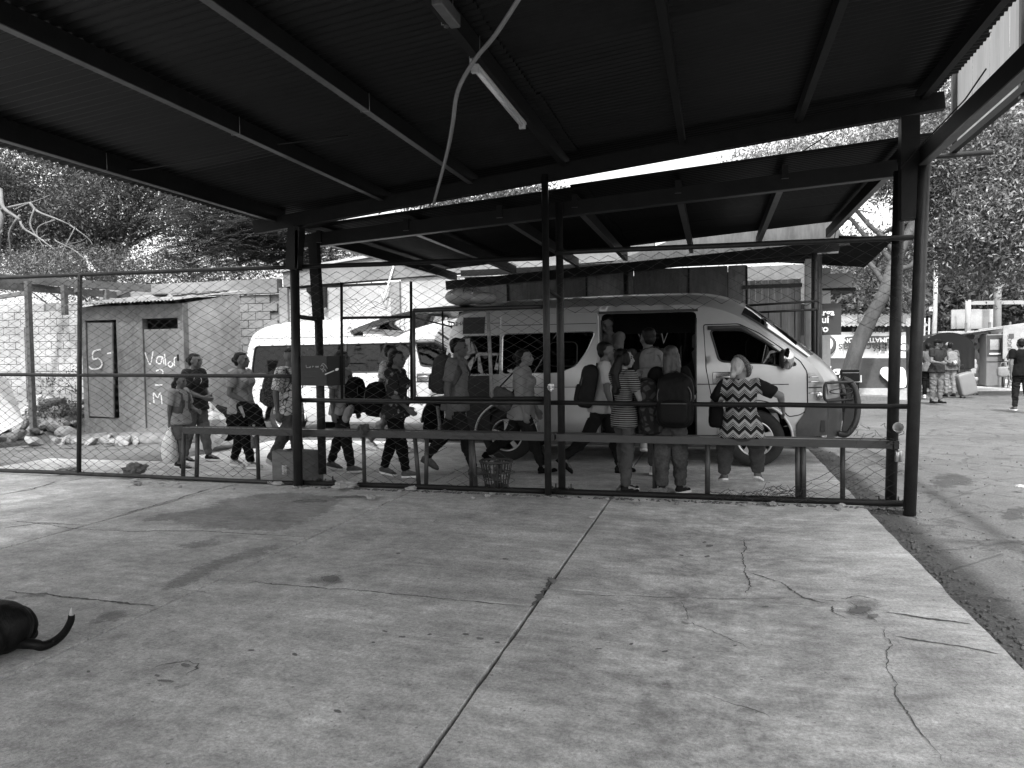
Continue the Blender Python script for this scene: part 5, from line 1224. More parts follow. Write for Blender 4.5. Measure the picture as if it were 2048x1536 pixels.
    for s in (1, -1):
        mb = MB(); mb.ell(hp_(.0495, s*.021, .003), (.0055*bh, .0095*bh, .0045*bh), HR, 8, 6); mb.v = [tuple(sh @ Vector(q)) for q in mb.v]; mb.build('eye', M_eye, bo, True)
        mb = MB(); mb.ell(hp_(.053, s*.022, .0165), (.006*bh, .014*bh, .0032*bh), HR, 8, 5); mb.v = [tuple(sh @ Vector(q)) for q in mb.v]; mb.build('eyebrow', hairm or M_hair, bo, True)
    mb = MB(); mb.ell(hp_(.0575, 0, -.0345), (.0045*bh, .0125*bh, .0045*bh), HR, 8, 6); mb.v = [tuple(sh @ Vector(q)) for q in mb.v]; mb.build('mouth', M_lip, bo, True)
    # ---- shoes
    for ank, fd_, fu, yw in feet:
        sd_ = fd_.cross(fu); rot_ = Matrix((fd_, -sd_, fu)).transposed(); ft = lambda x, y, z: ank+rot_ @ Vector((x*bh, y*bh, z*bh))
        mb = MB(); mb.ell(ft(-.008, 0, -.018), (.034*bh, .025*bh, .028*bh), rot_); mb.ell(ft(.03, 0, -.022), (.045*bh, .026*bh, .025*bh), rot_); mb.ell(ft(.075, 0, -.030), (.040*bh, .028*bh, .017*bh), rot_); caps(mb, ft(-.003, 0, 0), .024*bh, ft(.0, 0, .012), .023*bh, True)
        so_ = link_mesh('shoe', fin(remesh(mb, .008, 3)), shoe or M_shoe_d, t)
        mb = MB(); ol = [(-.040, .0), (-.034, .018), (-.01, .025), (.04, .026), (.08, .031), (.105, .022), (.118, .0), (.105, -.022), (.08, -.031), (.04, -.026), (-.01, -.025), (-.034, -.018)]
        mb.prism(ol, -.046, -.031, lambda p, q, z: ft(p, q, z)); mb.v = [tuple(sh @ Vector(q)) for q in mb.v]; mb.build('sole', sole or M_sole, so_, True)
    # ---- hair
    if hair:
        mb = MB(); hm = hairm or M_hair
        E_ = lambda c, r: mb.ell(hp_(*c), tuple(q*bh for q in r), HR, 14, 10)
        if hair in ('short', 'fade'):
            E_((-.025, 0, .029), (.048, .0485, .047)); E_((-.040, 0, .0), (.027, .041, .040)); E_((.0, 0, .052), (.046, .038, .018))
            if hair == 'fade': mb = MB(); E_((-.004, 0, .050), (.052, .040, .026)); E_((.03, 0, .060), (.024, .030, .014))
        elif hair == 'crop': E_((-.028, 0, .028), (.048, .049, .048)); E_((-.036, 0, .0), (.032, .044, .048)); E_((-.006, 0, .048), (.046, .039, .02))
        else:
            E_((-.024, 0, .025), (.050, .0495, .050)); E_((-.038, 0, -.004), (.032, .045, .044)); E_((-.003, 0, .048), (.045, .038, .021))
            if hair == 'bun': E_((-.075, 0, .012), (.026, .026, .026)); E_((-.062, .006, -.02), (.018, .02, .024))
            if hair == 'pony':
                caps(mb, hp_(-.06, 0, .01), .020*bh, hp_(-.092, 0, -.03), .024*bh); caps(mb, hp_(-.092, 0, -.03), .026*bh, hp_(-.085, 0, -.12), .014*bh)
            if hair == 'long':
                for y in (-.03, 0, .03): caps(mb, hp_(-.042, y, 0), .026*bh, Vector(hp_(-.055, y*1.2, -.1)), .028*bh); caps(mb, hp_(-.055, y*1.2, -.10), .028*bh, hp_(-.062, y*1.1, -.20), .018*bh)
            if hair == 'wavy':
                for k in range(16):
                    y = random.uniform(-.05, .05); z1 = random.uniform(-.24, -.15); caps(mb, hp_(-.03-.01*random.random(), y, 0), .026*bh, hp_(-.06+random.uniform(-.01, .02), y*1.4, -.09), .027*bh); caps(mb, hp_(-.06, y*1.4, -.09), .027*bh, hp_(-.055+random.uniform(-.02, .02), y*1.6, z1), .016*bh)
                E_((.016, -.04, .0), (.03, .016, .05)); 
            if hair == 'tuft': E_((-.068, 0, -.045), (.02, .022, .026))
        link_mesh('hair', fin(remesh(mb, .009, 2, .004, 26, len(PEOPLE)*.7, (1, 1, .5))), hm, t)
    W = {k: Vector(t.location)+RH @ (q+Vector((0, 0, zg))) for k, q in J.items()}
    W['root'] = t; W['rz'] = hd; W['h'] = h; W['fwd'] = RH @ (LR @ Vector((1, 0, 0))); W['up'] = RH @ (LR @ Vector((0, 0, 1))); W['left'] = RH @ Vector((0, 1, 0)); PEOPLE[key] = W
    return W
# ---- patterned cloth
def obj_xyz(n):
    tc = n.new('ShaderNodeTexCoord'); sp_ = n.new('ShaderNodeSeparateXYZ'); return tc, sp_
def pat_stripes(name, a, b, freq, duty=.5):
    ma, n, L, bs_ = newmat(name, .9, 0, .2); tc, s = obj_xyz(n); L.new(tc.outputs['Object'], s.inputs[0])
    k = math_node(n, L, 'FRACT', math_node(n, L, 'MULTIPLY', s.outputs[2], freq)); k = math_node(n, L, 'GREATER_THAN', k, duty); L.new(ramp(n, L, k, 0, 1, a, b), bs_.inputs['Base Color']); return ma
def pat_chevron(name):
    ma, n, L, bs_ = newmat(name, .9, 0, .2); tc, s = obj_xyz(n); L.new(tc.outputs['Object'], s.inputs[0])
    ay = math_node(n, L, 'ABSOLUTE', s.outputs[1]); slv = math_node(n, L, 'GREATER_THAN', ay, math_node(n, L, 'MULTIPLY_ADD', s.outputs[2], -.22, .43))
    zz = math_node(n, L, 'PINGPONG', math_node(n, L, 'ADD', s.outputs[1], .03), .055); zz = math_node(n, L, 'MULTIPLY_ADD', zz, .95, s.outputs[2])
    q = math_node(n, L, 'FRACT', math_node(n, L, 'MULTIPLY', zz, 9.5)); bandv = math_node(n, L, 'GREATER_THAN', q, .62)
    fine = math_node(n, L, 'GREATER_THAN', math_node(n, L, 'FRACT', math_node(n, L, 'MULTIPLY', zz, 57)), .5)
    thin = math_node(n, L, 'LESS_THAN', q, .32); lines = math_node(n, L, 'MULTIPLY', fine, thin); dark = math_node(n, L, 'MAXIMUM', math_node(n, L, 'MAXIMUM', bandv, lines), slv)
    L.new(ramp(n, L, dark, 0, 1, .27, .008), bs_.inputs['Base Color']); return ma
def pat_cells(name, lo, hi, scale, edge=.06, inv=False):
    ma, n, L, bs_ = newmat(name, .9, 0, .2); tc = n.new('ShaderNodeTexCoord'); vo = n.new('ShaderNodeTexVoronoi'); vo.feature = 'DISTANCE_TO_EDGE'; vo.inputs['Scale'].default_value = scale; L.new(tc.outputs['Object'], vo.inputs['Vector'])
    nn = n.new('ShaderNodeTexNoise'); nn.inputs['Scale'].default_value = scale*1.6; L.new(tc.outputs['Object'], nn.inputs['Vector'])
    k = ramp(n, L, vo.outputs[0], edge*.6, edge, 0, 1); k2 = ramp(n, L, nn.outputs[0], .36, .44, .55, 1); k = math_node(n, L, 'MULTIPLY', k, k2); L.new(ramp(n, L, k, 0, 1, lo, hi), bs_.inputs['Base Color']); return ma
def pat_floral(name):
    ma, n, L, bs_ = newmat(name, .9, 0, .2); tc = n.new('ShaderNodeTexCoord'); vo = n.new('ShaderNodeTexVoronoi'); vo.inputs['Scale'].default_value = 11; L.new(tc.outputs['Object'], vo.inputs['Vector'])
    nn = n.new('ShaderNodeTexNoise'); nn.inputs['Scale'].default_value = 34; nn.inputs['Detail'].default_value = 3; L.new(tc.outputs['Object'], nn.inputs['Vector'])
    d_ = math_node(n, L, 'MULTIPLY_ADD', nn.outputs[0], -.55, vo.outputs['Distance']); k = ramp(n, L, d_, .0, .06, .30, .0); k2 = ramp(n, L, nn.outputs[0], .4, .7, .3, 1)
    L.new(math_node(n, L, 'MULTIPLY_ADD', k, k2, .02), bs_.inputs['Base Color']); return ma
J_blue = cloth('blue_jeans', .10, .3); J_dark = cloth('dark_jeans', .035, .3); J_mid = cloth('faded_jeans', .16, .35); C_black = cloth('black_cloth', .014, .3); C_grey = cloth('grey_cloth', .15); C_light = cloth('light_cloth', .42, .1); C_white = cloth('white_cloth', .60, .08); C_char = cloth('charcoal_cloth', .05); C_denim = cloth('denim', .14, .3)
# ---- bags
def rbox(mb, c, d, rot_, r=.3):
    """soft box: superellipsoid"""
    nu, nv = 20, 12; vs = []
    f = lambda x, e: math.copysign(abs(x)**e, x)
    for i in range(nv+1):
        ph = -math.pi/2+math.pi*i/nv
        for j in range(nu):
            th = 2*math.pi*j/nu; vs.append(Vector(c)+rot_ @ Vector((d[0]/2*f(math.cos(ph), r)*f(math.cos(th), r), d[1]/2*f(math.cos(ph), r)*f(math.sin(th), r), d[2]/2*f(math.sin(ph), r))))
    mb.add(vs, [(i*nu+j, i*nu+(j+1) % nu, (i+1)*nu+(j+1) % nu, (i+1)*nu+j) for i in range(nv) for j in range(nu)], True)
def backpack(W, label, ma, back=.145, up=.20, size=(.17, .30, .42), trim=None, tilt=8, side=0.0, straps=True, front=False, yawoff=0, slip=0.0):
    h = W['h']; s = 1 if front else -1
    c = W['pelvis']+W['up']*(up*h+.0)+W['fwd']*s*back+W['left']*side-Vector((0, 0, slip)); t = thing('backpack', label, 'backpack', tuple(c-Vector((0, 0, size[2]/2))), group='bags carried in the queue')
    X = W['fwd']*s; X = Matrix.Rotation(R(yawoff), 3, 'Z') @ X; Z = (W['up']+X*math.sin(R(tilt))*-.6).normalized(); Y = Z.cross(X).normalized(); X = Y.cross(Z); rot_ = Matrix((X, Y, Z)).transposed()
    mb = MB(); rbox(mb, c, size, rot_, .42); rbox(mb, c+rot_ @ Vector((0, 0, size[2]*.30)), (size[0]*.85, size[1]*.86, size[2]*.5), rot_, .8)
    me = remesh(mb, .012, 3, .007, 10, len(PEOPLE)); me.transform(Matrix.Translation(-Vector(t.location))); bdy = link_mesh('main_bag', me, ma, t)
    tm = trim or M_blk
    pk = MB(); rbox(pk, c+rot_ @ Vector((size[0]*.48, 0, -size[2]*.20)), (size[0]*.42, size[1]*.78, size[2]*.46), rot_, .45); p_ = pk.build('pocket', ma, t)
    zp = [c+rot_ @ Vector((size[0]*.44, size[1]*.46*math.sin(a), size[2]*(.10+.30*math.cos(a)))) for a in np.linspace(-1.9, 1.9, 15)]; MB().tube(zp, .005, 5).build('zip', M_steel3, t)
    zp = [c+rot_ @ Vector((size[0]*.70, size[1]*.34*u, -size[2]*.04)) for u in np.linspace(-1, 1, 6)]; MB().tube(zp, .0045, 5).build('zip', M_steel3, t)
    MB().tube([c+rot_ @ Vector((-size[0]*.3, .04*math.sin(a), size[2]*.5+.045*math.cos(a))) for a in np.linspace(-1.7, 1.7, 8)], .010, 6).build('handle', tm, t)
    if straps:
        for q in (0, 1):
            sh_ = W['sho%d' % q]; lf = W['left']*(1 if q == 0 else -1); F_ = W['fwd']*-s
            a = c+rot_ @ Vector((-size[0]*.35, (1 if q == 0 else -1)*size[1]*.22*(1 if not front else -1), size[2]*.42)); top = sh_-lf*.045+Vector((0, 0, .055)); fr_ = sh_-lf*.035+F_*.105-Vector((0, 0, .09)); lowp = W['pelvis']+W['up']*.13*h+lf*.13*h*.8+F_*.03; end = c+rot_ @ Vector((-size[0]*.3, (1 if q == 0 else -1)*size[1]*.40, -size[2]*.36))
            pts = cat([tuple(a), tuple(top), tuple(fr_), tuple((fr_+lowp)/2+F_*.02+lf*.02), tuple(lowp), tuple(end)], 5)
            mb = MB(); up_, dn = [], []
            for i_, p_ in enumerate(pts): 
                p_ = Vector(p_); w_ = lf*(.022 if i_ < 14 else .010); up_.append(p_+w_); dn.append(p_-w_)
            mb.grid([up_, dn]); o2 = [q_+F_*.010+Vector((0, 0, .006)) for q_ in up_]; o3 = [q_+F_*.010+Vector((0, 0, .006)) for q_ in dn]; mb.grid([o2, o3]); mb.grid([up_, o2]); mb.grid([dn, o3]); mb.build('strap', tm, t)
    return t
# ---- the queue, from the shed end to the van door
A = person
p = A('girl', 'girl in denim overalls and pale shirt holding a white plastic bag', (361, 938), 1.25, 0, 'mid', 'pony', None, cloth('pale_tee', .40), C_denim, M_shoe_d, sleeve=.75, pant_len=.42, fat=1.12, female=True, legs=((-8, 6, 6), (9, 4, 0)), arms=((14, 6, 60, 20), (-10, 8, 8, 0)), lean=1)
W = PEOPLE['girl']; bib = MB(); h = 1.25; rbox(bib, W['pelvis']+W['up']*.13*h+W['fwd']*.062*h, (.035, .19, .20), Matrix.Rotation(0, 3, 'Z'), .4); rbox(bib, W['pelvis']+W['up']*.10*h, (.19, .27, .12), Matrix.Rotation(0, 3, 'Z'), .6)
bb_ = bib.build('overall_bib', C_denim, W['root'])
for s in (1, -1): MB().tube([W['pelvis']+W['up']*.19*h+W['fwd']*.078*h+W['left']*s*.07, W['pelvis']+W['up']*.27*h+W['fwd']*.075*h+W['left']*s*.075, W['neck']+W['left']*s*.075+Vector((0, 0, -.01)), W['pelvis']+W['up']*.26*h-W['fwd']*.075*h+W['left']*s*.05, W['pelvis']+W['up']*.12*h-W['fwd']*.08*h+W['left']*s*.03], .014, 6).build('overall_strap', C_denim, W['root'])
hnd = W['hand1']; pbg = thing('plastic_bag', 'full white plastic bag held low by the girl in overalls', 'bag', (hnd.x, hnd.y, hnd.z-.48), group='bags carried in the queue')
mb = MB(); rbox(mb, hnd-Vector((0, 0, .30)), (.17, .24, .34), Matrix.Rotation(.3, 3, 'Z'), .7); caps(mb, hnd-Vector((0, 0, .16)), .07, hnd-Vector((0, 0, .02)), .022)
me = remesh(mb, .011, 2, .012, 11, 3, (1, 1, .5)); me.transform(Matrix.Translation(-Vector(pbg.location))); link_mesh('sack', me, mat('white_bag_plastic', .70, .35, var=.12, scale=8), pbg); MB().tube([hnd-Vector((.02, 0, .03)), hnd+Vector((-.02, 0, .02)), hnd+Vector((.02, 0, .02)), hnd-Vector((-.02, 0, .03))], .008, 6).build('handle', MATS['white_bag_plastic'], pbg)
A('mother', 'woman in black printed t-shirt and jeans standing behind the girl', (394, 924), 1.53, 0, 'mid', 'bun', None, C_char, J_mid, M_shoe_d, sleeve=.8, fat=1.2, bust=1.15, female=True, legs=((12, 3, 0), (-9, 4, 8)), arms=((6, 8, 62, 32), (8, 10, 58, 30)), lean=0)
W = PEOPLE['mother']; lw = W['pelvis']+W['up']*.235*1.53+W['fwd']*.155
ring = [Vector((0, .052*math.cos(a), .052*math.sin(a))) for a in np.linspace(0, 2*math.pi, 20, endpoint=False)]
cpt = W['chest']+Vector((.11, -.075, .01)); nrm = Vector((.62, -.78, 0)).normalized(); rgt = Vector((.78, .62, 0)); 
lg = MB().tube([cpt+nrm*.035+rgt*.05*math.cos(a)+Vector((0, 0, .055*math.sin(a))) for a in np.linspace(0, 2*math.pi, 20, endpoint=False)], .0055, 5, closed=True).build('shirt_print', C_white, W['root'])
text('shirt_letter', 'A', .085, facing(cpt+nrm*.038-Vector((0, 0, 0)), nrm), C_white, W['root'], .002)
A('polo', 'woman in pale polo shirt and black leggings with white sneakers', (485, 936), 1.55, 0, 'mid', 'bun', None, C_light, C_black, M_shoe_w, M_sole, sleeve=.7, fat=1.15, bust=1.1, female=True, legs=((-12, 8, 8), (16, 6, -4)), arms=((-6, 8, 40, 12), (-4, 14, 62, 22)), lean=0, hpit=-4)
W = PEOPLE['polo']; MB().tube([W['neck']+Vector((-.02, -.06, -.03)), W['chest']+Vector((.09, -.08, .02)), W['pelvis']+W['up']*.12*1.55+Vector((.14, -.02, 0)), W['pelvis']+Vector((.13, -.08, .08))], .008, 5).build('bag_strap', C_light, W['root'])
jk = thing('black_jacket', 'black jacket with pale lining bunched over the polo woman arm', 'jacket', tuple(W['hand1']-Vector((0, 0, .3))), group='bags carried in the queue'); mb = MB(); c = W['hand1']
rbox(mb, c+Vector((-.02, -.04, -.08)), (.34, .16, .22), Matrix.Rotation(.2, 3, 'Y'), .7); rbox(mb, c+Vector((.10, -.03, -.20)), (.20, .13, .34), Matrix.Rotation(-.15, 3, 'Y'), .6); rbox(mb, c+Vector((-.18, -.03, -.14)), (.16, .12, .22), Matrix.Rotation(.7, 3, 'Y'), .6)
me = remesh(mb, .012, 2, .016, 8, 4); me.transform(Matrix.Translation(-Vector(jk.location))); link_mesh('cloth', me, C_black, jk); MB().prism([(-.10, -.02), (-.02, -.16), (.0, -.13), (-.05, .0)], -.135, -.128, lambda p_, q, z: c+Vector((p_, z, q))).build('lining', C_light, jk)
wb_ = thing('water_bottle', 'clear plastic water bottle hanging beside the polo woman jacket', 'bottle', tuple(c+Vector((.13, -.13, -.52))), group='bags carried in the queue'); bt_ = MB().lathe(c+Vector((.13, -.14, -.55)), [(.0, 0), (.045, 0), (.048, .02), (.046, .11), (.048, .19), (.03, .24), (.014, .26), (.014, .285)], 16); bt_.build('body', glass('bottle_plastic', .8, .05), wb_); MB().lathe(c+Vector((.13, -.14, -.545)), [(.0, 0), (.042, 0), (.042, .15), (0, .15)], 14).build('water', mat('cloudy_water', .30, .1, var=.1), wb_); MB().lathe(c+Vector((.13, -.14, -.267)), [(.016, 0), (.016, .02)], 12).build('cap', C_white, wb_)
A('leafman', 'man with shaved sides in white leaf print shirt and jeans', (572, 944), 1.60, 0, 'mid', 'fade', None, pat_cells('leaf_print', .03, .58, 15, .055), J_blue, M_shoe_w, sleeve=.85, fat=1.18, legs=((-20, 14, 22), (20, 10, -6)), arms=((-8, 8, 14, 0), (-12, 10, 16, 0)), lean=2)
backpack(PEOPLE['leafman'], 'dark speckled backpack on the man in leaf print shirt', pat_cells('speckled_pack', .015, .12, 60, .25), back=.20, size=(.24, .30, .44), up=.14)
A('hiddenwoman', 'woman in grey t-shirt and dark jeans behind the hung carton', (682, 942), 1.55, 0, 'mid', 'pony', None, C_light, J_dark, M_shoe_g, sleeve=.7, fat=1.08, bust=1.0, female=True, legs=((-13, 8, 8), (14, 5, -3)), arms=((4, 6, 20, 0), (-6, 8, 10, 0)), lean=0)
backpack(PEOPLE['hiddenwoman'], 'black pack worn in front by the woman behind the carton', C_black, back=.20, size=(.2, .26, .44), up=.10, front=True)
W = PEOPLE['hiddenwoman']; c = W['pelvis']+Vector((.16, -.14, -.06)); lb = thing('cloth_bundle', 'pale crumpled cloth tucked in the front pack straps', 'cloth', tuple(c-Vector((0, 0, .15))), group='bags carried in the queue'); mb = MB(); rbox(mb, c, (.10, .07, .24), Matrix.Rotation(.5, 3, 'Y'), .8); me = remesh(mb, .011, 2, .014, 12, 2); me.transform(Matrix.Translation(-Vector(lb.location))); link_mesh('cloth', me, C_light, lb)
A('vanman', 'man in pale shirt and jeans walking between the two vans', (772, 903), 1.66, 0, 'mid', 'short', None, pat_cells('fine_check', .2, .42, 40, .1), J_mid, M_shoe_w, sleeve=.7, legs=((-20, 18, 25), (20, 6, -6)), arms=((10, 8, 16, 0), (-12, 8, 12, 0)), sub='people in the boarding queue')
A('floral', 'woman in dark floral blouse and black trousers looking ahead', (790, 954), 1.53, 0, 'mid', 'tuft', None, pat_floral('floral_blouse'), C_black, M_shoe_g, sleeve=1.0, fat=1.25, bust=1.1, female=True, legs=((-13, 6, 10), (15, 6, -4)), arms=((-10, 8, 14, 0), (14, 12, 34, 4)), lean=2)
backpack(PEOPLE['floral'], 'round black backpack on the woman in floral blouse', C_black, back=.23, size=(.26, .32, .40), up=.09, slip=.02)
A('tallman', 'tall man in pale grey polo shirt with grey backpack', (900, 946), 1.70, 0, 'mid', 'short', None, cloth('grey_polo', .22), J_dark, cloth('tan_boot', .15), cloth('boot_sole', .1), sleeve=.75, fat=1.12, legs=((-24, 16, 26), (20, 6, -4)), arms=((-6, 6, 10, 0), (-10, 8, 12, 0)), lean=3)
backpack(PEOPLE['tallman'], 'grey backpack on the tall man in polo shirt', cloth('grey_pack', .085), back=.19, size=(.20, .32, .46), up=.20)
W = PEOPLE['tallman']; c = V(868, 845, 9.0); db_ = thing('duffel_bag', 'black bag with pale strap hanging behind the tall man', 'bag', tuple(c-Vector((0, 0, .25))), group='bags carried in the queue'); mb = MB(); rbox(mb, c, (.22, .30, .52), Matrix.Rotation(.1, 3, 'Y'), .6); me = remesh(mb, .012, 3, .012, 9, 2); me.transform(Matrix.Translation(-Vector(db_.location))); link_mesh('main_bag', me, C_black, db_); MB().tube([c+Vector((.10, -.12, .22)), c+Vector((.14, -.16, .0)), c+Vector((.12, -.15, -.2))], .022, 6).build('strap', C_light, db_)
A('blouse', 'woman in cream blouse striding with a brown shoulder bag', (1030, 943), 1.57, 0, 'light', 'bun', None, cloth('cream_blouse', .36, .1), J_dark, C_black, C_black, sleeve=1.2, fat=1.22, bust=1.05, female=True, legs=((-28, 22, 34), (24, 6, -8)), arms=((10, 8, 12, 0), (2, 8, 12, 0)), lean=3, hpit=-6, shirt_len=.05)
W = PEOPLE['blouse']; c = W['pelvis']+Vector((-.20, -.16, .13)); sb3 = thing('shoulder_bag', 'dark woven shoulder bag behind the woman in cream blouse', 'bag', tuple(c-Vector((0, 0, .16))), group='bags carried in the queue'); mb = MB(); rbox(mb, c, (.30, .13, .26), Matrix.Rotation(.45, 3, 'Y'), .55); me = remesh(mb, .011, 2, .008, 11, 2); me.transform(Matrix.Translation(-Vector(sb3.location))); link_mesh('main_bag', me, pat_stripes('woven_bag', .03, .10, 70), sb3); MB().tube([c+Vector((-.1, 0, .08)), W['sho1']+Vector((-.03, .02, .05)), W['sho1']+Vector((.05, .02, .0)), c+Vector((.12, -.02, .05))], .009, 6).build('strap', C_black, sb3)
A('whiteshirt', 'man in white t-shirt with dark backpack striding to the van door', (1184, 948), 1.63, 12, 'mid', 'crop', None, C_white, J_dark, M_shoe_d, C_black, sleeve=.7, legs=((24, 14, -4), (-26, 20, 40)), arms=((-10, 8, 12, 0), (4, 8, 14, 0)), lean=6)
backpack(PEOPLE['whiteshirt'], 'dark backpack slung low on the man in white t-shirt', C_char, back=.18, size=(.20, .31, .50), up=.13, side=-.05)
A('stripes', 'young woman in striped t-shirt with long black hair and hand at chin', (1251, 985), 1.50, 42, 'light', 'wavy', None, pat_stripes('thin_stripes', .01, .20, 46, .6), cloth('washed_jeans', .09, .3), M_shoe_d, M_sole, sleeve=.7, fat=.92, bust=.95, female=True, legs=((6, 2, 0), (-3, 2, 0)), arms=((30, 10, 118, 18), (14, 18, 70, 25)), lean=-2, hyaw=-42, shirt_len=.04)
W = PEOPLE['stripes']; bp2 = backpack(PEOPLE['stripes'], 'dark camouflage pack held low by the woman in stripes', pat_cells('camouflage_pack', .012, .05, 14, .2), back=.20, size=(.22, .34, .56), up=.06, front=True, straps=False, side=-.16, yawoff=-30)
A('boarder', 'young man in grey t-shirt stepping up into the open van door', (1297, 946), 1.74, 84, 'mid', 'crop', None, cloth('slate_tee', .062), J_blue, M_shoe_w, M_sole, sleeve=.75, legs=((62, 74, 12), (-4, 4, 6)), arms=((40, 20, 30, 0), (10, 10, 20, 0)), lean=8, hyaw=35)
backpack(PEOPLE['boarder'], 'pale thin drawstring bag on the boarding man', cloth('pale_bag', .22), back=.13, size=(.12, .28, .42), up=.19, side=-.08, tilt=2)
A('backwoman', 'woman with long fair hair in black top seen from behind', (1342, 988), 1.52, 88, 'mid', 'long', M_hairb, C_black, cloth('ripped_jeans', .09, .6, scale=5), M_shoe_d, M_sole, sleeve=.9, fat=1.05, female=True, legs=((-3, 3, 2), (4, 4, 0, -30)), arms=((8, 14, 60, 10), (8, 16, 50, 20)), lean=1, hyaw=18, flare=1.25)
backpack(PEOPLE['backwoman'], 'big black square backpack on the woman with fair hair', cloth('black_nylon', .018, .3, .55), back=.20, size=(.26, .36, .52), up=.10, side=-.07, tilt=3)
# the old lady sitting on the bench
sx = V(1482, 880, 7.70).x
A('lady', 'old woman with grey hair and headband sitting on the bench in zigzag blouse', None, 1.48, 90, 'light', 'tuft', M_hairg, pat_chevron('zigzag_blouse'), cloth('grey_slacks', .10, .3), cloth('canvas_shoe', .2), M_sole, sleeve=.75, fat=1.26, bust=1.0, female=True, legs=((62, 52, 12, 12), (65, 52, 18, -14)), arms=((18, 30, 50, 30), (26, 62, 20, -10)), lean=4, hyaw=-48, hpit=2, loc=Vector((sx, 7.66, 0)), zoff=.70, shirt_len=.035, pant_len=1.0, flare=1.3)
W = PEOPLE['lady']; hc = W['head']; 
hbn = []
nb_ = (Matrix.Rotation(R(42), 3, 'Z') @ Vector((.88, 0, .48))).normalized(); e1_ = Vector((0, 0, 1)).cross(nb_).normalized(); e2_ = nb_.cross(e1_)
for a in np.linspace(0, 2*math.pi, 24, endpoint=False): hbn.append(hc+nb_*.018+Vector((0, 0, .012))+e1_*.084*math.cos(a)+e2_*.104*math.sin(a))
def bodypart(W, mb, name, ma):
    RI = Matrix.Rotation(-W['rz'], 3, 'Z'); o = Vector(W['root'].location); mb.v = [tuple(RI @ (Vector(q)-o)) for q in mb.v]; return mb.build(name, ma, W['root'], True)
bodypart(W, MB().tube(hbn, .026, 8, closed=True), 'headband', pat_cells('spotted_band', .2, .015, 90, .12))
fv = Matrix.Rotation(R(42), 3, 'Z') @ Vector((1, 0, 0)); lv = Matrix.Rotation(R(42), 3, 'Z') @ Vector((0, 1, 0))
g_ = MB()
for s in (1, -1): g_.tube([hc+fv*.098+lv*(s*.035+.026*math.cos(a))+Vector((0, 0, .004+.022*math.sin(a))) for a in np.linspace(0, 2*math.pi, 14, endpoint=False)], .003, 5, closed=True); g_.tube([hc+fv*.096+lv*s*.06+Vector((0, 0, .01)), hc+lv*s*.078+Vector((0, 0, .01))], .003, 5)
bodypart(W, g_, 'glasses', M_steel3)
c = W['pelvis']+Vector((-.24, .02, .12)); hb2 = thing('handbag', 'small black handbag at the old woman left hip', 'bag', tuple(c-Vector((0, 0, .12)))); mb = MB(); rbox(mb, c, (.14, .22, .24), Matrix.Identity(3), .5); me = remesh(mb, .011, 2, .006, 10, 1); me.transform(Matrix.Translation(-Vector(hb2.location))); link_mesh('main_bag', me, C_black, hb2); MB().tube([c+Vector((0, -.05, .1)), W['sho0']+Vector((0, 0, .06)), c+Vector((.02, .08, .1))], .008, 5).build('strap', C_black, hb2)
# people inside the vans
A('conductor', 'man in grey shirt standing inside the van doorway with arm hanging', None, 1.68, -120, 'mid', 'short', None, cloth('pale_work_shirt', .22), J_dark, M_shoe_d, sleeve=.75, loc=Vector((-1.32, 10.30, .36)), zoff=.86, lean=18, legs=((20, 30, 0), (12, 24, 0)), arms=((40, 20, 4, 0), (20, 30, 10, 0)), hpit=20, sub='people inside the vans')
A('passenger', 'passenger with cap seen through the rear window of the silver van', None, 1.6, 20, 'dark', 'short', None, C_grey, J_dark, M_shoe_d, loc=Vector((-2.62, 10.25, .5)), zoff=.40, lean=10, legs=((85, 85, 0), (85, 85, 0)), arms=((20, 8, 60, 0), (20, 8, 60, 0)), hpit=22, sub='people inside the vans')
for i, (x, y, hd_) in enumerate(((-8.3, 13.0, 10), (-7.4, 13.3, 0), (-5.9, 13.0, 10))):
    A('seated%d' % i, ['passenger in the rearmost seat of the white van', 'passenger in a middle seat of the white van', 'passenger just behind the white van front door'][i], None, 1.62, hd_, 'dark', ('short', 'bun', 'short')[i], None, (C_grey, C_light, C_char)[i], J_dark, M_shoe_d, loc=Vector((x, y, .45)), zoff=.42, legs=((85, 85, 0), (85, 85, 0)), arms=((20, 8, 60, 0), (20, 8, 60, 0)), vox=.014, sub='people inside the vans')
# ================================================================== right side: roof edge sign, kiosk, market
fs = thing('metal_hoarding', 'tall metal sheet hoarding on a dark frame beside the canopy edge', 'hoarding', (2.6, 6.8, 3.6))
M_fsh = mat('pale_ribbed_sheet', .45, .5, 0, var=.25, scale=2, stretch=(1, 2, .3)); n_, L_n, b_n = nodes_of(M_fsh)
tr_ = n_.new('ShaderNodeBsdfTranslucent'); tr_.inputs[0].default_value = (.5, .5, .5, 1); mx_ = n_.new('ShaderNodeMixShader'); mx_.inputs[0].default_value = .35; L_n.new(b_n.outputs[0], mx_.inputs[1]); L_n.new(tr_.outputs[0], mx_.inputs[2]); L_n.new(mx_.outputs[0], n_['Material Output'].inputs[0])
for i, y in enumerate(np.arange(3.3, 9.25, .50)):
    mb = MB(); mb.grid([[(2.60+(.018 if j in (3, 4) else 0), y+.495*j/7, z) for j in range(8)] for z in (3.68, 4.75)], False); mb.build('sheet', M_fsh, fs)
MB().beam((2.57, 3.2, 3.66), (2.57, 9.33, 3.66), .06, .07).build('frame_bar', M_steel, fs); MB().beam((2.64, 3.2, 4.78), (2.64, 9.33, 4.78), .06, .06).build('frame_bar', M_steel, fs)
for y in (3.4, 5.4, 7.4, 9.3): MB().beam((2.57, y, 3.6), (2.57, y, 4.8), .05, .05, (0, 1, 0)).build('frame_post', M_steel2, fs)
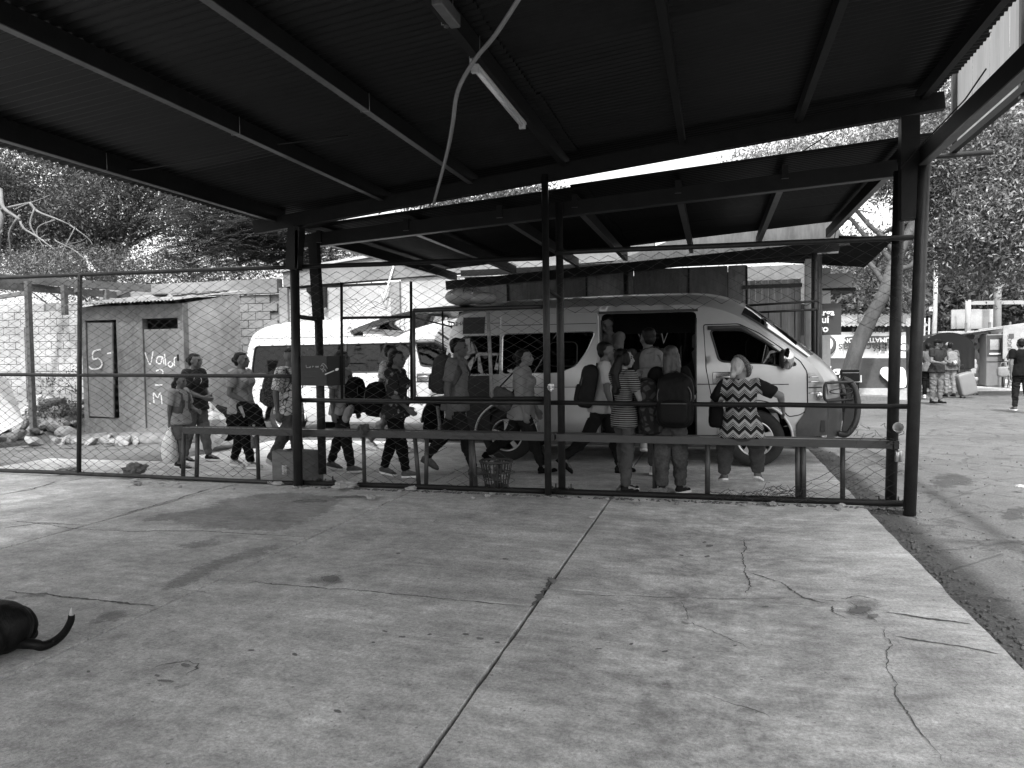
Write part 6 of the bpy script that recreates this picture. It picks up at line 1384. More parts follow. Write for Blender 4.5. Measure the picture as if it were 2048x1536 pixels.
MB().tube([(1.75, 9.3, 3.60), (2.95, 9.3, 3.60)], .03, 8).build('outrigger', M_steel2, fs); MB().tube([(1.78, 4.0, 3.55), (2.7, 4.0, 3.62)], .03, 8).build('outrigger', M_steel2, fs)
# small shop awning beyond the van nose
aw = thing('shop_awning', 'dark tin awning with grey fascia board above the shop corner', 'awning', (2.3, 14.6, 2.5))
sw = corr_sheet('roof_sheet', 2.4, .836); sw.materials.append(M_tin2)
for i in range(3): shared('roof_sheet', sw, aw, (1.55, 13.3+i*.78, 3.30-.06*i), (R(-4), R(6), 0))
MB().box(V(1667, 562, 14.9), (.62, .10, .26)).build('fascia_board', mat('grey_board', .24, .7, var=.15), aw); MB().box(V(1667, 578, 14.95)+Vector((0, .3, 0)), (.75, .7, .06), Matrix.Rotation(.06, 4, 'Y')).build('soffit', M_steel, aw)
q = V(1652, 600, 15.0); MB().box((q.x, q.y, 1.5), (.14, .14, 3.0)).build('post', mat('white_post', .4, .7, var=.2), aw)
q = V(1637, 560, 13.0); MB().tube([(q.x, q.y, -.04), (q.x, q.y, 3.1)], .055, 10).build('post', M_steel2, aw); MB().beam((1.2, 13.0, 3.12), (2.1, 13.0, 3.2), .1, .1).build('beam', M_steel, aw)
sg = thing('shop_sign', 'dark shop sign with white lettering on the shop corner', 'sign', tuple(V(1634, 668, 13.6))); a = V(1616, 608, 13.6); b = V(1652, 670, 13.6); mid = (a+b)/2+Vector((.16, 0, 0))
MB().box(mid+Vector((-.15, .03, 0)), (.75, .04, abs(a.z-b.z))).build('board', mat('navy_board', .03, .5, var=.1), sg)
for tx, py, sz in (('recarga', 626, .15), ('aquí', 640, .17), ('tigo', 658, .17)): text('lettering', tx, sz, facing(V(1633, py, 13.57)+Vector((.06, 0, 0))), mat('sign_white', .7, .6, var=.04), sg, .003)
MB().box((mid.x-.5, 13.7, 1.35), (.1, .1, 2.7)).build('post', M_steel2, sg)
# banner stall
BY2 = 24.6
bs_ = thing('banner_stall', 'market stall walled with printed banners under a tin roof edge', 'stall', (4.0, BY2+1, 0))
def bp3(x, y, o=0): return V(x, y, BY2-o)
M_bw = mat('white_banner', .68, .6, var=.10, scale=1.2, bump=.02, bscale=2.0); M_bd = mat('dark_banner', .05, .6, var=.25, scale=1.5, bump=.03, bscale=2.2)
def ban(x0, y0, x1, y1, name, ma, o):
    mb = MB(); rows = []
    for i in range(15):
        row = []
        for j in range(25):
            p_ = bp3(x0+(x1-x0)*j/24, y0+(y1-y0)*i/14); p_.y += -o+.05*noise.noise(p_*1.3)+.03*noise.noise(Vector((p_.x*4, 0, p_.z*1.2))); row.append(p_)
        rows.append(row)
    mb.grid(rows); return mb.build(name, ma, bs_)
bn1 = ban(1625, 664, 1812, 716, 'banner', M_bw, .0); bn2 = ban(1628, 716, 1812, 778, 'banner', M_bd, .04); bn3 = ban(1700, 776, 1812, 800, 'tarpaulin', mat('pale_tarp', .3, .6, var=.25, scale=2, bump=.05, bscale=2), .1)
M_ink = mat('banner_ink', .06, .7, var=.1); M_wink = MATS['sign_white']
text('lettering', 'Cubas', .36, facing(bp3(1786, 694, .12), flip=True), M_ink, bn1, .004); text('lettering', 'Eléctricas', .36, facing(bp3(1725, 694, .12), flip=True), M_ink, bn1, .004)
c0 = bp3(1738, 680, .10); mb = MB(); mb.prism(roundrect(-.72, .72, -.12, .12, .11), 0, .02, lambda p_, q_, h_: (c0.x+p_, c0.y-h_, c0.z+q_)); mb.build('title_bar', M_ink, bn1)
text('lettering', 'CLIMATIZACIÓN', .19, facing(bp3(1738, 680, .14), flip=True), M_wink, bn1, .003); text('lettering', '8622 7616 8042', .22, facing(bp3(1755, 660.5, .12), flip=True), M_ink, bn1)
c0 = bp3(1655, 690, .1); MB().ell(c0, (.26, .02, .30)).build('printed_hair', M_ink, bn1); MB().ell(c0+Vector((0, -.015, .03)), (.16, .02, .20)).build('printed_face', M_wink, bn1)
text('lettering', 'tigo', .55, facing(bp3(1672, 744, .16)), M_wink, bn2, .012); text('lettering', 'dental', .30, facing(bp3(1698, 753, .18)+Vector((0, 0, -.08))), M_wink, bn2, .006)
tp = [(1760, 745), (1764, 736), (1774, 734), (1784, 738), (1795, 733), (1808, 737), (1812, 750), (1812, 772), (1800, 776), (1788, 777), (1778, 774), (1775, 762), (1766, 754)]
mb = MB(); P3 = [bp3(x, y, .14) for x, y in cat(tp, 4, True)]; mb.add(P3, [list(range(len(P3)))]); mb.build('printed_shape', M_wink, bn2)
shS = corr_sheet('roof_sheet', 2.2, .836, amp=.02, pitch=.12); shS.materials.append(mat('bright_tin', .32, .45, .3, var=.3, scale=2))
for i in range(5): q = bp3(1645+i*45, 652); shared('roof_sheet', shS, bs_, (q.x, q.y+.9, q.z+.22), (R(0), R(-12), R(90)))
for x in (1632, 1720, 1810): q = bp3(x, 700); MB().box((q.x, q.y+.15, 1.25), (.09, .09, 2.6)).build('post', M_mortar, bs_)
MB().box((bp3(1720, 700).x, BY2+1.9, 1.2), (3.6, .1, 2.4)).build('back_panel', M_bd, bs_)
tag(MB().box(bp3(1722, 806, .4)+Vector((0, 0, .12)), (1.6, .5, .25), Matrix.Rotation(.03, 4, 'Y'), bev=.02).build('low_kerb', M_rub2), 'low rough concrete kerb in front of the banner stall', 'kerb')
q = V(1707, 760, 22.0); kb = thing('black_kiosk_box', 'black tiled counter box behind the van bull bar', 'box', (q.x, q.y, 0)); MB().box((q.x-.1, 22, .45), (.42, .4, .95)).build('case', C_black, kb)
for z in (.3, .6, .85): MB().box((q.x-.1, 21.795, z), (.42, .008, .015)).build('joint', M_mortar, kb)
# canvas cart
q = V(1885, 700, 31.0); cc = thing('canvas_cart', 'grey barrel topped canvas cart behind the man in cap', 'cart', (q.x, 31, 0)); r_ = .88
mb = MB(); rows = []
for i in range(17):
    a = math.pi*i/16; rows.append([(q.x+r_*1.02*math.cos(a)*(1+.01*noise.noise(Vector((i, y_, 0)))), 30.4+y_*1.3, 1.45+.62*math.sin(a)+.02*noise.noise(Vector((i*.5, y_*3, 1)))) for y_ in np.linspace(0, 1, 5)])
mb.grid(rows); cv = mb.build('canvas', mat('grey_canvas', .04, .8, var=.15, scale=3), cc)
mb = MB(); mb.grid([[(q.x+r_*u, 30.38+.02*math.sin(u*30), z) for u in np.linspace(-1, 1, 25)] for z in (.75, 1.47)]); mb.build('canvas_skirt', MATS['grey_canvas'], cc)
mb = MB(); mb.prism([(r_*math.cos(a), .62*math.sin(a)) for a in np.linspace(0, math.pi, 15)], 0, .02, lambda p_, q_, h_: (q.x+p_, 30.39+h_, 1.45+q_)); mb.build('canvas_end', MATS['grey_canvas'], cc)
MB().box((q.x, 31.0, .7), (1.5, 1.1, .5)).build('counter', M_bd, cc)
for s in (-1, 1): MB().lathe((q.x+s*.5, 30.5, .3), [(.0, 0), (.3, 0), (.3, .06), (0, .06)], 18, 'Y').build('wheel', M_tyre, cc)
# goods stall, kiosk, signs, poles
gs = thing('goods_stall', 'cluttered market stall with hanging goods under a tin roof', 'stall', tuple(V(1950, 765, 34)*1)); gs.location.z = 0
for i, (px, py) in enumerate([(1945, 668), (1985, 660), (2030, 656)]): q = V(px, py, 34); MB().beam(q+Vector((-.9, -.3, -.12)), q+Vector((.9, -.3, .12)), 2.2, .04, (0, .1, 1)).build('roof_sheet', MATS['bright_tin'], gs)
for px in (1925, 1972, 2012, 2046): q = V(px, 700, 34); MB().box((q.x, 33.6, 1.25), (.07, .07, 2.5)).build('post', M_mortar, gs)
MB().box((V(1945, 700, 34).x, 34.6, 1.1), (2.2, .1, 2.2)).build('back_panel', mat('stall_back', .30, .8, var=.7, scale=5), gs)
MB().box((V(1945, 740, 34).x, 33.8, .45), (1.8, .6, .9)).build('counter', mat('counter_print', .4, .7, var=.6, scale=6), gs)
gms = [C_white, C_grey, C_light, C_black, M_render, C_denim]
for i in range(34):
    px = random.uniform(1926, 1972); py = random.uniform(672, 712); q = V(px, py, 33.4); rbm = MB(); rbox(rbm, q, (random.uniform(.12, .28), .08, random.uniform(.14, .34)), Matrix.Rotation(random.uniform(-.3, .3), 3, 'Y'), .5); rbm.build('hanging_goods', random.choice(gms), gs)
for i in range(16):
    px = random.uniform(1915, 1950); py = random.uniform(722, 758); q = V(px, py, 33.0); rbm = MB(); rbox(rbm, q, (random.uniform(.14, .3), .14, random.uniform(.14, .3)), Matrix.Identity(3), .5); rbm.build('packet', random.choice(gms), gs)
kq0 = V(1973, 764, 32.5); kq1 = V(2012, 668, 32.5); kx = (kq0.x+kq1.x)/2; kw = kq1.x-kq0.x
kk = thing('vending_kiosk', 'tall grey kiosk cabinet with dark poster panel at the market', 'kiosk', (kx, 32.9, 0))
MB().box((kx, 32.95, kq1.z/2), (kw, .8, kq1.z), bev=.02).build('cabinet', mat('kiosk_grey', .16, .5, var=.15), kk); pp = MB().box((kx-.02, 32.54, kq1.z*.78), (kw*.86, .03, kq1.z*.40)).build('poster', M_bd, kk); MB().box((kx-.05, 32.515, kq1.z*.80), (kw*.5, .02, kq1.z*.2)).build('print', M_render, pp); MB().box((kx, 32.545, kq1.z*.47), (kw*.98, .02, .02)).build('seam', M_steel, kk); MB().box((kx-.04, 32.51, kq1.z*.625), (kw*.6, .02, .06)).build('print', M_wink, pp)
wq = V(2034, 690, 32.2); wsn = thing('white_sign_board', 'white printed sign board standing beside the kiosk', 'sign', (wq.x, 32.2, 0)); MB().box((wq.x+.1, 32.2, wq.z+.1), (1.15, .05, 1.25)).build('board', M_render, wsn); text('lettering', 'JUGOS', .2, facing(Vector((wq.x-.25, 32.16, wq.z+.1))) @ Matrix.Rotation(R(90), 4, 'Z'), M_ink, wsn)
for dx in (-.45, .65): MB().box((wq.x+dx, 32.25, .8), (.06, .06, 1.7)).build('post', M_steel2, wsn)
MB().box((wq.x-.2, 32.16, wq.z+.35), (.16, .02, .16)).build('print', M_ink, wsn)
q = V(1995, 600, 36); up_ = thing('utility_pole', 'tall pale concrete utility pole above the market roofs', 'pole', (q.x, 36, 0)); MB().tube([(q.x, 36, -.05), (q.x, 36, 9.5)], [.17, .12], 12).build('shaft', mat('pole_concrete', .26, .8, var=.2, scale=2), up_); MB().beam(V(1938, 606, 36), V(2080, 604, 36), .12, .16).build('cross_beam', MATS['pole_concrete'], up_)
q = V(1936, 640, 36); MB().tube([(q.x, 36, 1.5), (q.x, 36, V(1936, 600, 36).z)], .11, 10).build('side_post', MATS['pole_concrete'], up_); MB().tube([V(1936, 602, 36), V(1934, 560, 36)], .03, 6).build('rod', M_steel2, up_)
q = V(1947, 638, 37); tk = thing('concrete_hoarding', 'pale square concrete panels raised above the stall roofs', 'hoarding', (q.x, 37, 0)); MB().box(V(1930, 638, 37.06), (1.1, .1, .85)).build('panel', M_render, tk); MB().box(V(1966, 638, 37), (.96, .1, .85)).build('panel', M_render, tk); MB().box((q.x, 37.15, 1.3), (.12, .1, 2.4)).build('post', M_render, tk)
q = V(1865, 640, 38); pl = thing('thin_pole', 'thin pale wooden pole standing behind the canvas cart', 'pole', (q.x, 38, 0)); MB().tube([(q.x, 38, -.05), (q.x+.1, 38, 3), (q.x+.15, 38, 6.5)], [.12, .1, .08], 8).build('shaft', M_barkp, pl); MB().box(V(1862, 618, 37.8), (.16, .1, .2)).build('meter_box', M_render, pl)
for i, px in enumerate((1847, 1856, 1832)): q = V(px, 650, 37); fp_ = thing('fence_pole', ['thin leaning stick pole left of the wooden pole', 'thin stick pole close to the wooden pole', 'short stick pole behind the corner post'][i], 'pole', (q.x, 37, 0)); MB().tube([(q.x, 37, -.05), (q.x+.05, 37, V(px, 636, 37).z)], .035, 6).build('shaft', M_barkp, fp_)
q = V(1832, 690, 29); ub = thing('dark_parasol', 'dark tarpaulin awning edge behind the corner post', 'awning', (q.x, 29, 0)); mb = MB(); mb.add([V(1800, 670, 29), V(1846, 690, 29), V(1846, 702, 29.5), V(1800, 698, 29.5), V(1800, 675, 31)], [(0, 1, 2, 3), (0, 4, 1)]); mb.build('sheet', C_black, ub); MB().tube([V(1842, 700, 29.4), (V(1842, 700, 29.4).x, 29.4, -.05)], .03, 6).build('post', M_steel2, ub)
# low wall of foliage far away
make_tree('hedge_tree', 'long low line of bushes far behind the market', [(30, 75, -.05), (30, 75, 2), (30, 75, 3)], .3, [((8, 70, 3), (8, 4, 3.5), 1), ((24, 72, 3.5), (10, 4, 4), 1), ((42, 75, 4), (12, 4, 5), 1)], 14000, .6, M_leafd, M_bark, clump=1.2, branches=3, twig=False)
# kerb and road patch
wavy_sheet('pavement', [(5.2, 28.6), (16, 30), (16, 40), (4, 40), (3, 28)], -.03, M_conc)
# people in the street
fg = 'people in the street'
A('capman', 'man in dark polo shirt and cap holding a white cup in the street', (1872, 806), 1.72, -60, 'mid', 'short', None, C_char, cloth('grey_jeans', .18, .3), M_shoe_d, C_black, vox=.012, fat=1.15, legs=((3, 2, 0), (-3, 2, 0)), arms=((8, 8, 70, 10), (10, 10, 72, 14)), hyaw=30, sub=fg)
def cap_on(W, ma, size=1.0):
    mb = MB(); hc = W['head']; f_ = W['fwd']; mb.ell(hc+Vector((0, 0, .05)), (.105*size, .095*size, .075), None, 14, 8); mb.ell(hc+Vector((0, 0, .055))+f_*.12, (.075, .07, .012), None, 10, 6); return bodypart(W, mb, 'cap', ma)
cap_on(PEOPLE['capman'], C_black)
W = PEOPLE['capman']; c = W['hand0']; tag(MB().lathe(c+Vector((.02, -.03, -.02)), [(.0, 0), (.03, 0), (.042, .11), (.04, .11), (.028, .01), (0, .01)], 14).build('paper_cup', C_white), 'white paper cup held by the man in cap', 'cup')
A('suitman', 'man with pale shirt and light backpack pulling a suitcase', (1900, 793), 1.66, 100, 'mid', 'short', None, C_grey, cloth('khaki', .26), M_shoe_d, C_black, vox=.012, fat=1.1, legs=((4, 3, 0), (-4, 3, 0)), arms=((8, 8, 60, 0), (-8, 14, 10, 0)), sub=fg); cap_on(PEOPLE['suitman'], C_white)
backpack(PEOPLE['suitman'], 'pale grey backpack on the man with the suitcase', cloth('pale_pack', .26), size=(.18, .30, .42), up=.16)
c = G(1938, 793); sc_ = thing('suitcase', 'large grey hard shell suitcase tilted on the road', 'suitcase', tuple(c)); rs_ = Matrix.Rotation(R(15), 3, 'Z') @ Matrix.Rotation(R(-14), 3, 'Y'); mb = MB(); rbox(mb, c+rs_ @ Vector((0, 0, .40)), (.50, .28, .70), rs_, .28); mb.build('shell', mat('suitcase_grey', .15, .45, var=.1), sc_)
for x_ in (-.2, .2):
    for y_ in (-.1, .1): MB().lathe(c+rs_ @ Vector((x_, y_, .0))+Vector((0, -.02, .03)), [(0, 0), (.03, 0), (.03, .04), (0, .04)], 10, 'Y').build('wheel', M_tyre, sc_)
MB().tube([c+rs_ @ Vector((-.1, .08, .72)), c+rs_ @ Vector((-.1, .08, .98)), c+rs_ @ Vector((.1, .08, .98)), c+rs_ @ Vector((.1, .08, .72))], .012, 6).build('handle', M_blk, sc_); MB().tube([c+rs_ @ Vector((.25*math.cos(a), .0, .40+.35*math.sin(a))) for a in np.linspace(0, 2*math.pi, 20, endpoint=False)], .006, 5, closed=True).build('zip', M_blk, sc_)
A('street1', 'person in white top and jeans walking behind the corner post', (1838, 790), 1.62, 100, 'mid', 'long', None, C_white, J_blue, M_shoe_w, vox=.014, female=True, legs=((-14, 10, 10), (14, 6, 0)), sub=fg)
A('street2', 'person in grey top and black trousers beside the man in cap', (1856, 796), 1.64, 80, 'mid', 'bun', None, C_grey, C_black, M_shoe_w, vox=.014, female=True, legs=((4, 3, 0), (-6, 4, 0)), arms=((-12, 26, 80, 10), (6, 8, 20, 0)), sub=fg)
A('vendor', 'person in grey shirt and pale trousers bending at the goods stall', (1955, 762), 1.66, 95, 'mid', 'short', None, C_grey, C_light, M_shoe_d, vox=.016, fat=1.15, legs=((10, 4, 0), (-14, 6, 0)), arms=((30, 14, 40, 0), (20, 10, 50, 0)), lean=12, sub=fg)
A('longhair', 'woman with long wavy hair sitting beside the kiosk with a pale bag', (2026, 775), 1.60, -100, 'light', 'wavy', M_hairb, C_light, C_light, M_shoe_w, vox=.014, female=True, legs=((70, 70, 0), (64, 66, 0)), arms=((16, 10, 50, 10), (16, 10, 50, 10)), hyaw=60, sub=fg)
W = PEOPLE['longhair']; q = Vector(W['root'].location); st2 = thing('stool', 'low stool under the woman beside the kiosk', 'stool', (W['pelvis'].x, W['pelvis'].y, 0)); zt = W['pelvis'].z-.13; MB().box((W['pelvis'].x, W['pelvis'].y, zt), (.38, .38, .05), bev=.01).build('seat', M_blk, st2)
for i_, j_ in ((-1, -1), (1, -1), (1, 1), (-1, 1)): MB().tube([(W['pelvis'].x+i_*.15, W['pelvis'].y+j_*.15, zt), (W['pelvis'].x+i_*.18, W['pelvis'].y+j_*.18, -.05)], .014, 6).build('leg', M_steel2, st2)
c = W['pelvis']+Vector((-.35, -.25, -.05)); hb3 = thing('tote_bag', 'pale tote bag on the lap of the woman by the kiosk', 'bag', tuple(c-Vector((0, 0, .2)))); mb = MB(); rbox(mb, c, (.42, .2, .38), Matrix.Identity(3), .5); mb.build('main_bag', cloth('tote', .34), hb3); MB().tube([c+Vector((-.12, 0, .17)), c+Vector((-.06, 0, .34)), c+Vector((.06, 0, .34)), c+Vector((.12, 0, .17))], .012, 6).build('handle', C_light, hb3)
A('edgeman', 'man in dark t-shirt and jeans walking away along the road', (2044, 822), 1.66, 95, 'mid', 'crop', None, C_black, J_dark, M_shoe_g, M_sole, vox=.011, fat=1.1, legs=((10, 6, 0), (-10, 8, 10)), arms=((-6, 8, 8, 0), (10, 8, 10, 0)), sub=fg)
# ================================================================== small things along the fence
M_card = mat('brown_cardboard', .12, .85, var=.3, scale=5, stretch=(1, 1, 3)); M_cardd = mat('dark_carton', .022, .6, var=.35, scale=8); M_chalk = mat('pale_ink', .45, .8, var=.2)
def slab_box(pts, th, name, ma, par):
    a, b, c, d = [Vector(p) for p in pts]; n = (b-a).cross(d-a).normalized()*th; mb = MB(); mb.add([a, b, c, d, a+n, b+n, c+n, d+n], [(0, 1, 2, 3), (7, 6, 5, 4), (0, 4, 5, 1), (1, 5, 6, 2), (2, 6, 7, 3), (3, 7, 4, 0)]); return mb.build(name, ma, par)
# hung carton with a plastic spoon
CY = 7.42; ct = thing('hung_carton', 'dark carton hung on the fence post with pale scribbles', 'carton', tuple(V(655, 772, CY)))
c1, c2, c3, c4 = V(602, 711, CY), V(654, 712, CY-.05), V(654, 772, CY-.05), V(603, 771, CY); c5, c6 = V(690, 711, CY+.13), V(690, 770, CY+.13)
f1 = slab_box((c1, c4, c3, c2), .006, 'panel', M_cardd, ct); f2 = slab_box((c2, c3, c6, c5), .006, 'panel', mat('darker_carton', .014, .6, var=.3, scale=8), ct)
slab_box((c1+Vector((0, .25, 0)), c2+Vector((0, .29, 0)), c2, c1), .005, 'flap', M_cardd, ct)
scrawl([[(612, 730), (613, 735), (617, 735)], [(620, 733), (618, 735), (621, 735), (621, 732)], [(625, 735), (625, 732), (628, 733)], [(631, 735), (632, 732), (634, 735), (636, 732), (637, 735)], [(641, 733), (644, 731), (648, 734), (644, 739), (641, 737)], [(644, 739), (646, 744), (649, 738), (652, 743)], [(643, 731), (646, 727), (651, 731), (655, 737)]], CY-.062, .005, ct, M_chalk)
for k in range(3): stroke([(V(608, 744+k*10, CY).x, V(608, 744+k*10, CY).z), (V(640-k*4, 743+k*10, CY).x, V(640, 743+k*10, CY).z)], CY-.058, .006, ct, ma=mat('faded_print', .05, .8, var=.5, scale=40))
s0, s1 = V(650, 749, CY-.08), V(676, 738, CY-.04)
sp2 = thing('plastic_spoon', 'white plastic spoon stuck through the hung carton corner', 'spoon', tuple(s0)); MB().tube([s0, s0.lerp(s1, .7)], [.006, .005], 6).build('handle', MATS['white_plastic'], sp2); MB().ell(s1-(s1-s0)*.08, (.026, .008, .014), Matrix.Rotation(-.4, 3, 'Y')).build('bowl', MATS['white_plastic'], sp2)
# cardboard box on the slab
a = G(546, 962); b = G(613, 967); bx2 = thing('cardboard_box', 'battered brown cardboard box with a white label by the fence post', 'box', tuple((a+b)/2)); hB = V(546, 903, a.y).z; mid = (a+b)/2+Vector((0, .16, 0)); wB = (b-a).length
dr_ = (b-a).normalized(); nb = Vector((-dr_.y, dr_.x, 0))
A0, B0 = a, a.lerp(b, .72); C0 = B0+nb*.30+dr_*.14; D0 = A0+nb*.34; up2 = Vector((0, 0, hB))
for q1, q2 in ((A0, B0), (B0, C0), (C0, D0), (D0, A0)): slab_box((q1+Vector((0, 0, .002)), q2+Vector((0, 0, .002)), q2+up2, q1+up2), .006, 'side', M_card, bx2)
slab_box((A0+up2, B0+up2, B0+up2+nb*.13+Vector((0, 0, -.02)), A0+up2+nb*.12+Vector((0, 0, .015))), .004, 'flap', M_card, bx2)
lbq = A0.lerp(B0, .62)-nb*.004; slab_box((lbq+Vector((-.07, 0, .09)), lbq+Vector((.07, 0, .09)), lbq+Vector((.07, 0, .20)), lbq+Vector((-.07, 0, .20))), .001, 'label', C_white, bx2)
text('lettering', '505', .055, facing(lbq+Vector((0, -.012, .115))), M_ink, bx2); text('lettering', 'FRAGIL', .028, facing(lbq+Vector((0, -.012, .168))), M_ink, bx2)
# plastic basket full of rubbish
q = G(987, 978); q.y += .12; kb2 = thing('plastic_basket', 'dark slatted plastic basket full of crumpled rubbish', 'basket', tuple(q)); M_bk = mat('basket_plastic', .03, .5, var=.2); hK = .29
rr = lambda z: .125+.055*z/hK
for z, t_ in ((.012, .009), (.10, .005), (.17, .005), (hK, .014)): MB().tube([(q.x+rr(z)*math.cos(a), q.y+rr(z)*math.sin(a), z) for a in np.linspace(0, 2*math.pi, 28, endpoint=False)], t_, 6, closed=True).build('rim' if z > .2 else 'hoop', M_bk, kb2)
for i in range(26): a = 2*math.pi*i/26; MB().beam((q.x+rr(0)*math.cos(a), q.y+rr(0)*math.sin(a), .01), (q.x+rr(hK)*math.cos(a), q.y+rr(hK)*math.sin(a), hK), .013, .005, (math.cos(a), math.sin(a), 0)).build('slat', M_bk, kb2)
MB().lathe(q+Vector((0, 0, .006)), [(0, 0), (.125, 0), (.125, .006), (0, .006)], 20).build('base', M_bk, kb2)
def crumple(name, label, c, s, ma, grp, flat=.6, seed=1.0, cat_='litter'):
    bm = bmesh.new(); bmesh.ops.create_icosphere(bm, subdivisions=3, radius=1)
    for v_ in bm.verts: v_.co = Vector((v_.co.x*s[0], v_.co.y*s[1], v_.co.z*s[2]))*(1+.5*noise.noise(v_.co*2.2+Vector((seed*7, 0, 0)))+.28*noise.noise(v_.co*5+Vector((seed, 3, 0))))
    zmin = min(v_.co.z for v_ in bm.verts)
    for v_ in bm.verts: v_.co += Vector((0, 0, -zmin))
    me = bpy.data.meshes.new(name); bm.to_mesh(me); bm.free(); me.materials.append(ma); o = bpy.data.objects.new(name, me); col.objects.link(o); o.location = c; o.rotation_euler = (0, 0, seed*2.1); return tag(o, label, cat_, grp)
for i in range(13): crumple('crumpled_wrapper', 'crumpled wrapper inside the slatted basket', q+Vector((random.uniform(-.07, .07), random.uniform(-.07, .07), .02+.018*i)), (.05, .045, .035), random.choice((C_white, C_light, M_bk, C_white, C_grey)), 'rubbish in the basket', seed=i)
# litter on the ground
lit = [(563, 955+4, .03, C_white, 'white paper scrap beside the cardboard box'), (555, 985-14, .05, C_white, 'crumpled white wrapper in front of the cardboard box'), (540, 968, .04, C_light, 'pale torn wrapper near the fence by the box'), (690, 979, .10, C_white, 'long flattened white plastic bag by the fence bottom rail'), (715, 974, .05, C_light, 'small pale paper ball near the flattened bag'), (742, 999, .05, C_white, 'twisted white tissue on the slab'), (823, 981, .05, C_white, 'white crumpled cup on the slab by the bench legs'), (1185, 1037, .025, C_white, 'tiny white paper on the slab joint'), (1375, 1246, .02, C_white, 'small white wrapper beside the thin crack'), (270, 999-35, .04, C_white, 'white scrap beside the broken block'), (275, 997-26, .04, C_light, 'torn pale paper strip on the left slab'), (945, 998, .025, C_white, 'white scrap before the basket'), (1683, 1014, .035, C_white, 'white cup lying near the fence corner'), (2040, 976, .035, C_white, 'white cup lying on the asphalt road'), (890, 985, .03, M_card, 'brown scrap by the fence bottom'), (1545, 1012, .04, M_rub, 'pale stone against the fence rail'), (530, 1066, .02, C_white, 'tiny paper on the worn concrete')]
for i, (x, y, s_, ma, lb_) in enumerate(lit): crumple('litter', lb_, G(x, y), (s_*1.35, s_*.9, s_*.45), ma, None, seed=i+20.0)
for i in range(22): x_ = random.uniform(-7.5, 1.4); crumple('scrap', 'small scrap of paper or leaf lying along the fence foot', Vector((x_, 7.36-abs(random.gauss(0, .12)), .001)), (random.uniform(.015, .045), random.uniform(.012, .03), random.uniform(.006, .014)), random.choice((C_white, C_white, C_light, M_card, M_rub)), 'scraps along the fence foot', seed=i+60.0)
st1 = G(270, 953); crumple('broken_block', 'broken concrete block lying against the chain link fence', st1, (.13, .10, .085), M_rub2, None, seed=3.3, cat_='stone')
crumple('plastic_bag', 'dirty crumpled bag caught under the left fence post', G(135, 948), (.13, .07, .04), C_light, None, seed=5.1, cat_='bag')
crumple('knotted_bag', 'knotted grey plastic bag tied on the bench tube', V(727, 866, 7.57)-Vector((0, 0, .03)), (.10, .05, .06), C_grey, None, seed=8.2, cat_='bag')
crumple('dirty_rag', 'dark rolled rag lying at the fence by the checkered shoe', G(1318, 991), (.10, .04, .035), M_rub2, None, seed=9.2, cat_='rag')
crumple('foil_knot', 'shiny foil scrap tied to the middle fence post', V(1101, 778, 7.40)-Vector((0, 0, .03)), (.035, .025, .04), M_alloy, None, seed=4.4, cat_='scrap')
crumple('black_sack', 'black rubbish sack slumped behind the woman in black shirt', G(437, 893), (.42, .35, .30), C_black, None, seed=2.2, cat_='sack')
crumple('white_sack', 'pale woven sack slumped beside the black sack', G(412, 905), (.30, .22, .36), mat('woven_sack', .5, .8, var=.2, scale=12), None, seed=6.2, cat_='sack')
wbm = MB()
for i in range(26): a_ = G(random.uniform(250, 360), random.uniform(960, 975)); d_ = Vector((random.uniform(-.14, .14), random.uniform(-.05, .05), 0)); a_.z = .006+random.uniform(0, .015); wbm.tube([a_-d_, a_+d_*.1+Vector((0, 0, .006)), a_+d_], .003, 5)
stuff(wbm.build('dry_twigs', M_barkp))
wbm = MB()
for i in range(420):
    t_ = random.random(); a_ = Vector((-1.6+3.3*t_, 7.42-random.random()*.10, .004)) if i % 2 else Vector((random.uniform(-4.6, -1.6), 7.42-random.random()*.08, .004)); s_ = random.uniform(.006, .022); wbm.box(a_, (s_*2, s_, s_*.5), Matrix.Rotation(random.random()*6, 4, 'Z') @ Matrix.Rotation(random.random()*.6, 4, 'X'))
stuff(wbm.build('fence_debris', M_rub2))
wbm = MB()
for i in range(1100):
    y_ = random.uniform(2.4, 12); a_ = Vector((1.38+abs(random.gauss(0, .10 if i % 3 else 1.5)), y_, -.045)); s_ = random.uniform(.004, .016); wbm.box(a_, (s_*1.6, s_, s_), Matrix.Rotation(random.random()*6, 4, 'Z') @ Matrix.Rotation(random.random()*.8, 4, 'X'))
stuff(wbm.build('gravel', mat('road_grit', .10, .95, var=.5, scale=30)))
# cup stuck in the mesh and can on the corner post
cq = V(1797, 857, 7.44); pc2 = thing('foam_cup', 'white foam cup stuck in the torn mesh at the corner post', 'cup', tuple(cq)); mt_ = Matrix.Rotation(R(68), 3, 'X') @ Matrix.Rotation(R(-14), 3, 'Y')
mb = MB(); prof = [(.0, 0), (.030, 0), (.045, .10), (.048, .10), (.046, .104), (.042, .10), (.028, .008), (0, .008)]
mb.lathe((0, 0, 0), prof, 18); mb.v = [tuple(cq+mt_ @ (Vector(p_)-Vector((0, 0, .06)))) for p_ in mb.v]; mb.build('cup_wall', C_white, pc2)
cq = V(1797, 913, 7.52); tag(MB().lathe(cq, [(.0, -.05), (.03, -.05), (.033, -.045), (.033, .045), (.028, .055), (0, .055)], 16, 'Z').build('drink_can', M_alloy), 'crushed drink can wedged at the foot of the corner post', 'can')
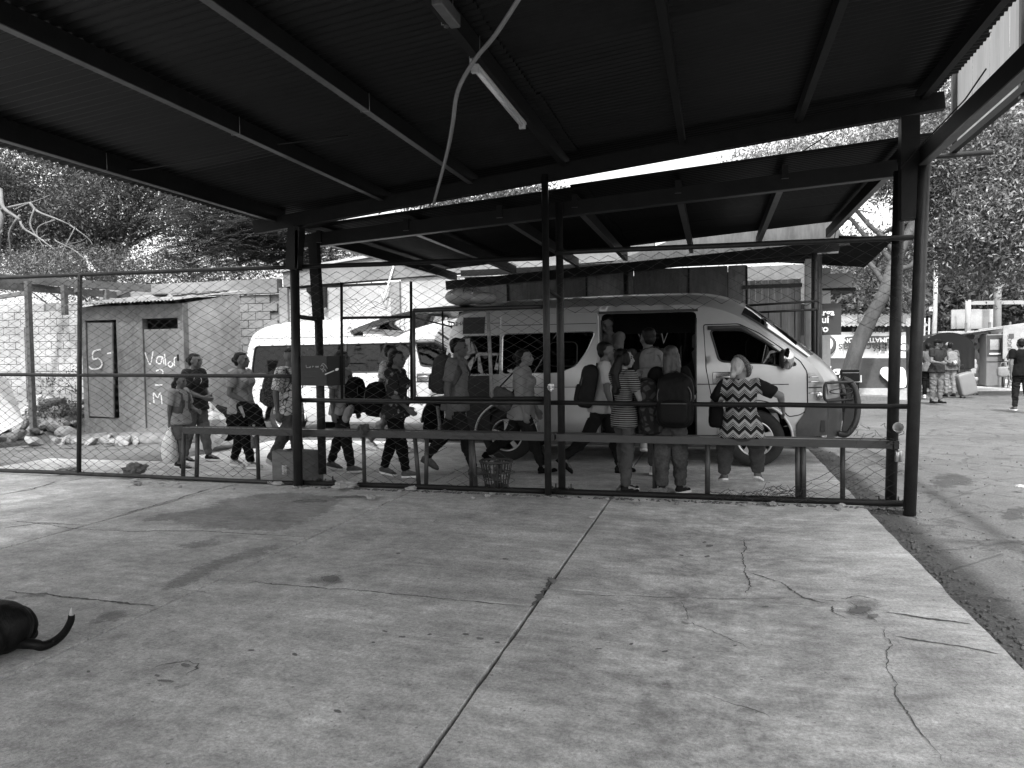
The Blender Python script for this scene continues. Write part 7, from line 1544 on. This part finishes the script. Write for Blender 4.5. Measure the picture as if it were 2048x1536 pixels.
# ================================================================== the black dog
hd2 = Vector((-math.cos(R(12)), -math.sin(R(12)), 0)); lf2 = Vector((-hd2.y, hd2.x, 0)); rb = G(28, 1306)
dg_ = thing('dog', 'black dog with white tail tip lying on the slab, rump towards the fence', 'dog', tuple(rb)); mb = MB()
dp = lambda f_, l_, z_: rb+hd2*f_+lf2*l_+Vector((0, 0, z_)); RD = Matrix((hd2, lf2, Vector((0, 0, 1)))).transposed()
mb.ell(dp(.07, 0, .13), (.16, .125, .135), RD); mb.ell(dp(.20, 0, .155), (.20, .125, .135), RD); mb.ell(dp(.42, 0, .165), (.20, .115, .135), RD); mb.ell(dp(.60, 0, .18), (.15, .12, .15), RD)
for s in (-1, 1):
    mb.ell(dp(.08, s*.115, .10), (.125, .06, .11), RD); caps(mb, dp(.02, s*.15, .04), .035, dp(.20, s*.17, .03), .026); caps(mb, dp(.20, s*.17, .03), .028, dp(.27, s*.165, .022), .022)
    caps(mb, dp(.62, s*.10, .12), .05, dp(.55, s*.12, .04), .035); caps(mb, dp(.55, s*.12, .035), .032, dp(.80, s*.11, .028), .024); caps(mb, dp(.80, s*.11, .026), .026, dp(.85, s*.11, .022), .022)
caps(mb, dp(.66, 0, .24), .085, dp(.78, 0, .38), .065); mb.ell(dp(.83, 0, .42), (.09, .07, .07), RD); caps(mb, dp(.88, 0, .41), .045, dp(.98, 0, .385), .032)
for s in (-1, 1): mb.ell(dp(.79, s*.065, .45), (.035, .012, .055), Matrix.Rotation(s*.5, 3, 'X'))
me = remesh(mb, .012, 5, .002, 20, 2); me.transform(Matrix.Translation(-rb)); M_fur = mat('black_fur', .006, .5, 0, var=.5, scale=24, stretch=(1, 1, .4), bump=.0025, bscale=160, spec=.12); link_mesh('body', me, M_fur, dg_)
tl_ = [dp(.04, 0, .05), G(66, 1288, .05), G(85, 1292, .035), G(108, 1283, .04), V(128, 1266, G(120, 1275, .06).y), V(141, 1243, G(120, 1275, .06).y), V(143, 1230, G(120, 1275, .06).y)]
tcv = [Vector(p_) for p_ in cat([tuple(p_) for p_ in tl_], 5)]; MB().tube(tcv, [.028-.013*i/(len(tcv)-1) for i in range(len(tcv))], 10).build('tail', M_fur, dg_); te = tcv[-1]; MB().tube([te-Vector((0, 0, .004)), te+Vector((-.002, 0, .02)), te+Vector((.004, 0, .04))], [.012, .007, .001], 8).build('tail_tip', C_white, dg_)
